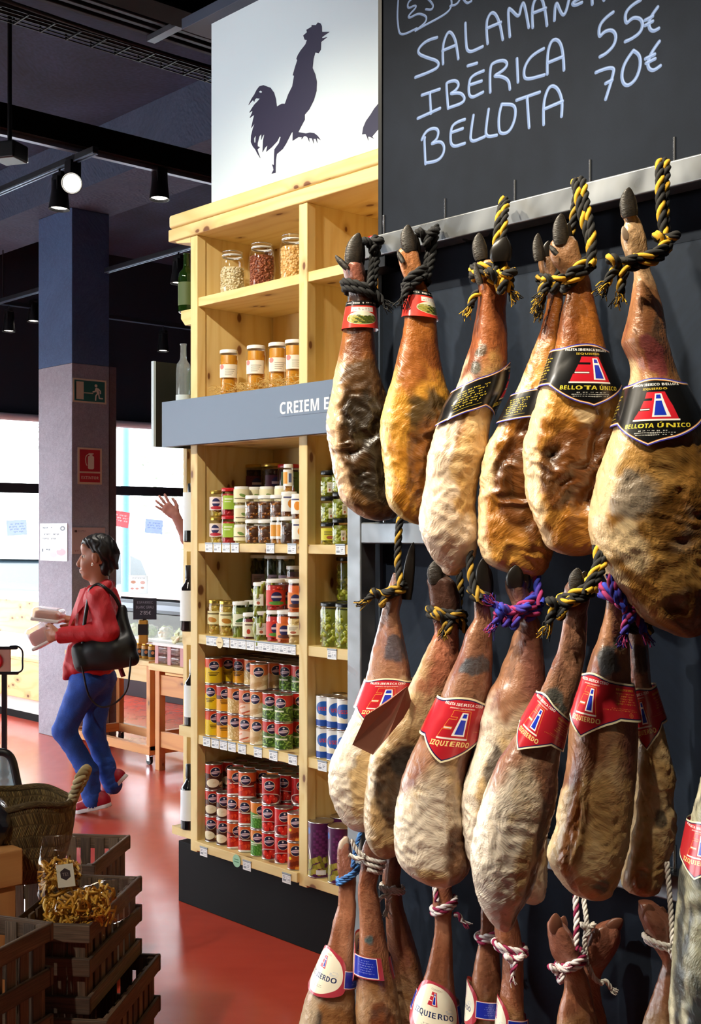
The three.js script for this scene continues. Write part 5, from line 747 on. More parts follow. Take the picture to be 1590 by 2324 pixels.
jar('lentil', 0.051, 0.192, 'white', { cols: ['#8a4a2e', '#74391f', '#9c5a3a'], size: 0.0046, n: 620, long: 1.5, core: '#70391f', gap: 0.032, gloss: 0.5 }, null, store);
jar('garbanzo', 0.051, 0.192, 'white', { cols: ['#d4ac6c', '#c89c58', '#e0be86'], size: 0.0058, n: 460, core: '#c09450', gap: 0.028, gloss: 0.5 }, null, store);
const set = (kind, px, Y, z, label, group, jig = kind.cat === 'tin' ? -1.57 : 0) => { const p = atZ(px, 1205, z); p.y = Y; return copyThing(kind, p, TOCAM + rr(-0.35, 0.35) + jig, label, group); };
seed = 321;
// top shelves
const Ya = BOARD.a[1], Yb = BOARD.b[1], Yc = BOARD.c[1], Yd = BOARD.d[1], Ye = BOARD.e[1], Yf = BOARD.f[1];
set(JAR.whitebean, 527, Ya, -3.25, 'clip top storage jar of white beans on the top shelf', 'storage jars');
set(JAR.lentil, 594, Ya, -3.25, 'clip top storage jar of reddish brown lentils on the top shelf', 'storage jars');
set(JAR.garbanzo, 664, Ya, -3.25, 'clip top storage jar of chickpeas cut off by the shelf post', 'storage jars');
[[519, -3.245, 'leftmost'], [581, -3.25, 'second'], [630, -3.27, 'third'], [668, -3.27, 'rightmost, half behind the post,']].forEach(([px, z, w]) => set(JAR.peach, px, Yb + 0.034, z, `jar of golden fruit in syrup, ${w} of four on the straw`, 'fruit jars'));
{ // straw nest
  seed = 77; const g = []; for (let i = 0; i < 900; i++) { const x = rr(-4.34, -3.74), z = rr(-3.34, -3.18), a = V(x, Yb + rr(0.004, 0.062), z), b = a.clone().add(V(rr(-0.05, 0.05), rr(-0.008, 0.016), rr(-0.04, 0.04))); if (b.x < -4.39 || b.x > -3.73) continue; g.push(tube([a, a.clone().lerp(b, 0.5).add(V(0, rr(0, 0.012), 0)), b], 0.0011, 3, 4)); }
  const m = solo('straw', g, M({ color: C('#d8b46a'), roughness: 0.8 }), 'curly packing straw under the golden fruit jars', 'straw'); m.userData.kind = 'stuff';
}
set(JAR.redsauce, 853, Ya, -3.3, 'red jar on the top shelf beside the chalkboard edge', 'jars by the chalkboard'); set(JAR.redsauce, 853, Yb, -3.28, 'red jar on the second shelf behind the dark ham', 'jars by the chalkboard'); set(JAR.oliveL, 848, Yb + 0.118, -3.28, 'olive jar standing on the red jar behind the dark ham', 'jars by the chalkboard');
// first jar shelf (below the name board)
const stack = (kind, px, Y, z, n, desc, where, group) => { for (let k = 0; k < n; k++) set(kind, px, Y + k * (kind.h + 0.0005), z, `${desc}, ${n === 1 ? 'single' : n === 2 ? ['bottom', 'top'][k] + ' of two' : ['bottom', 'middle', 'top'][k] + ' of three'}, ${where}`, group); };
const sC = 'under the grey board', gC = 'jars on the upper jar shelf';
stack(JAR.pickle, 493, Yc, -3.22, 2, 'gold lidded pickle jar', sC, gC); stack(JAR.redsauce, 520, Yc, -3.21, 2, 'red sauce jar with green label', sC, gC); stack(JAR.cream, 548, Yc, -3.225, 3, 'cream lidded jar with pale label', sC, gC);
stack(JAR.cream, 577, Yc, -3.30, 3, 'pale green jar in the second row', sC, gC); stack(JAR.cream, 606, Yc, -3.305, 3, 'pale green jar behind the mushroom jars', sC, gC); stack(JAR.cream, 640, Yc, -3.31, 3, 'pale green jar deep behind the spice jars', sC, gC);
stack(JAR.shroom, 577, Yc, -3.205, 2, 'left jar of brown mushrooms', sC, gC); stack(JAR.shroom, 606, Yc, -3.22, 2, 'middle jar of brown mushrooms', sC, gC);
stack(JAR.spice, 624, Yc, -3.185, 1, 'slim spice jar, left one', sC, gC); stack(JAR.spice, 638, Yc, -3.185, 1, 'slim spice jar, right one', sC, gC); set(JAR.shroom, 634, Yc + 0.1, -3.225, 'jar of orange mushrooms raised above the spice jars', gC); set(JAR.brown, 634, Yc, -3.245, 'dark jar hidden behind the spice jars', gC);
stack(JAR.brown, 656, Yc, -3.20, 1, 'jar of dark brown slices', sC, gC); set(JAR.honey, 656, Yc + 0.1105, -3.2, 'jar with orange sun label on the dark brown jar', gC); set(JAR.spice, 654, Yc + 0.211, -3.2, 'slim jar topping the pile by the post', gC); stack(JAR.honey, 680, Yc, -3.2, 2, 'jar with orange sun label at the post', sC, gC);
stack(JAR.bigdark, 578, Yc, -3.47, 2, 'large dark jar at the back, left', sC, gC); stack(JAR.bigdark, 620, Yc, -3.46, 2, 'large dark jar at the back, right', sC, gC); stack(JAR.bigred, 655, Yc, -3.44, 2, 'red lidded dark jar at the back', sC, gC);
// second jar shelf
const sD = 'lower jar shelf', gD = 'jars on the lower jar shelf';
stack(JAR.corn, 489, Yd, -3.215, 1, 'slim gold lidded vegetable jar, left one', sD, gD); stack(JAR.corn, 515, Yd, -3.205, 1, 'slim gold lidded vegetable jar, right one', sD, gD); stack(JAR.gherkin, 546, Yd, -3.21, 1, 'tall jar of gherkins with pale label', sD, gD); stack(JAR.gherkin, 572, Yd, -3.285, 1, 'tall jar of gherkins in the second row', sD, gD);
stack(JAR.jam, 567, Yd, -3.185, 1, 'small jar of dark red jam', sD, gD); stack(JAR.asparagus, 594, Yd, -3.19, 2, 'jar of green asparagus', sD, gD); stack(JAR.asparagus, 612, Yd, -3.285, 2, 'jar of green asparagus in the second row', sD, gD);
stack(JAR.redpepper, 625, Yd, -3.19, 2, 'jar of red peppers, left stack', sD, gD); stack(JAR.orange, 648, Yd, -3.18, 1, 'jar of orange peppers', sD, gD); stack(JAR.redpepper, 655, Yd, -3.265, 2, 'jar of red peppers, rear stack', sD, gD); stack(JAR.beige, 672, Yd, -3.182, 1, 'jar of beige beans at the post', sD, gD); set(JAR.orange, 674, Yd + 0.1255, -3.185, 'jar of orange peppers standing on the beige bean jar', gD);
stack(JAR.talldark, 588, Yd, -3.47, 2, 'tall dark green jar at the back, left', sD, gD); stack(JAR.talldark, 620, Yd, -3.46, 2, 'tall dark green jar at the back, middle', sD, gD); stack(JAR.talldark, 648, Yd, -3.45, 2, 'tall dark green jar at the back, right', sD, gD); stack(JAR.purple, 668, Yd, -3.37, 2, 'purple jar at the back by the post', sD, gD);
// right bay
const sO = 'right bay beside the rack post', gO = 'olive jars in the right bay';
set(JAR.oliveY, 748, Yc, -3.2, 'yellow labelled olive jar at the bottom of the left olive stack', gO); [1, 2].forEach((k) => set(JAR.oliveS, 748, Yc + 0.0855 + (k - 1) * 0.1005, -3.2, `small jar of green olives, ${['middle', 'top'][k - 1]} of the left olive stack`, gO)); stack(JAR.oliveS, 775, Yc, -3.2, 3, 'small jar of green olives, right stack', sO, gO); stack(JAR.oliveS, 772, Yc, -3.29, 3, 'small jar of green olives, rear stack', sO, gO);
stack(JAR.oliveL, 754, Yd, -3.205, 1, 'large jar of green olives, left one', sO, gO); stack(JAR.oliveL, 788, Yd, -3.205, 1, 'large jar of green olives, right one', sO, gO); stack(JAR.oliveL, 790, Yd, -3.32, 2, 'large jar of green olives behind', sO, gO);
stack(TIN.tuna, 736, Ye, -3.2, 2, 'white and blue tuna tin, left stack', sO, 'tuna tins'); stack(TIN.tuna, 760, Ye, -3.2, 2, 'white and blue tuna tin, middle stack', sO, 'tuna tins'); stack(TIN.tuna, 784, Ye, -3.2, 2, 'white and blue tuna tin, right stack', sO, 'tuna tins'); stack(TIN.tuna, 772, Ye, -3.28, 2, 'white and blue tuna tin, rear stack', sO, 'tuna tins');
stack(TIN.olive, 728, Yf, -3.185, 1, 'large purple olive tin, left one', sO, 'purple olive tins'); stack(TIN.olive, 773, Yf, -3.185, 1, 'large purple olive tin, right one', sO, 'purple olive tins'); stack(TIN.olive, 778, Yf, -3.3, 1, 'large purple olive tin behind', sO, 'purple olive tins');
// tin shelves: columns of tins, front row plus three rows behind
function tinShelf(Y, cols, heights, name, group) {
  cols.forEach((k, i) => {
    const x = -4.352 + i * 0.0785 + (heights[i] === 2 ? 0.004 : 0);
    for (let row = 0; row < 4; row++) {
      const n = row === 0 ? heights[i] : 3, z = SZ - 0.052 - row * 0.0785 - (row ? 0.008 : 0);
      for (let l = 0; l < n; l++) {
        const d = { yellow: 'yellow', amber: 'amber yellow', chickpea: 'chickpea', salmon: 'salmon coloured', mushroom: 'sliced mushroom', bean: 'green bean', champignon: 'red and black mushroom', pepper: 'red pepper', pea: 'green pea', tomato: 'red tomato', stew: 'orange stew' }[k];
        const side = cols.indexOf(k) !== cols.lastIndexOf(k) ? (cols.indexOf(k) === i ? ', left column' : ', right column') : '';
        copyThing(TIN[k], V(x + rr(-0.0006, 0.0006), Y + l * 0.1122, z), TOCAM - 1.62 + rr(-0.4, 0.4), row ? `${d} tin${side}, ${['second', 'third', 'fourth'][row - 1]} row, ${['bottom', 'second', 'third'][l]} from below, ${name}` : `${d} tin in front${side}, ${['bottom', 'second', 'third'][l]} from below, ${name}`, group);
      }
    }
  });
}
tinShelf(Ye, ['yellow', 'amber', 'chickpea', 'salmon', 'mushroom', 'bean', 'bean'], [3, 2, 2, 2, 3, 2, 2], 'upper tin shelf', 'tins on the upper tin shelf');
tinShelf(Yf, ['champignon', 'champignon', 'pepper', 'pepper', 'pea', 'tomato', 'tomato', 'stew'].slice(0, 7).concat([]), [3, 2, 3, 3, 2, 3, 2], 'bottom tin shelf', 'tins on the bottom tin shelf');
for (let l = 0; l < 2; l++) copyThing(TIN.stew, V(-3.77, Yf + l * 0.1122, SZ - 0.03), TOCAM - 1.62, `orange stew tin by the post, ${['bottom', 'top'][l]} of two, bottom tin shelf`, 'tins on the bottom tin shelf');
// price tags on the shelf edges
const tagTex = (k) => canvasTex(128, 96, (c) => { c.fillStyle = '#eef0f2'; c.fillRect(0, 0, 128, 96); c.fillStyle = '#5a6068'; c.fillRect(0, 0, 128, 12); c.fillStyle = '#8a8f98'; c.fillRect(10, 24, 40, 6); c.fillRect(10, 38, 34, 6); c.fillRect(10, 56, 46, 22); c.strokeStyle = '#9aa0a8'; c.lineWidth = 3; c.strokeRect(66, 26, 50, 54); c.fillStyle = '#7a8088'; if (k) { c.fillRect(74, 40, 30, 8); c.fillRect(74, 56, 22, 8); } else { c.font = 'bold 26px sans-serif'; c.fillText('1,35', 66, 66); } });
const tagM = [M({ map: tagTex(0), roughness: 0.4 }), M({ map: tagTex(1), roughness: 0.4 })];
const tagProto = [0, 1].map((k) => protoOf('price_tag', 'price tag', (g) => { const b = new THREE.BoxGeometry(0.052, 0.038, 0.0012); part('card', b, tagM[k], g); part('holder', new THREE.BoxGeometry(0.054, 0.005, 0.004).translate(0, 0.019, 0), M({ color: C('#9aa6b4'), roughness: 0.3 }), g); }));
let tk = 0;
const ORD = ['first', 'second', 'third', 'fourth', 'fifth', 'sixth', 'seventh', 'eighth', 'ninth', 'tenth', 'eleventh'];
const tags = (xs, Y, desc) => xs.forEach((px, i) => { const p = atZ(px, 1205, SZ - 0.0035); p.y = Y; copyThing(tagProto[tk++ % 2], p, 0, xs.length > 1 ? `white price tag on the ${desc} edge, ${ORD[i]} from the left` : `single white price tag on the edge of the ${desc}`, 'price tags on the ' + desc); });
tags([474, 493, 513, 533, 613, 662], 1.579, 'upper jar shelf'); tags([476, 493, 512, 531, 549, 568, 587, 605, 624, 643, 661], 1.18, 'lower jar shelf'); tags([469, 488, 507, 526, 549, 585, 620, 664], 0.746, 'upper tin shelf');
tags([772], 1.579, 'upper olive shelf'); tags([753], 1.18, 'lower olive shelf'); tags([731], 0.746, 'tuna shelf');
[[462, 'left'], [560, 'middle'], [650, 'right']].forEach(([px, w]) => { const p = atZ(px, 1205, SZ + 0.0145); p.y = 0.278; copyThing(tagProto[tk++ % 2], p, 0, `price tag on the front edge of the bottom shelf, ${w} one`, 'price tags on the bottom shelf'); });
{ const p = atZ(537, 1205, SZ + 0.0145); const t = thing('round_sticker', 'pale green round sticker on the bottom shelf edge', 'sticker', [p.x, 0.285, p.z]); part('disc', cyl(0.026, 0.026, 0.0015, 28).rotateX(Math.PI / 2), M({ color: C('#9ccfae'), roughness: 0.5 }), t); part('print', [box(-0.014, 0.014, 0.004, 0.008, 0.0014, 0.002), box(-0.016, 0.016, -0.006, -0.002, 0.0014, 0.002)], M({ color: C('#4a8a64'), roughness: 0.5 }), t); }
{ const p = atZ(499, 1205, SZ - 0.0035); const t = thing('round_sticker', 'cream round sticker among the price tags of the lower jar shelf', 'sticker', [p.x, 1.178, p.z + 0.001]); part('disc', cyl(0.024, 0.024, 0.0015, 28).rotateX(Math.PI / 2), M({ color: C('#ecd8a4'), roughness: 0.5 }), t); part('print', box(-0.013, 0.013, -0.003, 0.003, 0.0014, 0.002), M({ color: C('#b08a4a'), roughness: 0.5 }), t); }
// bottles on the end shelves
function bottle(px, z, Y, o, label) {
  const p = atZ(px, 1205, z); p.y = Y; const t = thing('bottle', label, 'bottle', p, TOCAM - 0.2, 'bottles on the shelf end'), { r = 0.037, h = 0.3, col, glass, cap, lab } = o;
  const m = glass ? MP({ color: C(col), transmission: 0.85, thickness: 0, roughness: 0.04, ior: 1.5 }) : M({ color: C(col), roughness: 0.12 });
  part('body', lathe([[0, 0.004], [r * 0.8, 0], [r, 0.006], [r, h * 0.58], [r * 0.9, h * 0.66], [r * 0.45, h * 0.74], [0.0145, h * 0.8], [0.0135, h * 0.97], [0.0155, h * 0.975], [0.0155, h * 0.99], [0.0, h]], 28), m, t);
  if (cap) part('capsule', lathe([[0.0, h + 0.002], [0.0155, h + 0.001], [0.0165, h * 0.82], [0.015, h * 0.8]], 24), M({ color: C(cap), roughness: 0.3 }), t);
  if (lab) part('paper_label', ringGeo(r + 0.0008, h * (lab[1] - lab[0]), h * lab[0], -1.7, 1.7), M({ color: C(lab[2]), roughness: 0.6 }), t);
}
bottle(423, -3.22, 2.622, { h: 0.27, col: '#3c6a24', glass: true, lab: [0.12, 0.5, '#4a5a2c'] }, 'dark green bottle on the highest end shelf');
bottle(416, -3.2, 2.21, { h: 0.275, col: '#e8f0f2', glass: true, r: 0.033, lab: [0.04, 0.16, '#c8d4d8'] }, 'clear glass bottle at the left end above the grey board'); bottle(441, -3.285, 2.21, { h: 0.23, col: '#5aa03c', glass: true }, 'bright green bottle beside the clear one'); 
bottle(434, -3.22, 1.60, { h: 0.26, r: 0.036, col: '#1c1a18', cap: '#101010', lab: [0.2, 0.85, '#dfe6ec'] }, 'tall pale labelled bottle at the end of the upper jar shelf');
bottle(428, -3.2, 1.207, { h: 0.29, col: '#1a1416', cap: '#20181c', lab: [0.16, 0.62, '#eef2f4'] }, 'wine bottle with plain white label at the end of the lower jar shelf');
bottle(437, -3.21, 0.79, { h: 0.29, col: '#1a1614', cap: '#d8d4cc', lab: [0.14, 0.62, '#e8eef2'] }, 'wine bottle with white label at the end of the upper tin shelf');
bottle(429, -3.19, 0.335, { h: 0.285, col: '#141214', cap: '#161214', lab: [0.15, 0.62, '#eef4fa'] }, 'wine bottle with long white label at the end of the bottom shelf'); bottle(441, -3.26, 0.335, { h: 0.31, col: '#1a1c22', cap: '#4a82c0', lab: [0.3, 0.6, '#5a90c8'] }, 'bottle with blue capsule behind the long labelled wine bottle');
// ---------- signs and papers ----------
function sheetX(name, px0, py0, px1, py1, X, tex, label, cat, rot = 0, th = 0.002, rough = 0.5) {
  const a = atX(px0, py0, X), b = atX(px1, py1, X), w = Math.abs(a.z - b.z), h = Math.abs(a.y - b.y);
  const t = thing(name, label, cat, [X, (a.y + b.y) / 2, (a.z + b.z) / 2], Math.PI / 2); t.rotation.set(0, Math.PI / 2, rot, 'YXZ');
  if (name === 'window_flyer') { part('sheet', new THREE.PlaneGeometry(w, h), MP({ map: tex, transmission: 0.28, thickness: 0, roughness: 0.95, side: THREE.DoubleSide }), t); return t; }
  part('backing', new THREE.BoxGeometry(w, h, th), MAT.paper, t); part('print', new THREE.PlaneGeometry(w, h).translate(0, 0, th / 2 + 0.0005), M({ map: tex, roughness: rough }), t); return t;
}
function sheetZ(name, px0, py0, px1, py1, Z, tex, label, cat, rot = 0) {
  const a = atZ(px0, py0, Z), b = atZ(px1, py1, Z), w = Math.abs(a.x - b.x), h = Math.abs(a.y - b.y);
  const t = thing(name, label, cat, [(a.x + b.x) / 2, (a.y + b.y) / 2, Z], 0); t.rotation.z = rot;
  part('backing', new THREE.BoxGeometry(w, h, 0.002), MAT.paper, t); part('print', new THREE.PlaneGeometry(w, h).translate(0, 0, 0.0015), M({ map: tex, roughness: 0.5 }), t); return t;
}
const CXF = -8.645;
sheetX('exit_sign', 165, 857, 241, 918, CXF, canvasTex(512, 340, (c) => {
  c.fillStyle = '#e8dcc0'; c.fillRect(0, 0, 512, 340); c.fillStyle = '#2c6e66'; c.fillRect(24, 24, 464, 292); c.fillStyle = '#e2d6ba'; c.fillRect(52, 44, 112, 250); c.fillStyle = '#12302f'; c.fillRect(40, 60, 10, 230); c.fillStyle = '#c9bfa4'; c.fillRect(160, 190, 150, 16);
  c.strokeStyle = '#f0ead8'; c.lineCap = 'round'; c.lineJoin = 'round'; c.fillStyle = '#f0ead8'; c.beginPath(); c.arc(352, 86, 22, 0, 7); c.fill(); c.lineWidth = 40; c.beginPath(); c.moveTo(362, 132); c.lineTo(384, 186); c.stroke(); c.lineWidth = 20; c.beginPath(); c.moveTo(350, 126); c.lineTo(340, 168); c.lineTo(308, 176); c.moveTo(384, 128); c.lineTo(418, 158); c.lineTo(420, 190); c.moveTo(372, 200); c.lineTo(350, 228); c.lineTo(346, 290); c.moveTo(394, 204); c.lineTo(404, 262); c.lineTo(452, 262); c.stroke();
}), 'green emergency exit sign with running figure on the column', 'sign');
sheetX('extinguisher_sign', 176, 1015, 231, 1100, CXF, canvasTex(330, 512, (c) => {
  c.fillStyle = '#e8d2b4'; c.fillRect(0, 0, 330, 512); c.fillStyle = '#c8303a'; c.fillRect(26, 26, 278, 306); c.fillRect(26, 356, 278, 126); c.fillStyle = '#efe2cc'; c.beginPath(); c.roundRect ? c.roundRect(138, 110, 84, 190, 24) : c.rect(138, 110, 84, 190); c.fill(); c.fillRect(160, 86, 40, 30); c.fillRect(146, 76, 70, 14); c.strokeStyle = '#efe2cc'; c.lineWidth = 12; c.beginPath(); c.moveTo(160, 92); c.quadraticCurveTo(96, 96, 108, 190); c.quadraticCurveTo(112, 240, 128, 250); c.stroke(); txt(c, 'EXTINTOR', 165, 420, 58, '#efd8c4', 240);
}), 'red EXTINTOR fire extinguisher sign on the column', 'sign');
sheetZ('poster', 91, 1188, 153, 1274, -4.988, canvasTex(360, 512, (c) => { c.fillStyle = '#e6eef2'; c.fillRect(0, 0, 360, 512); lines(c, 100, 50, 150, 1, 20, 24, '#5a6a78'); c.fillStyle = '#55606c'; c.beginPath(); c.arc(300, 70, 32, 0, 7); c.fill(); c.fillStyle = '#e6eef2'; c.beginPath(); c.arc(300, 70, 16, 0, 7); c.fill(); lines(c, 140, 140, 230, 1, 20, 22, '#5a6672'); lines(c, 120, 200, 200, 1, 20, 22, '#5a6672'); lines(c, 80, 350, 110, 1, 20, 40, '#54606e'); for (const [x, y, r, k] of [[280, 390, 60, '#e6a8b4'], [180, 430, 46, '#efc6cc'], [250, 340, 34, '#e8d4da']]) { c.fillStyle = k; c.beginPath(); c.ellipse(x, y, r, r * 0.8, 0, 0, 7); c.fill(); } }), 'white price poster with pink food photo on the pale column face', 'poster');
sheetX('notice', 163, 1197, 238, 1256, CXF, canvasTex(512, 400, (c) => { c.fillStyle = '#cdb2ac'; c.fillRect(0, 0, 512, 400); c.fillStyle = '#5a4444'; c.fillRect(40, 40, 40, 36); lines(c, 150, 46, 130, 2, 16, 10, '#6a5454'); lines(c, 250, 200, 220, 2, 26, 13, '#6a5050'); lines(c, 70, 340, 60, 2, 16, 12, '#8a4444'); }), 'pinkish paper notice on the dark column face behind the woman', 'notice');
const wp = (bg, fg, n) => canvasTex(192, 140, (c) => { c.fillStyle = bg; c.fillRect(0, 0, 192, 140); lines(c, 100, 30, 150, n, 24, 14, fg); });
sheetX('window_flyer', 15, 1180, 61, 1215, -11.44, wp('#a8b8d8', '#7a8cb0', 4), 'small blue grey flyer on the window left of the column', 'flyer', 0.06); sheetX('window_flyer', 254, 1160, 293, 1196, -11.44, wp('#d86a70', '#f0c8c8', 3), 'red flyer on the window right of the column', 'flyer', -0.14); sheetX('window_flyer', 329, 1179, 369, 1211, -11.44, wp('#9cacd4', '#7084b4', 3), 'blue flyer on the window near the raised hand', 'flyer', -0.08);
// ---------- bench by the window ----------
{
  const t = thing('bench', 'pine bench with high back board in front of the left window', 'bench', [-10.3, 0, -5.24]);
  part('back_board', box(-0.95, 1.08, 0.69, 1.0, -0.4, -0.36, 0.004, 0), MAT.pine, t); part('front_board', box(-0.95, 1.08, 0.19, 0.52, -0.03, 0, 0.004, 0), MAT.pine, t); part('seat', box(-0.95, 1.08, 0.52, 0.55, -0.4, 0.01, 0.004, 0), MAT.pine, t);
  for (const x of [-0.9, 0.1, 1.0]) part('back_post', box(x, x + 0.07, 0.55, 0.69, -0.4, -0.36), MAT.pineOrange, t); part('back_base', box(-0.95, 1.08, 0.06, 0.19, -0.08, -0.05), MAT.white, t, 'white base panel'); part('kick_board', box(-0.95, 1.08, 0, 0.06, -0.08, -0.04), MAT.blackPaint, t);
}
{ // flat bed trolley with red ring mark at the left edge
  const D = 8.3, q = (x, y) => atD(x, y, D), o = q(20, 1530); const t = thing('shop_trolley', 'tan trolley panel with black wire handle at the left edge', 'trolley', [o.x, 0, o.z], Math.atan2(-RT.z, RT.x));
  const k = D / F, X = (px) => (px - 20) * k, Y = (py) => EYE + (CY - py) * k;
  part('panel', box(X(-70), X(24), Y(1530), Y(1472), -0.01, 0.01, 0.003), M({ color: C('#b8907a'), roughness: 0.6 }), t); part('top_bar', box(X(-70), X(40), Y(1474), Y(1467), -0.015, 0.015, 0.006), MAT.blackMetal, t); part('bottom_bar', box(X(-70), X(42), Y(1531), Y(1524), -0.015, 0.015, 0.006), MAT.blackMetal, t);
  part('wire_handle', tube([V(X(22), Y(1467), 0), V(X(40), Y(1467), 0), V(X(50), Y(1476), 0), V(X(51), Y(1500), 0), V(X(50), Y(1520), 0), V(X(42), Y(1526), 0), V(X(24), Y(1526), 0)], 0.006, 40, 8), MAT.blackMetal, t); part('red_ring', new THREE.TorusGeometry(0.045, 0.012, 10, 32).translate(X(-12), Y(1500), 0.012), M({ color: C('#c42028'), roughness: 0.4 }), t);
  for (const x of [X(-60), X(10)]) { part('leg', box(x - 0.015, x + 0.015, 0.05, Y(1528), -0.015, 0.015), MAT.blackMetal, t); part('wheel', cyl(0.03, 0.03, 0.02, 18).rotateX(Math.PI / 2).translate(x, 0.03, -0.01), MAT.blackMetal, t); }
}
// ---------- chilled counter along the back ----------
{
  const t = thing('chilled_counter', 'long open chilled counter with dark hood in front of the windows', 'counter', [-8.6, 0, -6.8]);
  part('plinth', box(-2.4, 3.4, 0, 0.26, -0.9, 0, 0.004), M({ color: C('#2a2833'), roughness: 0.6 }), t); part('front_boards', box(-2.4, 3.4, 0.26, 0.58, -0.88, 0.02, 0.004, 0), MAT.pine, t); part('bed', box(-2.4, 3.4, 0.58, 0.6, -0.88, 0.02), MAT.white, t);
  part('hood', box(-2.4, 3.4, 0.84, 0.97, -0.25, 0, 0.01), M({ color: C('#3c424c'), roughness: 0.4, metalness: 0.3 }), t); part('hood_band', box(-2.4, 3.4, 0.88, 0.93, 0, 0.006), M({ color: C('#7a828e'), roughness: 0.4, metalness: 0.4 }), t); part('top_ledge', box(-2.4, 3.4, 0.99, 1.02, -0.5, 0.01, 0.004), M({ color: C('#d8dce0'), roughness: 0.3 }), t);
  part('back_wall', box(-2.4, 3.4, 0.6, 0.99, -0.9, -0.86), MAT.blackPaint, t); part('glass_front', box(-2.4, 3.4, 0.6, 0.84, 0.0, 0.006), MAT.glass, t); for (const x of [-2.38, -0.5, 1.4, 3.36]) part('hood_bracket', box(x, x + 0.02, 0.6, 0.99, -0.88, -0.1), MAT.blackPaint, t);
  seed = 12; const leafM = [M({ color: C('#8fae5c'), roughness: 0.6 }), M({ color: C('#c9d6a0'), roughness: 0.6 }), M({ color: C('#e4e8d4'), roughness: 0.6 })];
  for (let i = 0; i < 26; i++) { const x = -8.6 - 2.2 + i * 0.14, g = new THREE.IcosahedronGeometry(0.075, 3); const p = g.attributes.position; for (let k = 0; k < p.count; k++) { const v = V(p.getX(k), p.getY(k), p.getZ(k)), s = 1 + 0.28 * nz(v.x * 40 + i, v.y * 30, v.z * 40); p.setXYZ(k, v.x * s, v.y * s * 0.8, v.z * s); } g.computeVertexNormals(); const m = solo('lettuce', g, leafM[i % 3], ['mid green', 'yellow green', 'whitish'][i % 3] + ' lettuce head lying in the chilled counter', 'lettuce', 'lettuces in the chilled counter'); m.position.set(x, 0.655, -6.96 + (i % 2) * 0.1); }
}
// ---------- pine tables ----------
{
  const t = thing('pine_table', 'pine table with thick square legs beside the timber shelves', 'table', [-7.2, 0, -4.82]);
  const leg = (x, z) => part('leg', box(x, x + 0.052, 0, 0.69, z - 0.05, z, 0.003, 1), MAT.pineOrange, t); leg(-0.03, 0); leg(1.0, 0); leg(-0.03, -0.55); leg(1.0, -0.55);
  part('table_top', box(-0.07, 1.08, 0.69, 0.735, -0.64, 0.03, 0.004, 0), MAT.pine, t); part('apron', box(0.02, 1.0, 0.52, 0.66, -0.035, -0.01, 0.003, 0), MAT.pineOrange, t); part('apron', box(0.02, 1.0, 0.52, 0.66, -0.6, -0.57, 0.003, 0), MAT.pineOrange, t);
  part('low_rail', box(0.02, 1.0, 0.16, 0.27, -0.04, -0.01, 0.003, 0), MAT.pineOrange, t); part('low_rail', box(0.02, 1.0, 0.16, 0.27, -0.6, -0.57, 0.003, 0), MAT.pineOrange, t); part('side_rail', box(-0.03, 0.02, 0.16, 0.27, -0.55, -0.05, 0.003, 2), MAT.pineOrange, t);
}
{
  const t = thing('pine_cart', 'pine cart on castors behind the woman', 'cart', [-7.4, 0, -4.88]);
  const leg = (x, z) => part('leg', box(x, x + 0.045, 0.1, 0.7, z - 0.045, z, 0.003, 1), MAT.pineOrange, t); leg(-0.03, 0); leg(-1.1, 0); leg(-0.03, -0.42); leg(-1.1, -0.42);
  part('top', box(-1.13, 0.03, 0.7, 0.735, -0.48, 0.02, 0.003, 0), MAT.pine, t); part('apron', box(-1.06, -0.03, 0.58, 0.7, -0.03, -0.005, 0.003, 0), MAT.pine, t); part('apron', box(-1.06, -0.03, 0.58, 0.7, -0.46, -0.435, 0.003, 0), MAT.pine, t);
  part('bottom_rail', box(-1.1, 0.015, 0.07, 0.135, -0.045, 0.004, 0.003, 0), MAT.pineOrange, t); part('bottom_rail', box(-1.1, 0.015, 0.07, 0.135, -0.465, -0.42, 0.003, 0), MAT.pineOrange, t); part('bottom_side_rail', box(-1.1, -1.055, 0.07, 0.135, -0.42, -0.045, 0.003, 2), MAT.pineOrange, t); part('bottom_side_rail', box(-0.03, 0.015, 0.07, 0.135, -0.42, -0.045, 0.003, 2), MAT.pineOrange, t);
  for (const [x, z] of [[-0.02, -0.02], [-1.06, -0.02], [-0.02, -0.44], [-1.06, -0.44]]) { const w = new THREE.Group(); w.name = 'castor'; w.position.set(x, 0, z); t.add(w); part('wheel', cyl(0.028, 0.028, 0.02, 20).rotateX(Math.PI / 2).translate(0, 0.028, -0.01), MAT.blackMetal, w); part('fork', [box(-0.012, 0.02, 0.028, 0.07, -0.016, -0.012), box(-0.012, 0.02, 0.028, 0.07, 0.012, 0.016), box(-0.016, 0.02, 0.062, 0.07, -0.018, 0.018)], MAT.chrome, w); }
}
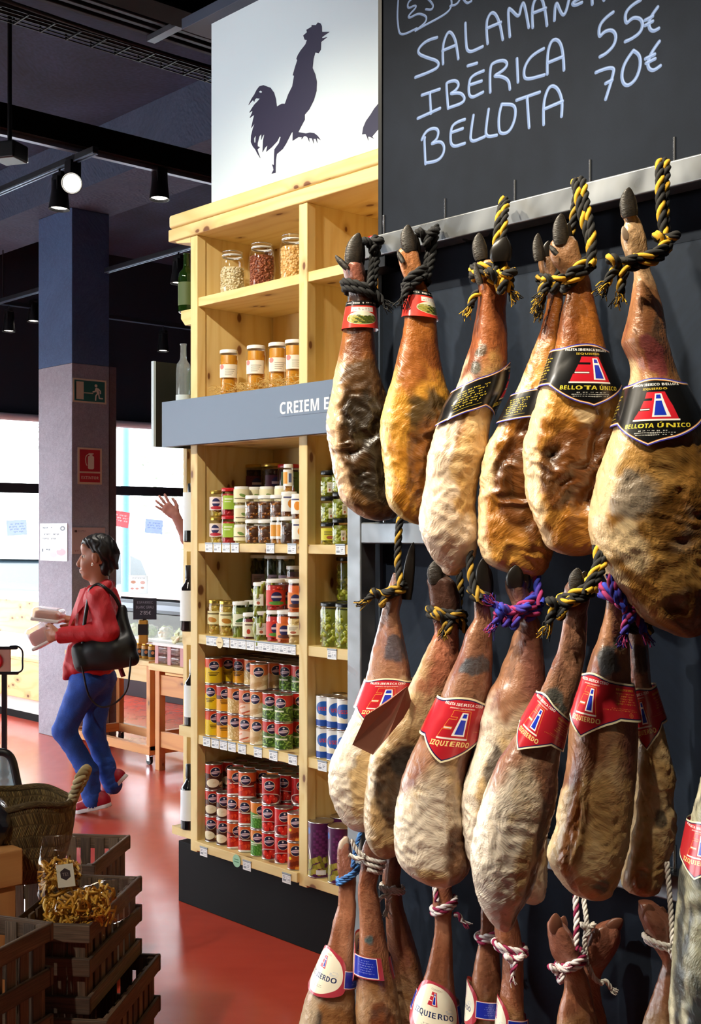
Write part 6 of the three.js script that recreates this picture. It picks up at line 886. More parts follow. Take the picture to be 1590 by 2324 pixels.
// goods on the tables
{
  seed = 91; const nutM = M({ color: C('#8a4f24'), roughness: 0.45 }), bandM = M({ color: C('#c88a8a'), roughness: 0.5 }), wrapM = MP({ color: C('#ffffff'), transmission: 0.9, thickness: 0, roughness: 0.15 });
  const pack = protoOf('biscuit_pack', 'pack', (g) => { const l = []; for (let i = 0; i < 26; i++) l.push(new THREE.IcosahedronGeometry(0.018, 1).scale(1, 0.6, 1).rotateY(i).translate(rr(-0.055, 0.055), rr(0.012, 0.048), rr(-0.045, 0.045))); const m = part('biscuits', l, nutM, g); m.userData.kind = 'stuff'; part('wrapping', new RoundedBoxGeometry(0.14, 0.062, 0.12, 2, 0.02).translate(0, 0.031, 0), wrapM, g); part('paper_band', box(-0.075, -0.035, 0.0, 0.063, -0.061, 0.061), bandM, g); });
  for (let k = 0; k < 6; k++) copyThing(pack, V(-7.17 + (k % 3) * 0.15, 0.735 + (k > 2 ? 0.0635 : 0), -4.89), 0, `brown biscuit pack on the pine table, ${k > 2 ? 'upper' : 'lower'} layer, ${['left', 'middle', 'right'][k % 3]}`, 'biscuit packs');
  for (const [i, y] of [[0, 0.862], [1, 0.735]]) { const t = thing('paper_tray', ['white paper tray lying on the biscuit packs', 'white paper tray on the table behind the biscuit packs'][i], 'tray', [-7.0, y, i ? -5.15 : -4.9]); part('base', box(-0.24, 0.24, 0, 0.006, -0.1, 0.09, 0.003), MAT.paper, t); part('rim', [box(-0.24, 0.24, 0, 0.02, 0.085, 0.092), box(-0.24, 0.24, 0, 0.02, -0.106, -0.1)], MAT.paper, t); }
  const aspM = M({ color: C('#e6deb4'), roughness: 0.5 }); for (let i = 0; i < 12; i++) { const t = solo('white_asparagus', lathe([[0, 0], [0.011, 0.002], [0.012, 0.14], [0.011, 0.17], [0.006, 0.195], [0, 0.205]], 10).rotateZ(-1.35 + rr(-0.15, 0.15)).rotateY(rr(-0.5, 0.5)), aspM, 'white asparagus spear in the heap on the paper tray', 'asparagus', 'white asparagus heap'); t.position.set(-7.18 + (i % 6) * 0.05, 0.885 + Math.floor(i / 6) * 0.022, -4.9 + rr(-0.06, 0.05)); }
  // jars with black labels on the cart and tall yellow packs behind
  const jm = M({ color: C('#b8862c'), roughness: 0.3 }), jl = M({ color: C('#17150f'), roughness: 0.5 });
  for (let i = 0; i < 5; i++) { const t = thing('preserve_jar', `amber jar with black label on the pine cart, number ${['one', 'two', 'three', 'four', 'five'][i]} from the table`.replace(/number (one|two|three|four|five) from/, (m, a) => ({ one: 'nearest', two: 'second from', three: 'third from', four: 'fourth from', five: 'farthest from' }[a])).replace('nearest the', 'nearest the'), 'jar', [-7.46 - i * 0.085, 0.735, -4.96], TOCAM, 'amber jars on the cart'); part('body', lathe([[0, 0], [0.036, 0.002], [0.038, 0.09], [0.03, 0.1], [0, 0.1]], 20), jm, t); part('paper_label', ringGeo(0.039, 0.05, 0.02, -1.4, 1.4), jl, t); part('emblem', cyl(0.012, 0.012, 0.001, 20).rotateX(Math.PI / 2).translate(0, 0.05, 0.0395), M({ color: C('#c98a5c') }), t); part('lid', cyl(0.034, 0.034, 0.016, 20).translate(0, 0.1, 0), lidM.gold, t); }
  const tr = thing('paper_tray', 'white paper tray lying on the amber jars', 'tray', [-7.5, 0.8515, -4.98]); part('base', box(-0.2, 0.2, 0, 0.005, -0.1, 0.09, 0.002), MAT.paper, tr); part('rim', box(-0.2, 0.2, 0, 0.018, 0.086, 0.092), MAT.paper, tr);
  const p = atD(325, 1432, 8.75), pk = thing('pasta_pack', 'tall yellow pasta pack with black label under the price sign', 'pack', [p.x, 0.8565, p.z], TOCAM); part('pack', new RoundedBoxGeometry(0.066, 0.17, 0.04, 2, 0.012).translate(0, 0.085, 0), M({ color: C('#c89a34'), roughness: 0.35 }), pk); part('paper_label', new THREE.BoxGeometry(0.068, 0.075, 0.042).translate(0, 0.1, 0), jl, pk);
  const s = thing('price_sign', 'small slate price sign for white asparagus above the pasta pack', 'price sign', [p.x + 0.02, 1.027, p.z], TOCAM);
  const tx = canvasTex(512, 460, (c) => { c.fillStyle = '#2c2f38'; c.fillRect(0, 0, 512, 460); txt(c, 'ESPARREC', 260, 80, 84, '#9a9aa6', 380, 'normal'); txt(c, 'BLANC GRAU', 256, 190, 84, '#a2a2ae', 420, 'normal'); txt(c, "2'85€", 270, 320, 110, '#c4c4cc', 260, 'normal'); });
  part('slate', new RoundedBoxGeometry(0.165, 0.15, 0.006, 2, 0.003).translate(0, 0.075, 0), M({ color: C('#2c2f38'), roughness: 0.6 }), s); part('chalk_text', new THREE.PlaneGeometry(0.155, 0.14).translate(0, 0.075, 0.0036), M({ map: tx, roughness: 0.7 }), s); part('clip', [bar(V(0, 0, 0), V(-0.02, -0.01, 0), 0.004), box(-0.012, 0.012, -0.002, 0.01, -0.008, 0.008)], MAT.blackMetal, s);
  const n = atZ(304, 1352, -6.9); const c = thing('menu_card', 'white card with food photos standing on the counter ledge', 'card', [n.x, 1.02, n.z - 0.05], TOCAM * 0.6); part('card', box(-0.11, 0.11, 0, 0.18, -0.003, 0), MAT.paper, c); part('print', new THREE.PlaneGeometry(0.21, 0.17).translate(0, 0.09, 0.001), M({ map: canvasTex(256, 210, (k) => { k.fillStyle = '#e6e8ea'; k.fillRect(0, 0, 256, 210); lines(k, 130, 24, 180, 1, 10, 10, '#9aa0a8'); for (const [x, y, w, q] of [[60, 80, 34, '#c88a70'], [190, 84, 34, '#d8a8a0'], [46, 160, 22, '#d08a80'], [112, 160, 22, '#d89a90'], [186, 150, 24, '#cc9a8c']]) { k.fillStyle = q; k.beginPath(); k.ellipse(x, y, w, w * 0.55, 0, 0, 7); k.fill(); } }), roughness: 0.5 }), c);
}
// ---------- people ----------
const cap = (a, b, ra, rb) => { const ab = b.clone().sub(a), l2 = ab.lengthSq() || 1e-9; return (p) => { const t = clamp(p.clone().sub(a).dot(ab) / l2); return p.distanceTo(a.clone().addScaledVector(ab, t)) - lerp(ra, rb, t); }; };
const capFast = (a, b, ra, rb) => { const dx = b.x - a.x, dy = b.y - a.y, dz = b.z - a.z, l2 = dx * dx + dy * dy + dz * dz || 1e-9; return (x, y, z) => { let t = ((x - a.x) * dx + (y - a.y) * dy + (z - a.z) * dz) / l2; t = t < 0 ? 0 : t > 1 ? 1 : t; const ex = x - a.x - dx * t, ey = y - a.y - dy * t, ez = z - a.z - dz * t; return Math.sqrt(ex * ex + ey * ey + ez * ez) - (ra + (rb - ra) * t); }; };
// ellipsoid with its own axes (u right, v up, w out)
const ell = (c, r, A) => (x, y, z) => { const px = x - c.x, py = y - c.y, pz = z - c.z; const a = (px * A[0].x + py * A[0].y + pz * A[0].z) / r[0], b = (px * A[1].x + py * A[1].y + pz * A[1].z) / r[1], d = (px * A[2].x + py * A[2].y + pz * A[2].z) / r[2]; const k = Math.sqrt(a * a + b * b + d * d); return (k - 1) * Math.min(r[0], r[1], r[2]); };
const mcM = M({});
function sdfGeo(list, k, N, pad = 0.03, disp) {
  const lo = V(1e9, 1e9, 1e9), hi = V(-1e9, -1e9, -1e9); for (const q of list) for (const [p, r] of q.ext) { lo.min(p.clone().subScalar(r + pad)); hi.max(p.clone().addScalar(r + pad)); }
  const c = lo.clone().add(hi).multiplyScalar(0.5), h = hi.clone().sub(lo).multiplyScalar(0.5), mc = new MarchingCubes(N, mcM, false, false, 120000); mc.isolation = 0;
  const hs = N / 2; for (let iz = 0, i = 0; iz < N; iz++) for (let iy = 0; iy < N; iy++) for (let ix = 0; ix < N; ix++, i++) {
    const x = c.x + (ix - hs) / hs * h.x, y = c.y + (iy - hs) / hs * h.y, z = c.z + (iz - hs) / hs * h.z; let d = 1e9;
    for (const q of list) { const e = q.f(x, y, z), kk = q.k ?? k; if (q.cut) { const hh = Math.max(kk - Math.abs(-e - d), 0) / kk; d = Math.max(d, -e) + hh * hh * kk * 0.25; } else { const hh = Math.max(kk - Math.abs(e - d), 0) / kk; d = Math.min(d, e) - hh * hh * kk * 0.25; } }
    if (disp) d += disp(x, y, z); mc.field[i] = -d;
  }
  mc.update(); const n = mc.count ?? mc.geometry.drawRange.count; let g = new THREE.BufferGeometry(); const pos = new Float32Array(n * 3);
  for (let i = 0; i < n; i++) { pos[3 * i] = mc.positionArray[3 * i] * h.x + c.x; pos[3 * i + 1] = mc.positionArray[3 * i + 1] * h.y + c.y; pos[3 * i + 2] = mc.positionArray[3 * i + 2] * h.z + c.z; }
  g.setAttribute('position', new THREE.BufferAttribute(pos, 3)); g = mergeVertices(g, 1e-5); g.computeVertexNormals(); return g;
}
const B = (a, b, ra, rb, k) => ({ f: capFast(a, b, ra, rb), ext: [[a, ra], [b, rb]], k });
const E_ = (c, r, A, o = {}) => ({ f: ell(c, r, A), ext: o.cut ? [] : [[c, Math.max(...r)]], ...o });
// five-fingered hand: wrist point, forward direction, back-of-hand normal, thumb side; curl 0..1
function handBones(w, fwd, nrm, thumb, s = 1, curl = 0.35, spread = 0.18) {
  fwd = fwd.clone().normalize(); const out = nrm.clone().addScaledVector(fwd, -nrm.dot(fwd)).normalize(), side = thumb.clone().addScaledVector(fwd, -thumb.dot(fwd)).addScaledVector(out, -thumb.dot(out)).normalize(), L = [];
  const P = (a, b, c) => w.clone().addScaledVector(fwd, a * s).addScaledVector(side, b * s).addScaledVector(out, c * s);
  L.push(B(P(-0.01, 0, 0), P(0.03, 0.0, 0), 0.024 * s, 0.024 * s), B(P(0.03, 0.022, 0), P(0.082, 0.026, 0), 0.014 * s, 0.013 * s), B(P(0.03, 0.006, 0), P(0.086, 0.008, 0), 0.015 * s, 0.013 * s), B(P(0.03, -0.01, 0), P(0.082, -0.011, 0), 0.015 * s, 0.013 * s), B(P(0.03, -0.022, 0), P(0.074, -0.028, 0), 0.013 * s, 0.012 * s));
  [[0.026, 0.072, 0.0092, 1], [0.008, 0.08, 0.0095, 0.3], [-0.011, 0.074, 0.0092, -0.4], [-0.028, 0.058, 0.0082, -1]].forEach(([y, len, r, sp]) => {
    let p = P(sp === 1 || sp === -1 ? 0.078 : 0.084, y, 0), dir = fwd.clone().addScaledVector(side, sp * spread).normalize(); const ax = V(0, 0, 0).crossVectors(out, dir).normalize();
    for (let k = 0; k < 3; k++) { dir.applyAxisAngle(ax, curl * (k ? 0.75 : 0.55)); const q = p.clone().addScaledVector(dir, len * s * [0.45, 0.32, 0.25][k]); L.push(B(p, q, r * s * (1 - 0.06 * k), r * s * (0.94 - 0.08 * k), 0.004)); p = q; }
  });
  const t0 = P(0.012, 0.02, -0.004), t1 = P(0.045, 0.05, -0.012), t2 = P(0.072, 0.06, -0.018), t3 = P(0.094, 0.06, -0.024); L.push(B(t0, t1, 0.015 * s, 0.012 * s, 0.012), B(t1, t2, 0.0115 * s, 0.0105 * s, 0.004), B(t2, t3, 0.0105 * s, 0.0085 * s, 0.004));
  return L;
}
const skinTex = (a) => pixTex(128, 128, (u, v) => { const n = 1 + 0.07 * pn(u, v, 12, 12, 2); return a.map((q) => q * n); }, [6, 6]);
const skinM = MP({ color: C('#a4694c'), roughness: 0.5, sheen: 0.2 }), skin2M = MP({ color: C('#b8786a'), roughness: 0.55 });
const clothBump = pixTex(256, 256, (u, v) => 128 + 50 * pn(u, v, 20, 20, 3) + 60 * pn(u, v, 110, 110, 8), [4, 4], true);
function addUV(g, s = 1) { const p = g.attributes.position, uv = new Float32Array(p.count * 2); for (let i = 0; i < p.count; i++) { uv[2 * i] = (p.getX(i) - p.getZ(i)) * s; uv[2 * i + 1] = p.getY(i) * s; } g.setAttribute('uv', new THREE.BufferAttribute(uv, 2)); return g; }
{
  const D = 7.35, q = (x, y, near = 0) => atD(x, y, D).addScaledVector(FACE, near), o = q(215, 1838); o.y = 0;
  const fwd = RT.clone().negate(), UP = V(0, 1, 0), AX = [fwd, UP, FACE];
  const L = (x, y, n = 0) => q(x, y, n).sub(o);
  const t = thing('person', 'woman in red jacket and blue jeans walking left with packages', 'person', o);
  const tilt = (a) => [fwd.clone().multiplyScalar(Math.cos(a)).addScaledVector(UP, Math.sin(a)), UP.clone().multiplyScalar(Math.cos(a)).addScaledVector(fwd, -Math.sin(a)), FACE];
  // skin: head with face, neck, forearms and hands, core of the trunk
  const headC = L(222, 1262), A = tilt(0.12), skull = [E_(headC.clone().add(V(0, 0.01, 0)).addScaledVector(fwd, -0.012), [0.098, 0.108, 0.076], A, { k: 0.03 }), E_(L(203, 1284), [0.05, 0.068, 0.05], A, { k: 0.035 }), E_(L(196, 1307), [0.024, 0.02, 0.028], A, { k: 0.025 }), E_(L(197, 1242), [0.032, 0.034, 0.05], A, { k: 0.03 }),
    B(L(185, 1264), L(178.5, 1280), 0.008, 0.014, 0.012), E_(L(180, 1284, 0.008), [0.01, 0.008, 0.009], A, { k: 0.008 }), E_(L(184.5, 1293.5), [0.013, 0.0055, 0.022], A, { k: 0.008 }), E_(L(185.5, 1299), [0.013, 0.006, 0.02], A, { k: 0.008 }), E_(L(199, 1279, 0.036), [0.026, 0.024, 0.016], A, { k: 0.02 }),
    E_(L(191.5, 1263, 0.034), [0.013, 0.009, 0.014], A, { cut: true, k: 0.014 }), E_(L(191.5, 1263, -0.034), [0.013, 0.009, 0.014], A, { cut: true, k: 0.014 }), E_(L(222, 1266, 0.076), [0.017, 0.03, 0.009], tilt(-0.2), { k: 0.006 }), E_(L(221, 1266, 0.087), [0.009, 0.017, 0.006], tilt(-0.2), { cut: true, k: 0.006 }),
    B(L(224, 1300), L(228, 1345), 0.05, 0.056, 0.04)];
  const skinParts = [part('body', addUV(sdfGeo(skull, 0.02, 84)), skinM, t, 'head and neck')];
  const eyeM = M({ color: C('#e8e0d8'), roughness: 0.2 }), irisM = M({ color: C('#20140e'), roughness: 0.2 });
  part('eye', new THREE.SphereGeometry(0.011, 16, 12).translate(...L(193.5, 1263, 0.028).toArray()), eyeM, t); part('iris', new THREE.SphereGeometry(0.0062, 12, 10).translate(...L(191, 1263, 0.031).toArray()), irisM, t); part('eye', new THREE.SphereGeometry(0.011, 16, 12).translate(...L(193.5, 1263, -0.028).toArray()), eyeM, t);
  part('eyebrow', tube([L(188, 1252, 0.02), L(191, 1250, 0.035), L(199, 1252, 0.052)], 0.0035, 10, 6), irisM, t); part('lips', tube([L(181.5, 1296, 0.0), L(184, 1296, 0.014), L(190, 1295, 0.026)], 0.0042, 10, 6), M({ color: C('#8c3f3a'), roughness: 0.4 }), t);
  part('earring', new THREE.TorusGeometry(0.008, 0.0016, 8, 20).translate(...L(216, 1280, 0.084).toArray()), M({ color: C('#d8d4c4'), roughness: 0.2, metalness: 1 }), t);
  const hair = [E_(L(232, 1250), [0.094, 0.096, 0.085], tilt(0.1), { k: 0.04 }), E_(L(209, 1228), [0.064, 0.034, 0.07], tilt(-0.3), { k: 0.04 }), B(L(252, 1262), L(258, 1282), 0.045, 0.022, 0.04), E_(L(238, 1290), [0.045, 0.05, 0.06], AX, { k: 0.04 }), B(L(258, 1280), L(266, 1290), 0.02, 0.006, 0.02), E_(L(191, 1278), [0.07, 0.112, 0.1], tilt(0.2), { cut: true, k: 0.02 }), E_(L(222, 1268, 0.085), [0.024, 0.036, 0.03], AX, { cut: true, k: 0.01 })];
  part('hair', addUV(sdfGeo(hair, 0.03, 72, 0.03, (x, y, z) => 0.0016 * Math.sin((x - z) * 130 + y * 60 + nz(x * 20, y * 20, z * 20) * 5))), MP({ color: C('#120f10'), roughness: 0.45, sheen: 0.4 }), t);
  // forearms + hands
  const wl = L(146, 1434, 0.16), wr = L(158, 1412, -0.12);
  const handsL = [B(L(170, 1436, 0.17), wl, 0.033, 0.027), ...handBones(wl, L(118, 1440, 0.12).sub(wl), FACE, V(0, 1, 0), 1.02, 0.55, 0.22)], handsR = [B(L(175, 1418, -0.14), wr, 0.033, 0.027), ...handBones(wr, L(120, 1402, -0.05).sub(wr), V(0, 1, 0).addScaledVector(FACE, 0.5), FACE, 1.0, 0.35, 0.12)];
  skinParts[0].geometry = merge([skinParts[0].geometry, addUV(sdfGeo(handsL, 0.012, 84, 0.02)), addUV(sdfGeo(handsR, 0.012, 84, 0.02))]);
  // jacket
  const jk = [E_(L(222, 1352), [0.085, 0.06, 0.16], AX, { k: 0.06 }), E_(L(218, 1400), [0.118, 0.13, 0.165], tilt(0.1), { k: 0.08 }), E_(L(212, 1470), [0.125, 0.14, 0.16], AX, { k: 0.08 }), E_(L(205, 1515), [0.14, 0.075, 0.165], tilt(0.1), { k: 0.06 }), B(L(172, 1470, 0.06), L(156, 1534, 0.09), 0.03, 0.02, 0.05), B(L(172, 1470, -0.06), L(156, 1530, -0.09), 0.03, 0.02, 0.05),
    B(L(236, 1350, 0.15), L(262, 1428, 0.2), 0.066, 0.06, 0.04), B(L(262, 1428, 0.2), L(152, 1436, 0.165), 0.056, 0.05, 0.03), B(L(232, 1352, -0.15), L(250, 1425, -0.2), 0.066, 0.058, 0.04), B(L(250, 1425, -0.2), L(160, 1415, -0.125), 0.054, 0.046, 0.03), B(L(214, 1336, 0.06), L(246, 1326, 0.05), 0.022, 0.024, 0.03), B(L(214, 1336, -0.06), L(246, 1326, -0.05), 0.022, 0.024, 0.03), B(L(246, 1326, 0.05), L(246, 1326, -0.05), 0.024, 0.024, 0.03),
    E_(L(212, 1296), [0.056, 0.06, 0.062], AX, { cut: true, k: 0.015 }), { f: (x, y, z) => y - (EYE + (CY - 1540) * D / F - 0.0) , cut: true, k: 0.008, ext: [] }, B(L(132, 1438, 0.16), L(144, 1436, 0.163), 0.04, 0.044, 0.004)];
  jk[jk.length - 1].cut = true; jk[jk.length - 1].ext = [];
  const fold = (x, y, z) => 0.008 * nz(x * 15, y * 10, z * 15) + 0.005 * Math.abs(nz(x * 26 + y * 22, y * 14, z * 26));
  part('jacket', addUV(sdfGeo(jk, 0.05, 96, 0.02, fold)), MP({ color: C('#b8101c'), roughness: 0.6, bumpMap: clothBump, bumpScale: 0.002, sheen: 0.3 }), t, 'red jacket');
  part('lapel', (() => { const P = [L(190, 1336, 0.1), L(205, 1330, 0.135), L(214, 1360, 0.165), L(186, 1390, 0.15), L(160, 1432, 0.11), L(172, 1386, 0.1)]; let g = new THREE.BufferGeometry(); const pos = []; const c = P.reduce((a, b) => a.clone().add(b), V(0, 0, 0)).divideScalar(6).addScaledVector(FACE, 0.012); for (let i = 0; i < 6; i++) for (const p of [c, P[i], P[(i + 1) % 6]]) pos.push(p.x, p.y, p.z); g.setAttribute('position', new THREE.Float32BufferAttribute(pos, 3)); g.computeVertexNormals(); const b = g.clone().translate(FACE.x * -0.012, 0, FACE.z * -0.012); return [addUV(g), addUV(b)]; })(), MP({ color: C('#c41a26'), roughness: 0.6, side: THREE.DoubleSide }), t);
  part('belt_end', tube([L(270, 1490, 0.12), L(280, 1505, 0.13), L(289, 1530, 0.13)], 0.014, 10, 8).scale(1, 1, 1), MP({ color: C('#8c0f1a'), roughness: 0.6 }), t);
  // jeans
  const jn = [E_(L(212, 1535), [0.115, 0.09, 0.15], AX, { k: 0.06 }), B(L(200, 1545, 0.075), L(152, 1652, 0.08), 0.092, 0.066, 0.05), B(L(152, 1652, 0.08), L(206, 1745, 0.08), 0.064, 0.058, 0.03), B(L(206, 1745, 0.08), L(216, 1808, 0.08), 0.058, 0.06, 0.03), B(L(222, 1545, -0.075), L(208, 1660, -0.06), 0.09, 0.064, 0.05), B(L(208, 1660, -0.06), L(232, 1740, -0.06), 0.062, 0.056, 0.03), B(L(232, 1740, -0.06), L(250, 1785, -0.06), 0.056, 0.06, 0.03)];
  const jg = addUV(sdfGeo(jn, 0.04, 96, 0.02, (x, y, z) => 0.004 * nz(x * 14, y * 16, z * 14) + 0.007 * Math.max(0, nz(x * 20, y * 44, z * 20)) * (y < 0.32 ? 1.3 : 0.6)));
  part('jeans', jg, MP({ map: pixTex(256, 256, (u, v) => { const w = 1 + 0.16 * pn(u, v, 8, 8, 1) + 0.14 * pn(u, v, 120, 120, 5); return [34 * w, 78 * w, 168 * w]; }, [2, 2]), roughness: 0.8, bumpMap: clothBump, bumpScale: 0.002 }), t, 'blue jeans');
  const shoe = (heel, toe, near) => { const a = L(...heel, near), b = L(...toe, near), dir = b.clone().sub(a), m = a.clone().lerp(b, 0.45), A2 = [dir.clone().normalize(), V(0, 0, 0).crossVectors(FACE, dir).normalize(), FACE]; const g = new THREE.Group(); g.name = 'shoe'; t.add(g);
    part('upper', addUV(sdfGeo([B(a.clone().addScaledVector(A2[1], -0.03), b.clone().addScaledVector(A2[1], -0.022), 0.04, 0.033), E_(a.clone().lerp(b, 0.3).addScaledVector(A2[1], -0.055), [0.06, 0.05, 0.038], A2), { f: (x, y, z) => { const p = V(x, y, z).sub(a); return -p.dot(A2[1]) - 0.012; }, cut: true, k: 0.004, ext: [] }], 0.03, 56, 0.02)), MP({ color: C('#a8122c'), roughness: 0.5 }), g); 
    part('sole', addUV(sdfGeo([B(a.clone(), b.clone(), 0.04, 0.035), { f: (x, y, z) => { const p = V(x, y, z).sub(a); return Math.abs(p.dot(A2[1]) + 0.004) * -1 + 0.013; }, cut: true, k: 0.004, ext: [] }], 0.004, 56, 0.02)), M({ color: C('#e6e2e4'), roughness: 0.6 }), g); for (let k = 0; k < 3; k++) part('stripe', tube([a.clone().lerp(b, 0.35 + k * 0.13).addScaledVector(FACE, 0.041).addScaledVector(A2[1], -0.008), a.clone().lerp(b, 0.28 + k * 0.13).addScaledVector(FACE, 0.036).addScaledVector(A2[1], -0.045)], 0.004, 6, 6), M({ color: C('#eceaea'), roughness: 0.6 }), g); return g; };
  shoe([244, 1822], [190, 1834], 0.08); shoe([274, 1774], [232, 1818], -0.06);
  // bag on the shoulder, thing of its own
  const bo = L(255, 1515, 0.2).add(o), bl = (x, y, n) => L(x, y, n).add(o).sub(bo), bag = thing('shoulder_bag', 'large black leather shoulder bag of the woman in red', 'bag', bo);
  const bg = [E_(bl(252, 1474, 0.2), [0.165, 0.082, 0.05], AX, { k: 0.05 }), B(bl(264, 1440, 0.15), bl(280, 1460, 0.18), 0.03, 0.045, 0.06), B(bl(205, 1502, 0.205), bl(314, 1490, 0.19), 0.024, 0.03, 0.05), B(bl(286, 1378, 0.12), bl(306, 1455, 0.17), 0.012, 0.036, 0.05), B(bl(286, 1384, 0.12), bl(262, 1440, 0.15), 0.012, 0.03, 0.06), B(bl(192, 1466, 0.2), bl(200, 1504, 0.205), 0.022, 0.026, 0.04)];
  part('body', addUV(sdfGeo(bg, 0.05, 84, 0.02, (x, y, z) => 0.004 * nz(x * 12, y * 10, z * 12))), MP({ color: C('#090a0c'), roughness: 0.45 }), bag);
  part('strap', tube([bl(286, 1384, 0.12), bl(270, 1350, 0.15), bl(250, 1330, 0.175), bl(234, 1324, 0.16), bl(219, 1336, 0.17), bl(213, 1370, 0.185), bl(207, 1410, 0.19), bl(203, 1470, 0.2)], 0.011, 60, 8), MP({ color: C('#0e0f12'), roughness: 0.4 }), bag); part('long_strap', tube([bl(312, 1482, 0.23), bl(310, 1515, 0.23), bl(300, 1560, 0.22), bl(270, 1588, 0.22), bl(245, 1592, 0.22), bl(222, 1572, 0.22), bl(205, 1500, 0.24)], 0.006, 60, 6), MP({ color: C('#0e0f12'), roughness: 0.4 }), bag);
  // packages in her hands
  const wrapM = MP({ color: C('#ffffff'), transmission: 0.75, thickness: 0, roughness: 0.12, ior: 1.4 }), hamSl = M({ color: C('#c2786e'), roughness: 0.4 }), breadM = M({ color: C('#a8643c'), roughness: 0.4 });
  const mk = (c, rx, ry, rz, rot, label, inner, im) => { const p = L(...c).add(o), g = thing('food_package', label, 'package', p, Math.atan2(-fwd.z, fwd.x)); g.rotation.set(0, Math.atan2(-fwd.z, fwd.x), rot, 'YXZ'); part('tray', new RoundedBoxGeometry(rx * 2, 0.02, rz * 2, 2, 0.008).translate(0, -ry + 0.01, 0), MAT.white, g); part(inner, new RoundedBoxGeometry(rx * 1.7, ry * 1.3, rz * 1.7, 3, 0.025).translate(0, -ry * 0.1, 0), im, g); const w = new RoundedBoxGeometry(rx * 2.04, ry * 2, rz * 2.04, 5, Math.min(ry, 0.03)); const pp = w.attributes.position; for (let i = 0; i < pp.count; i++) { const s = 1 + 0.06 * nz(pp.getX(i) * 40, pp.getY(i) * 40, pp.getZ(i) * 40); pp.setXYZ(i, pp.getX(i) * s, pp.getY(i) * s, pp.getZ(i) * s); } w.computeVertexNormals(); part('clear_wrap', w, wrapM, g); };
  mk([112, 1394, 0.02], 0.085, 0.04, 0.09, 0.12, 'clear wrapped tray of buns, upper package in her hands', 'buns', breadM); mk([98, 1440, 0.05], 0.07, 0.065, 0.085, -0.5, 'clear wrapped tray of sliced meat, lower package in her hands', 'sliced_meat', hamSl);
}
{ // second person behind the shelves: raised arm in view
  const D = 7.6, q = (x, y, n = 0) => atD(x, y, D).addScaledVector(FACE, n), o = q(520, 1700); o.y = 0; const L = (x, y, n = 0) => q(x, y, n).sub(o), fwd = RT.clone().negate(), AX = [fwd, V(0, 1, 0), FACE];
  const t = thing('person', 'bare raised arm with open hand reaching out from behind the shelves', 'person', o);
  const w = L(399, 1172), arm = [B(L(425, 1222), w, 0.04, 0.027), B(L(425, 1222), L(478, 1290), 0.044, 0.05), B(L(478, 1290), L(500, 1300), 0.05, 0.05), ...handBones(w, L(372, 1145).sub(w), FACE, V(0, 1, 0).addScaledVector(RT, 0.6), 0.98, 0.12, 0.3)];
  const body = [E_(L(512, 1230), [0.09, 0.12, 0.078], AX, { k: 0.03 }), E_(L(486, 1243), [0.03, 0.05, 0.045], AX, { k: 0.03 }), B(L(474, 1238), L(470, 1246), 0.008, 0.013, 0.012), E_(L(516, 1238, 0.078), [0.018, 0.03, 0.01], AX, { k: 0.006 }), B(L(518, 1262), L(520, 1300), 0.052, 0.056, 0.03)];
  part('body', merge([addUV(sdfGeo(arm, 0.014, 96, 0.02)), addUV(sdfGeo(body, 0.03, 56, 0.02))]), skin2M, t);
  part('hair', addUV(sdfGeo([E_(L(522, 1212), [0.095, 0.085, 0.085], AX), E_(L(484, 1240), [0.06, 0.1, 0.1], AX, { cut: true, k: 0.02 })], 0.03, 40)), M({ color: C('#2a1d16'), roughness: 0.5 }), t);
  part('shirt', addUV(sdfGeo([E_(L(520, 1320), [0.1, 0.07, 0.19], AX, { k: 0.06 }), E_(L(520, 1400), [0.13, 0.2, 0.17], AX, { k: 0.08 }), B(L(520, 1310, 0.16), L(488, 1296, 0.04), 0.065, 0.06, 0.03), B(L(524, 1312, -0.18), L(530, 1400, -0.22), 0.064, 0.055, 0.03)], 0.05, 60)), MP({ color: C('#dfe3e6'), roughness: 0.8 }), t);
  part('trousers', addUV(sdfGeo([E_(L(520, 1470), [0.12, 0.1, 0.165], AX, { k: 0.05 }), B(L(520, 1480, 0.08), L(516, 1640, 0.09), 0.09, 0.065), B(L(516, 1640, 0.09), L(520, 1800, 0.09), 0.062, 0.05), B(L(520, 1480, -0.08), L(524, 1640, -0.09), 0.09, 0.065), B(L(524, 1640, -0.09), L(526, 1800, -0.09), 0.062, 0.05)], 0.04, 60)), M({ color: C('#23262e'), roughness: 0.8 }), t);
  for (const n of [0.09, -0.09]) part('shoe', addUV(sdfGeo([B(V(0, 0.045, 0).addScaledVector(FACE, n).addScaledVector(fwd, -0.05), V(0, 0.035, 0).addScaledVector(FACE, n).addScaledVector(fwd, 0.14), 0.045, 0.035)], 0.02, 28)), M({ color: C('#1a1a1c'), roughness: 0.5 }), t);
}
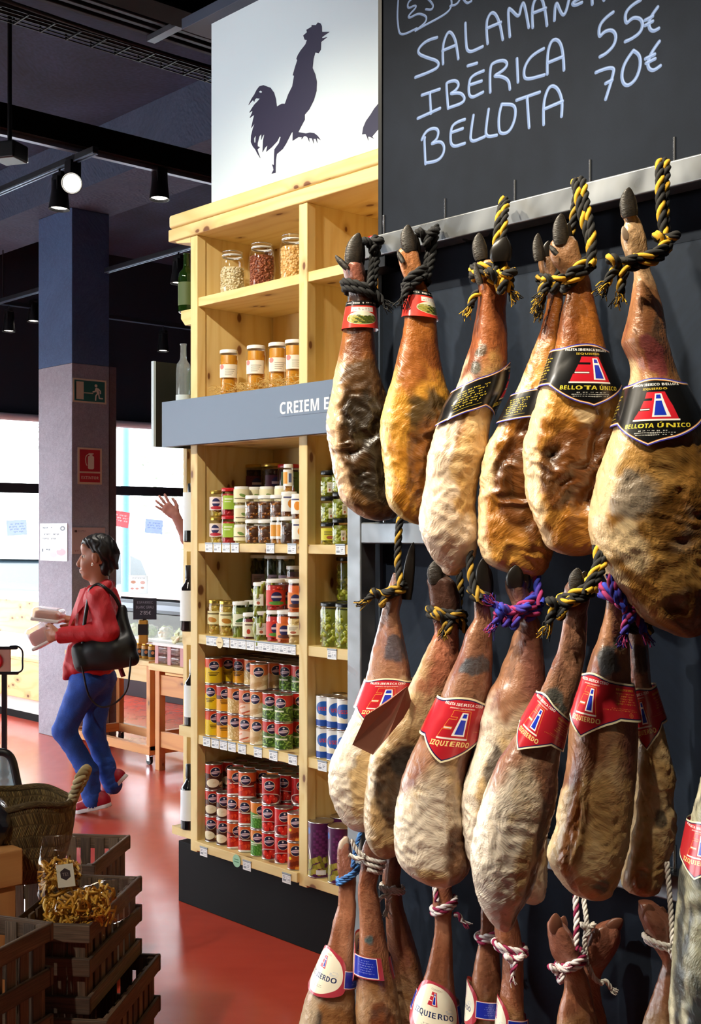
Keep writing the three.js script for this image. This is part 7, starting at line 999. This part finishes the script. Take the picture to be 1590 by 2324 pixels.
// ---------- crates, basket and goods in the left foreground ----------
const slatMap = [0, 1, 2].map((k) => pixTex(256, 128, (u, v) => { const g = 1 + 0.3 * pn(u, v, 5, 60, k * 5) + 0.18 * pn(u, v, 14, 120, k) + 0.14 * pn(u, v, 4, 4, k + 9); return [[92, 70, 52], [80, 62, 48], [104, 84, 66]][k].map((q) => q * g); }, [2, 6]));
const slatM = slatMap.map((m) => M({ map: m, roughness: 0.75, bumpMap: grainBump, bumpScale: 0.0025 }));
function crate(corner, turn, w, l, h, label) { // corner: front right top; local x to the left, z away
  const t = thing('slatted_crate', label, 'crate', corner, turn, 'slatted wooden crates'); let k = 0; const S = () => slatM[k++ % 3];
  const th = 0.012, rail = 0.05;
  for (const y of [-rail, -h / 2 - rail * 0.4, -h]) { // three rails each side, bowed edges
    for (const [x0, x1, z0, z1] of [[-th, 0, -l, 0], [-w, -w + th, -l, 0], [-w, 0, -th, 0], [-w, 0, -l, -l + th]]) { const long = x1 - x0 > 0.1; part('rail', box(x0 + (long ? -0.006 : 0.004), x1 + (long ? 0.006 : 0.004) * (x1 > -0.1 ? 1 : -1), y, y + rail + rr(-0.004, 0.004), z0 - (long ? 0 : 0.004), z1 + (long ? 0.004 : 0.0), 0.004, long ? 0 : 2), S(), t); }
  }
  for (const [x, z] of [[-th - 0.02, -th - 0.02], [-w + th, -th - 0.02], [-th - 0.02, -l + th], [-w + th, -l + th]]) part('corner_post', box(x, x + 0.02, -h, -0.004, z, z + 0.02, 0.003, 1), S(), t);
  const ns = Math.round(l / 0.062); for (let i = 0; i < ns; i++) { const z = -l + 0.03 + i * (l - 0.05) / ns; for (const x of [-th - 0.008, -w + th]) part('slat', box(x, x + 0.008, -h + 0.01, -0.008, z, z + 0.038, 0.002, 1), S(), t); }
  const nw = Math.round(w / 0.062); for (let i = 0; i < nw; i++) { const x = -w + 0.03 + i * (w - 0.05) / nw; for (const z of [-th - 0.008, -l + th]) part('slat', box(x, x + 0.038, -h + 0.01, -0.008, z, z + 0.008, 0.002, 1), S(), t); }
  for (let i = 0; i < 5; i++) { const x = -w + th + i * (w - 2 * th) / 5; part('base_slat', box(x, x + (w - 2 * th) / 5 - 0.008, -h, -h + 0.01, -l + th, -th, 0.002, 2), S(), t); }
  return t;
}
seed = 61;
const TR = (deg) => { const a = deg * Math.PI / 180, d = FW.clone().multiplyScalar(Math.cos(a)).addScaledVector(RT, Math.sin(a)); return Math.atan2(-d.x, -d.z); };   // turn whose -z looks along d
const c1 = atD(200, 2100, 3.39), c2 = atD(118, 2091, 3.33);
crate(c1, TR(6.8), 0.22, 0.5, 0.245, 'slatted crate holding the yellow pasta bags');
{ const lo = c1.clone(); lo.y -= 0.25; lo.addScaledVector(RT, 0.052).addScaledVector(FACE, 0.03); crate(lo, TR(6.8), 0.2, 0.54, lo.y - 0.01, 'darker slatted crate underneath the pasta crate'); }
{ const a = 20.6 * Math.PI / 180, d = FW.clone().multiplyScalar(Math.cos(a)).addScaledVector(RT, Math.sin(a)), p = c2.clone().addScaledVector(d, -0.5); crate(p, TR(20.6), 0.4, 0.5, 0.3, 'slatted crate at the left picture edge in front of the pasta crate'); const q = p.clone(); q.y -= 0.305; crate(q, TR(20.6), 0.4, 0.5, q.y - 0.01, 'lowest slatted crate at the left picture edge'); }
{ const p = atD(212, 1962, 4.35); crate(p, TR(7), 0.55, 0.42, p.y - 0.01, 'tall dark crate behind, carrying the woven basket'); }
{ // pine display table corner
  const p = atD(53, 1925, 3.9), t = thing('display_table', 'thick pine display table corner at the left edge', 'table', p, 0);
  part('top', box(-0.4, 0, -0.115, 0, 0, 0.6, 0.006, 2), MAT.pineOrange, t); for (const [x, z] of [[-0.11, 0.02], [-0.11, 0.48], [-0.39, 0.02], [-0.39, 0.48]]) part('leg', box(x, x + 0.1, -p.y, -0.115, z, z + 0.1, 0.004, 1), MAT.pineOrange, t);
  const g = new THREE.IcosahedronGeometry(0.07, 4), q = g.attributes.position; for (let i = 0; i < q.count; i++) { const v = V(q.getX(i), q.getY(i), q.getZ(i)), s = 1 + 0.2 * nz(v.x * 22, v.y * 22, v.z * 22) + 0.08 * Math.abs(nz(v.x * 60, v.y * 60, v.z * 60)); q.setXYZ(i, v.x * s * 1.1, Math.max(v.y * s * 1.2, -0.066), v.z * s); } g.computeVertexNormals();
  const b = thing('dark_package', 'dark blue package in shiny film on the display table', 'package', p.clone().add(V(0, 0.067, 0)).add(V(-0.12, 0, 0.06))); part('content', g, M({ color: C('#10131f'), roughness: 0.35 }), b); part('clear_wrap', g.clone().scale(1.06, 1.05, 1.06), MP({ color: C('#ffffff'), transmission: 1, thickness: 0, roughness: 0.08, ior: 1.4 }), b);
}
{ // woven esparto basket
  const D = 4.1, k = D / F, c = atD(52, 1815, D), H = 0.25, R0 = 0.115, R1 = 0.172; c.y -= H; const t = thing('woven_basket', 'round woven esparto basket with rope handle', 'basket', c);
  const weave = canvasTex(512, 512, (x) => { x.fillStyle = '#5f4a28'; x.fillRect(0, 0, 512, 512); seed = 4; for (let r = 0; r < 16; r++) for (let i = 0; i < 64; i++) { const s = r % 2 ? 1 : -1; x.strokeStyle = ['#8a7040', '#6f5830', '#a08650', '#54401f', '#7d6a44'][Math.floor(rnd() * 5)]; x.lineWidth = 4; x.beginPath(); x.moveTo(i * 8 + rr(-2, 2), r * 32 + 2); x.lineTo(i * 8 + s * 16 + rr(-3, 3), r * 32 + 30); x.stroke(); } }, [3, 1]);
  const wb = canvasTex(512, 512, (x) => { x.fillStyle = '#404040'; x.fillRect(0, 0, 512, 512); seed = 4; for (let r = 0; r < 16; r++) for (let i = 0; i < 64; i++) { const s = r % 2 ? 1 : -1, v = Math.floor(rr(110, 240)); x.strokeStyle = `rgb(${v},${v},${v})`; x.lineWidth = 4; x.beginPath(); x.moveTo(i * 8, r * 32 + 3); x.lineTo(i * 8 + s * 16, r * 32 + 29); x.stroke(); } }, [3, 1], true);
  const wm = M({ map: weave, roughness: 0.85, bumpMap: wb, bumpScale: 0.006, side: THREE.DoubleSide }), prof = []; for (let i = 0; i <= 10; i++) { const s = i / 10; prof.push([lerp(R0, R1, Math.pow(s, 0.8)) + 0.01 * Math.sin(s * 3.1), s * H]); } for (let i = 10; i >= 0; i--) { const s = i / 10; prof.push([lerp(R0, R1, Math.pow(s, 0.8)) - 0.012 + 0.01 * Math.sin(s * 3.1), Math.max(0.012, s * H - 0.004)]); }
  const g = lathe([[0, 0], ...prof, [0, 0.012]], 64), p = g.attributes.position; for (let i = 0; i < p.count; i++) { const a = Math.atan2(p.getZ(i), p.getX(i)), y = p.getY(i) / H; p.setY(i, p.getY(i) + y * (0.012 * Math.sin(a * 2 + 1) + 0.006 * Math.sin(a * 5))); const s = 1 + 0.03 * y * Math.sin(a * 3); p.setX(i, p.getX(i) * s); p.setZ(i, p.getZ(i) * s); } g.computeVertexNormals(); part('bowl', g, wm, t);
  const rim = []; for (let i = 0; i < 40; i++) { const a = i / 40 * 6.283, s = 1 + 0.03 * Math.sin(a * 3); rim.push(V(Math.cos(a) * (R1 - 0.004) * s, H + 0.012 * Math.sin(a * 2 + 1) + 0.006 * Math.sin(a * 5), Math.sin(a) * (R1 - 0.004) * s)); } part('rim_braid', tube(rim, 0.011, 120, 8, true), wm, t);
  const hd = new THREE.Group(); hd.name = 'handle'; t.add(hd); const ang = (px, py, z) => atD(px, py, D).addScaledVector(FW, z).sub(c); const pts = [ang(158, 1832, 0.0), ang(172, 1800, -0.02), ang(186, 1762, -0.04), ang(194, 1748, 0.0), ang(188, 1758, 0.05), ang(172, 1792, 0.06), ang(156, 1815, 0.06)]; const hc = new THREE.CatmullRomCurve3(pts), n = 90, fr = hc.computeFrenetFrames(n); for (let s = 0; s < 3; s++) { const qs = []; for (let i = 0; i <= n; i++) { const a = i / n * 34 + s * 2.09; qs.push(hc.getPointAt(i / n).addScaledVector(fr.normals[i], Math.cos(a) * 0.009).addScaledVector(fr.binormals[i], Math.sin(a) * 0.009)); } part('strand', tube(qs, 0.009, 140, 6), M({ color: C(['#a8946a', '#94805a', '#b8a67c'][s]), roughness: 0.85 }), hd); }
  const bt = thing('baguette', 'film wrapped baguette leaning out of the woven basket', 'bread', atD(4, 1900, D - 0.02)); const d = atD(-14, 1765, D - 0.03).sub(atD(30, 1860, D)); const q = new THREE.Quaternion().setFromUnitVectors(V(0, 1, 0), d.clone().normalize()); const bread = lathe([[0, -0.12], [0.02, -0.11], [0.03, -0.05], [0.031, 0.12], [0.022, 0.2], [0, 0.215]], 18).applyQuaternion(q); part('bread', bread, M({ color: C('#a8834e'), roughness: 0.6 }), bt); part('clear_wrap', bread.clone().scale(1.08, 1.02, 1.08), MP({ color: C('#ffffff'), transmission: 1, thickness: 0, roughness: 0.1, ior: 1.4 }), bt);
}
{ // black rounded frame with glass, left edge
  const D = 4.9, P = (x, y) => atD(x, y, D), o = P(0, 1840), t = thing('framed_screen', 'black rounded frame with pale glass behind the basket', 'screen', o); const S = [[-60, 1836], [-60, 1720], [-48, 1709], [5, 1707], [18, 1712], [27, 1724], [36, 1760], [44, 1800], [50, 1836]].map(([x, y]) => P(x, y).sub(o));
  part('frame', tube(S, 0.016, 80, 10), M({ color: C('#17181e'), roughness: 0.4 }), t); const sh = new THREE.Shape(); const k = D / F; [[-58, 1836], [-58, 1722], [-46, 1711], [4, 1710], [16, 1715], [25, 1728], [48, 1836]].forEach(([x, y], i) => sh[i ? 'lineTo' : 'moveTo'](x * k, (1840 - y) * k)); const g = new THREE.ExtrudeGeometry(sh, { depth: 0.006, bevelEnabled: false }).rotateY(TR(0)); part('pane', g, MP({ color: C('#b8d0dc'), transmission: 0.6, thickness: 0, roughness: 0.1 }), t); part('foot', box(-0.1, 0.06, -(o.y), -0.0, -0.04, 0.04, 0.004), MAT.blackMetal, t);
}
// bags of pasta
{
  const film = MP({ color: C('#ffffff'), transmission: 1, thickness: 0, roughness: 0.07, ior: 1.42 });
  const tag3 = canvasTex(256, 340, (c) => { c.fillStyle = '#ddd2b8'; c.fillRect(0, 0, 256, 340); c.fillStyle = '#3a2a2c'; c.beginPath(); for (let i = 0; i < 6; i++) { const a = i * Math.PI / 3 + 0.5; c[i ? 'lineTo' : 'moveTo'](128 + 84 * Math.cos(a), 150 + 92 * Math.sin(a)); } c.fill(); txt(c, 'TE!', 128, 152, 64, '#a89a90', 90, 'normal'); });
  function pastaBag(o, sx, sy, sz, rot, label, lab) {
    seed = 140 + Math.round(sx * 1000); const t = thing('pasta_bag', label, 'bag', o, TR(0)); t.rotation.set(0, TR(0), rot, 'YXZ');
    const by = [[], [], []]; for (let i = 0; i < 260; i++) { const a = rnd() * 6.28, y = rr(0.02, 0.66) * sy, r = Math.sqrt(rr(0.3, 1)); const c = V(Math.cos(a) * sx * 0.42 * r, y, Math.sin(a) * sz * 0.42 * r), d = V(rr(-1, 1), rr(-0.7, 0.7), rr(-1, 1)).normalize().multiplyScalar(0.02); by[i % 3].push(tube([c.clone().sub(d), c.clone().add(V(0, rr(-0.008, 0.008), rr(-0.008, 0.008))), c.clone().add(d)], 0.0038, 5, 5)); }
    by.forEach((g, i) => { const m = part('pasta', g, M({ color: C(['#d09a2e', '#c48a22', '#dcae4a'][i]), roughness: 0.5 }), t); m.userData.kind = 'stuff'; });
    const g = new THREE.SphereGeometry(1, 40, 32), p = g.attributes.position; for (let i = 0; i < p.count; i++) { const v = V(p.getX(i), p.getY(i), p.getZ(i)), h = (v.y + 1) / 2, w = h < 0.66 ? Math.pow(Math.sin(Math.min(1, h / 0.3) * HP), 0.6) : lerp(1, 0.75, (h - 0.66) / 0.34), dd = h < 0.66 ? w : lerp(1, 0.12, sstep(0.66, 0.85, h)); const L = Math.hypot(v.x, v.z) || 1, cr = 1 + 0.07 * nz(v.x * 5 + sx * 9, v.y * 5, v.z * 5) + 0.05 * Math.abs(nz(v.x * 12, v.y * 9, v.z * 12)); p.setXYZ(i, v.x / L * sx / 2 * w * cr * Math.min(1, L * 3), h * sy, v.z / L * sz / 2 * dd * cr * Math.min(1, L * 3)); } g.computeVertexNormals(); part('clear_bag', g, film, t);
    if (lab) part('paper_label', new THREE.PlaneGeometry(0.05, 0.066).rotateZ(0.12).translate(0.028, sy * 0.57, sz / 2 + 0.006), M({ map: tag3, roughness: 0.5, side: THREE.DoubleSide }), t, 'cream label with dark hexagon');
  }
  pastaBag(atD(136, 2085, 3.62), 0.125, 0.245, 0.09, 0, 'upright clear bag of dried pasta with hexagon label', true);
  const o = atD(112, 2092, 3.46); pastaBag(o, 0.12, 0.27, 0.1, -1.25, 'clear bag of yellow pasta lying on the crate');
}
// ---------- outside the windows ----------
{
  struct('pavement', box(-60, X0 - 0.25, -0.35, -0.15, -50, 45), M({ map: concMap(150, 148, 144), roughness: 0.9 }), 'pale street pavement outside the windows');
  const p = solo('lamp_post', lathe([[0.1, 0], [0.1, 0.3], [0.062, 0.35], [0.058, 5.5], [0, 5.52]], 20), M({ color: C('#6f9fb8'), roughness: 0.5 }), 'pale blue lamp post outside the right window', 'lamp post'); const q = atX(285, 1205, -14); p.position.set(q.x, -0.15, q.z);
  // parked car seen through the left window, front towards the left
  const f = atD(-60, 1205, 15.5), cd = RT.clone().multiplyScalar(0.3).addScaledVector(FW, 0.954), t = thing('car', 'pale blue car parked outside the left window', 'car', [f.x, -0.15, f.z], Math.atan2(-cd.z, cd.x));
  const paint = MP({ color: C('#dfe6ea'), roughness: 0.25, clearcoat: 1 }), dark = M({ color: C('#16262e'), roughness: 0.25 });
  const ex = (pts, d, z) => new THREE.ExtrudeGeometry(new THREE.Shape(pts.map((a) => new THREE.Vector2(...a))), { depth: d, bevelEnabled: true, bevelSize: 0.03, bevelThickness: 0.03, bevelSegments: 2 }).translate(0, 0, z);
  part('body', ex([[0, 0.25], [0.02, 0.6], [0.1, 0.8], [0.9, 0.98], [3.5, 1.02], [3.62, 0.8], [3.65, 0.3], [3.2, 0.22], [0.4, 0.22]], 1.5, -0.75), paint, t); part('cabin', ex([[0.85, 0.96], [1.55, 1.4], [1.8, 1.46], [2.8, 1.46], [3.2, 1.36], [3.5, 1.0]], 1.3, -0.65), dark, t); part('roof', ex([[1.5, 1.42], [1.8, 1.48], [2.8, 1.48], [3.15, 1.4]], 1.2, -0.6), paint, t); part('mirror', new RoundedBoxGeometry(0.14, 0.12, 0.16, 2, 0.04).translate(1.05, 1.02, 0.9), dark, t); part('mirror', new RoundedBoxGeometry(0.14, 0.12, 0.16, 2, 0.04).translate(1.05, 1.02, -0.9), dark, t);
  for (const [x, z] of [[0.65, 0.66], [2.95, 0.66], [0.65, -0.84], [2.95, -0.84]]) { const w = new THREE.Group(); w.name = 'wheel'; t.add(w); part('tyre', new THREE.TorusGeometry(0.22, 0.09, 12, 28).translate(x, 0.31, z + 0.09), M({ color: C('#1a1a1c'), roughness: 0.8 }), w); part('hub', cyl(0.17, 0.17, 0.1, 20).rotateX(HP).translate(x, 0.31, z + 0.04), MAT.chrome, w); }
  seed = 19; [[425, -19, 2.6], [150, -24, 4.4]].forEach(([px, X, h], i) => { const b = atX(px, 1205, X), t = thing('street_tree', ['slim street tree outside, nearest the shelf end', 'street tree outside, mostly behind the column'][i], 'tree', [b.x, -0.15, b.z], 0, 'street trees'); part('trunk', tube([V(0, 0, 0), V(0.05, h * 0.4, 0.02), V(0, h, 0)], 0.09, 14, 8), M({ color: C('#8a7a72'), roughness: 0.9 }), t); const g = []; for (let k = 0; k < 300; k++) { const a = rnd() * 6.28, u = rr(-1, 1), R = 1.2 * Math.cbrt(rnd()), s = Math.sqrt(1 - u * u); g.push(new THREE.PlaneGeometry(0.12, 0.07).rotateX(rnd() * 3).rotateY(rnd() * 6).translate(Math.cos(a) * s * R, h * 0.95 + u * R * 0.9, Math.sin(a) * s * R)); } const m = part('foliage', g, MP({ color: C('#93a08c'), roughness: 0.8, side: THREE.DoubleSide }), t); m.userData.kind = 'stuff'; });
}
shadow(scene);
renderer.render(scene, camera);
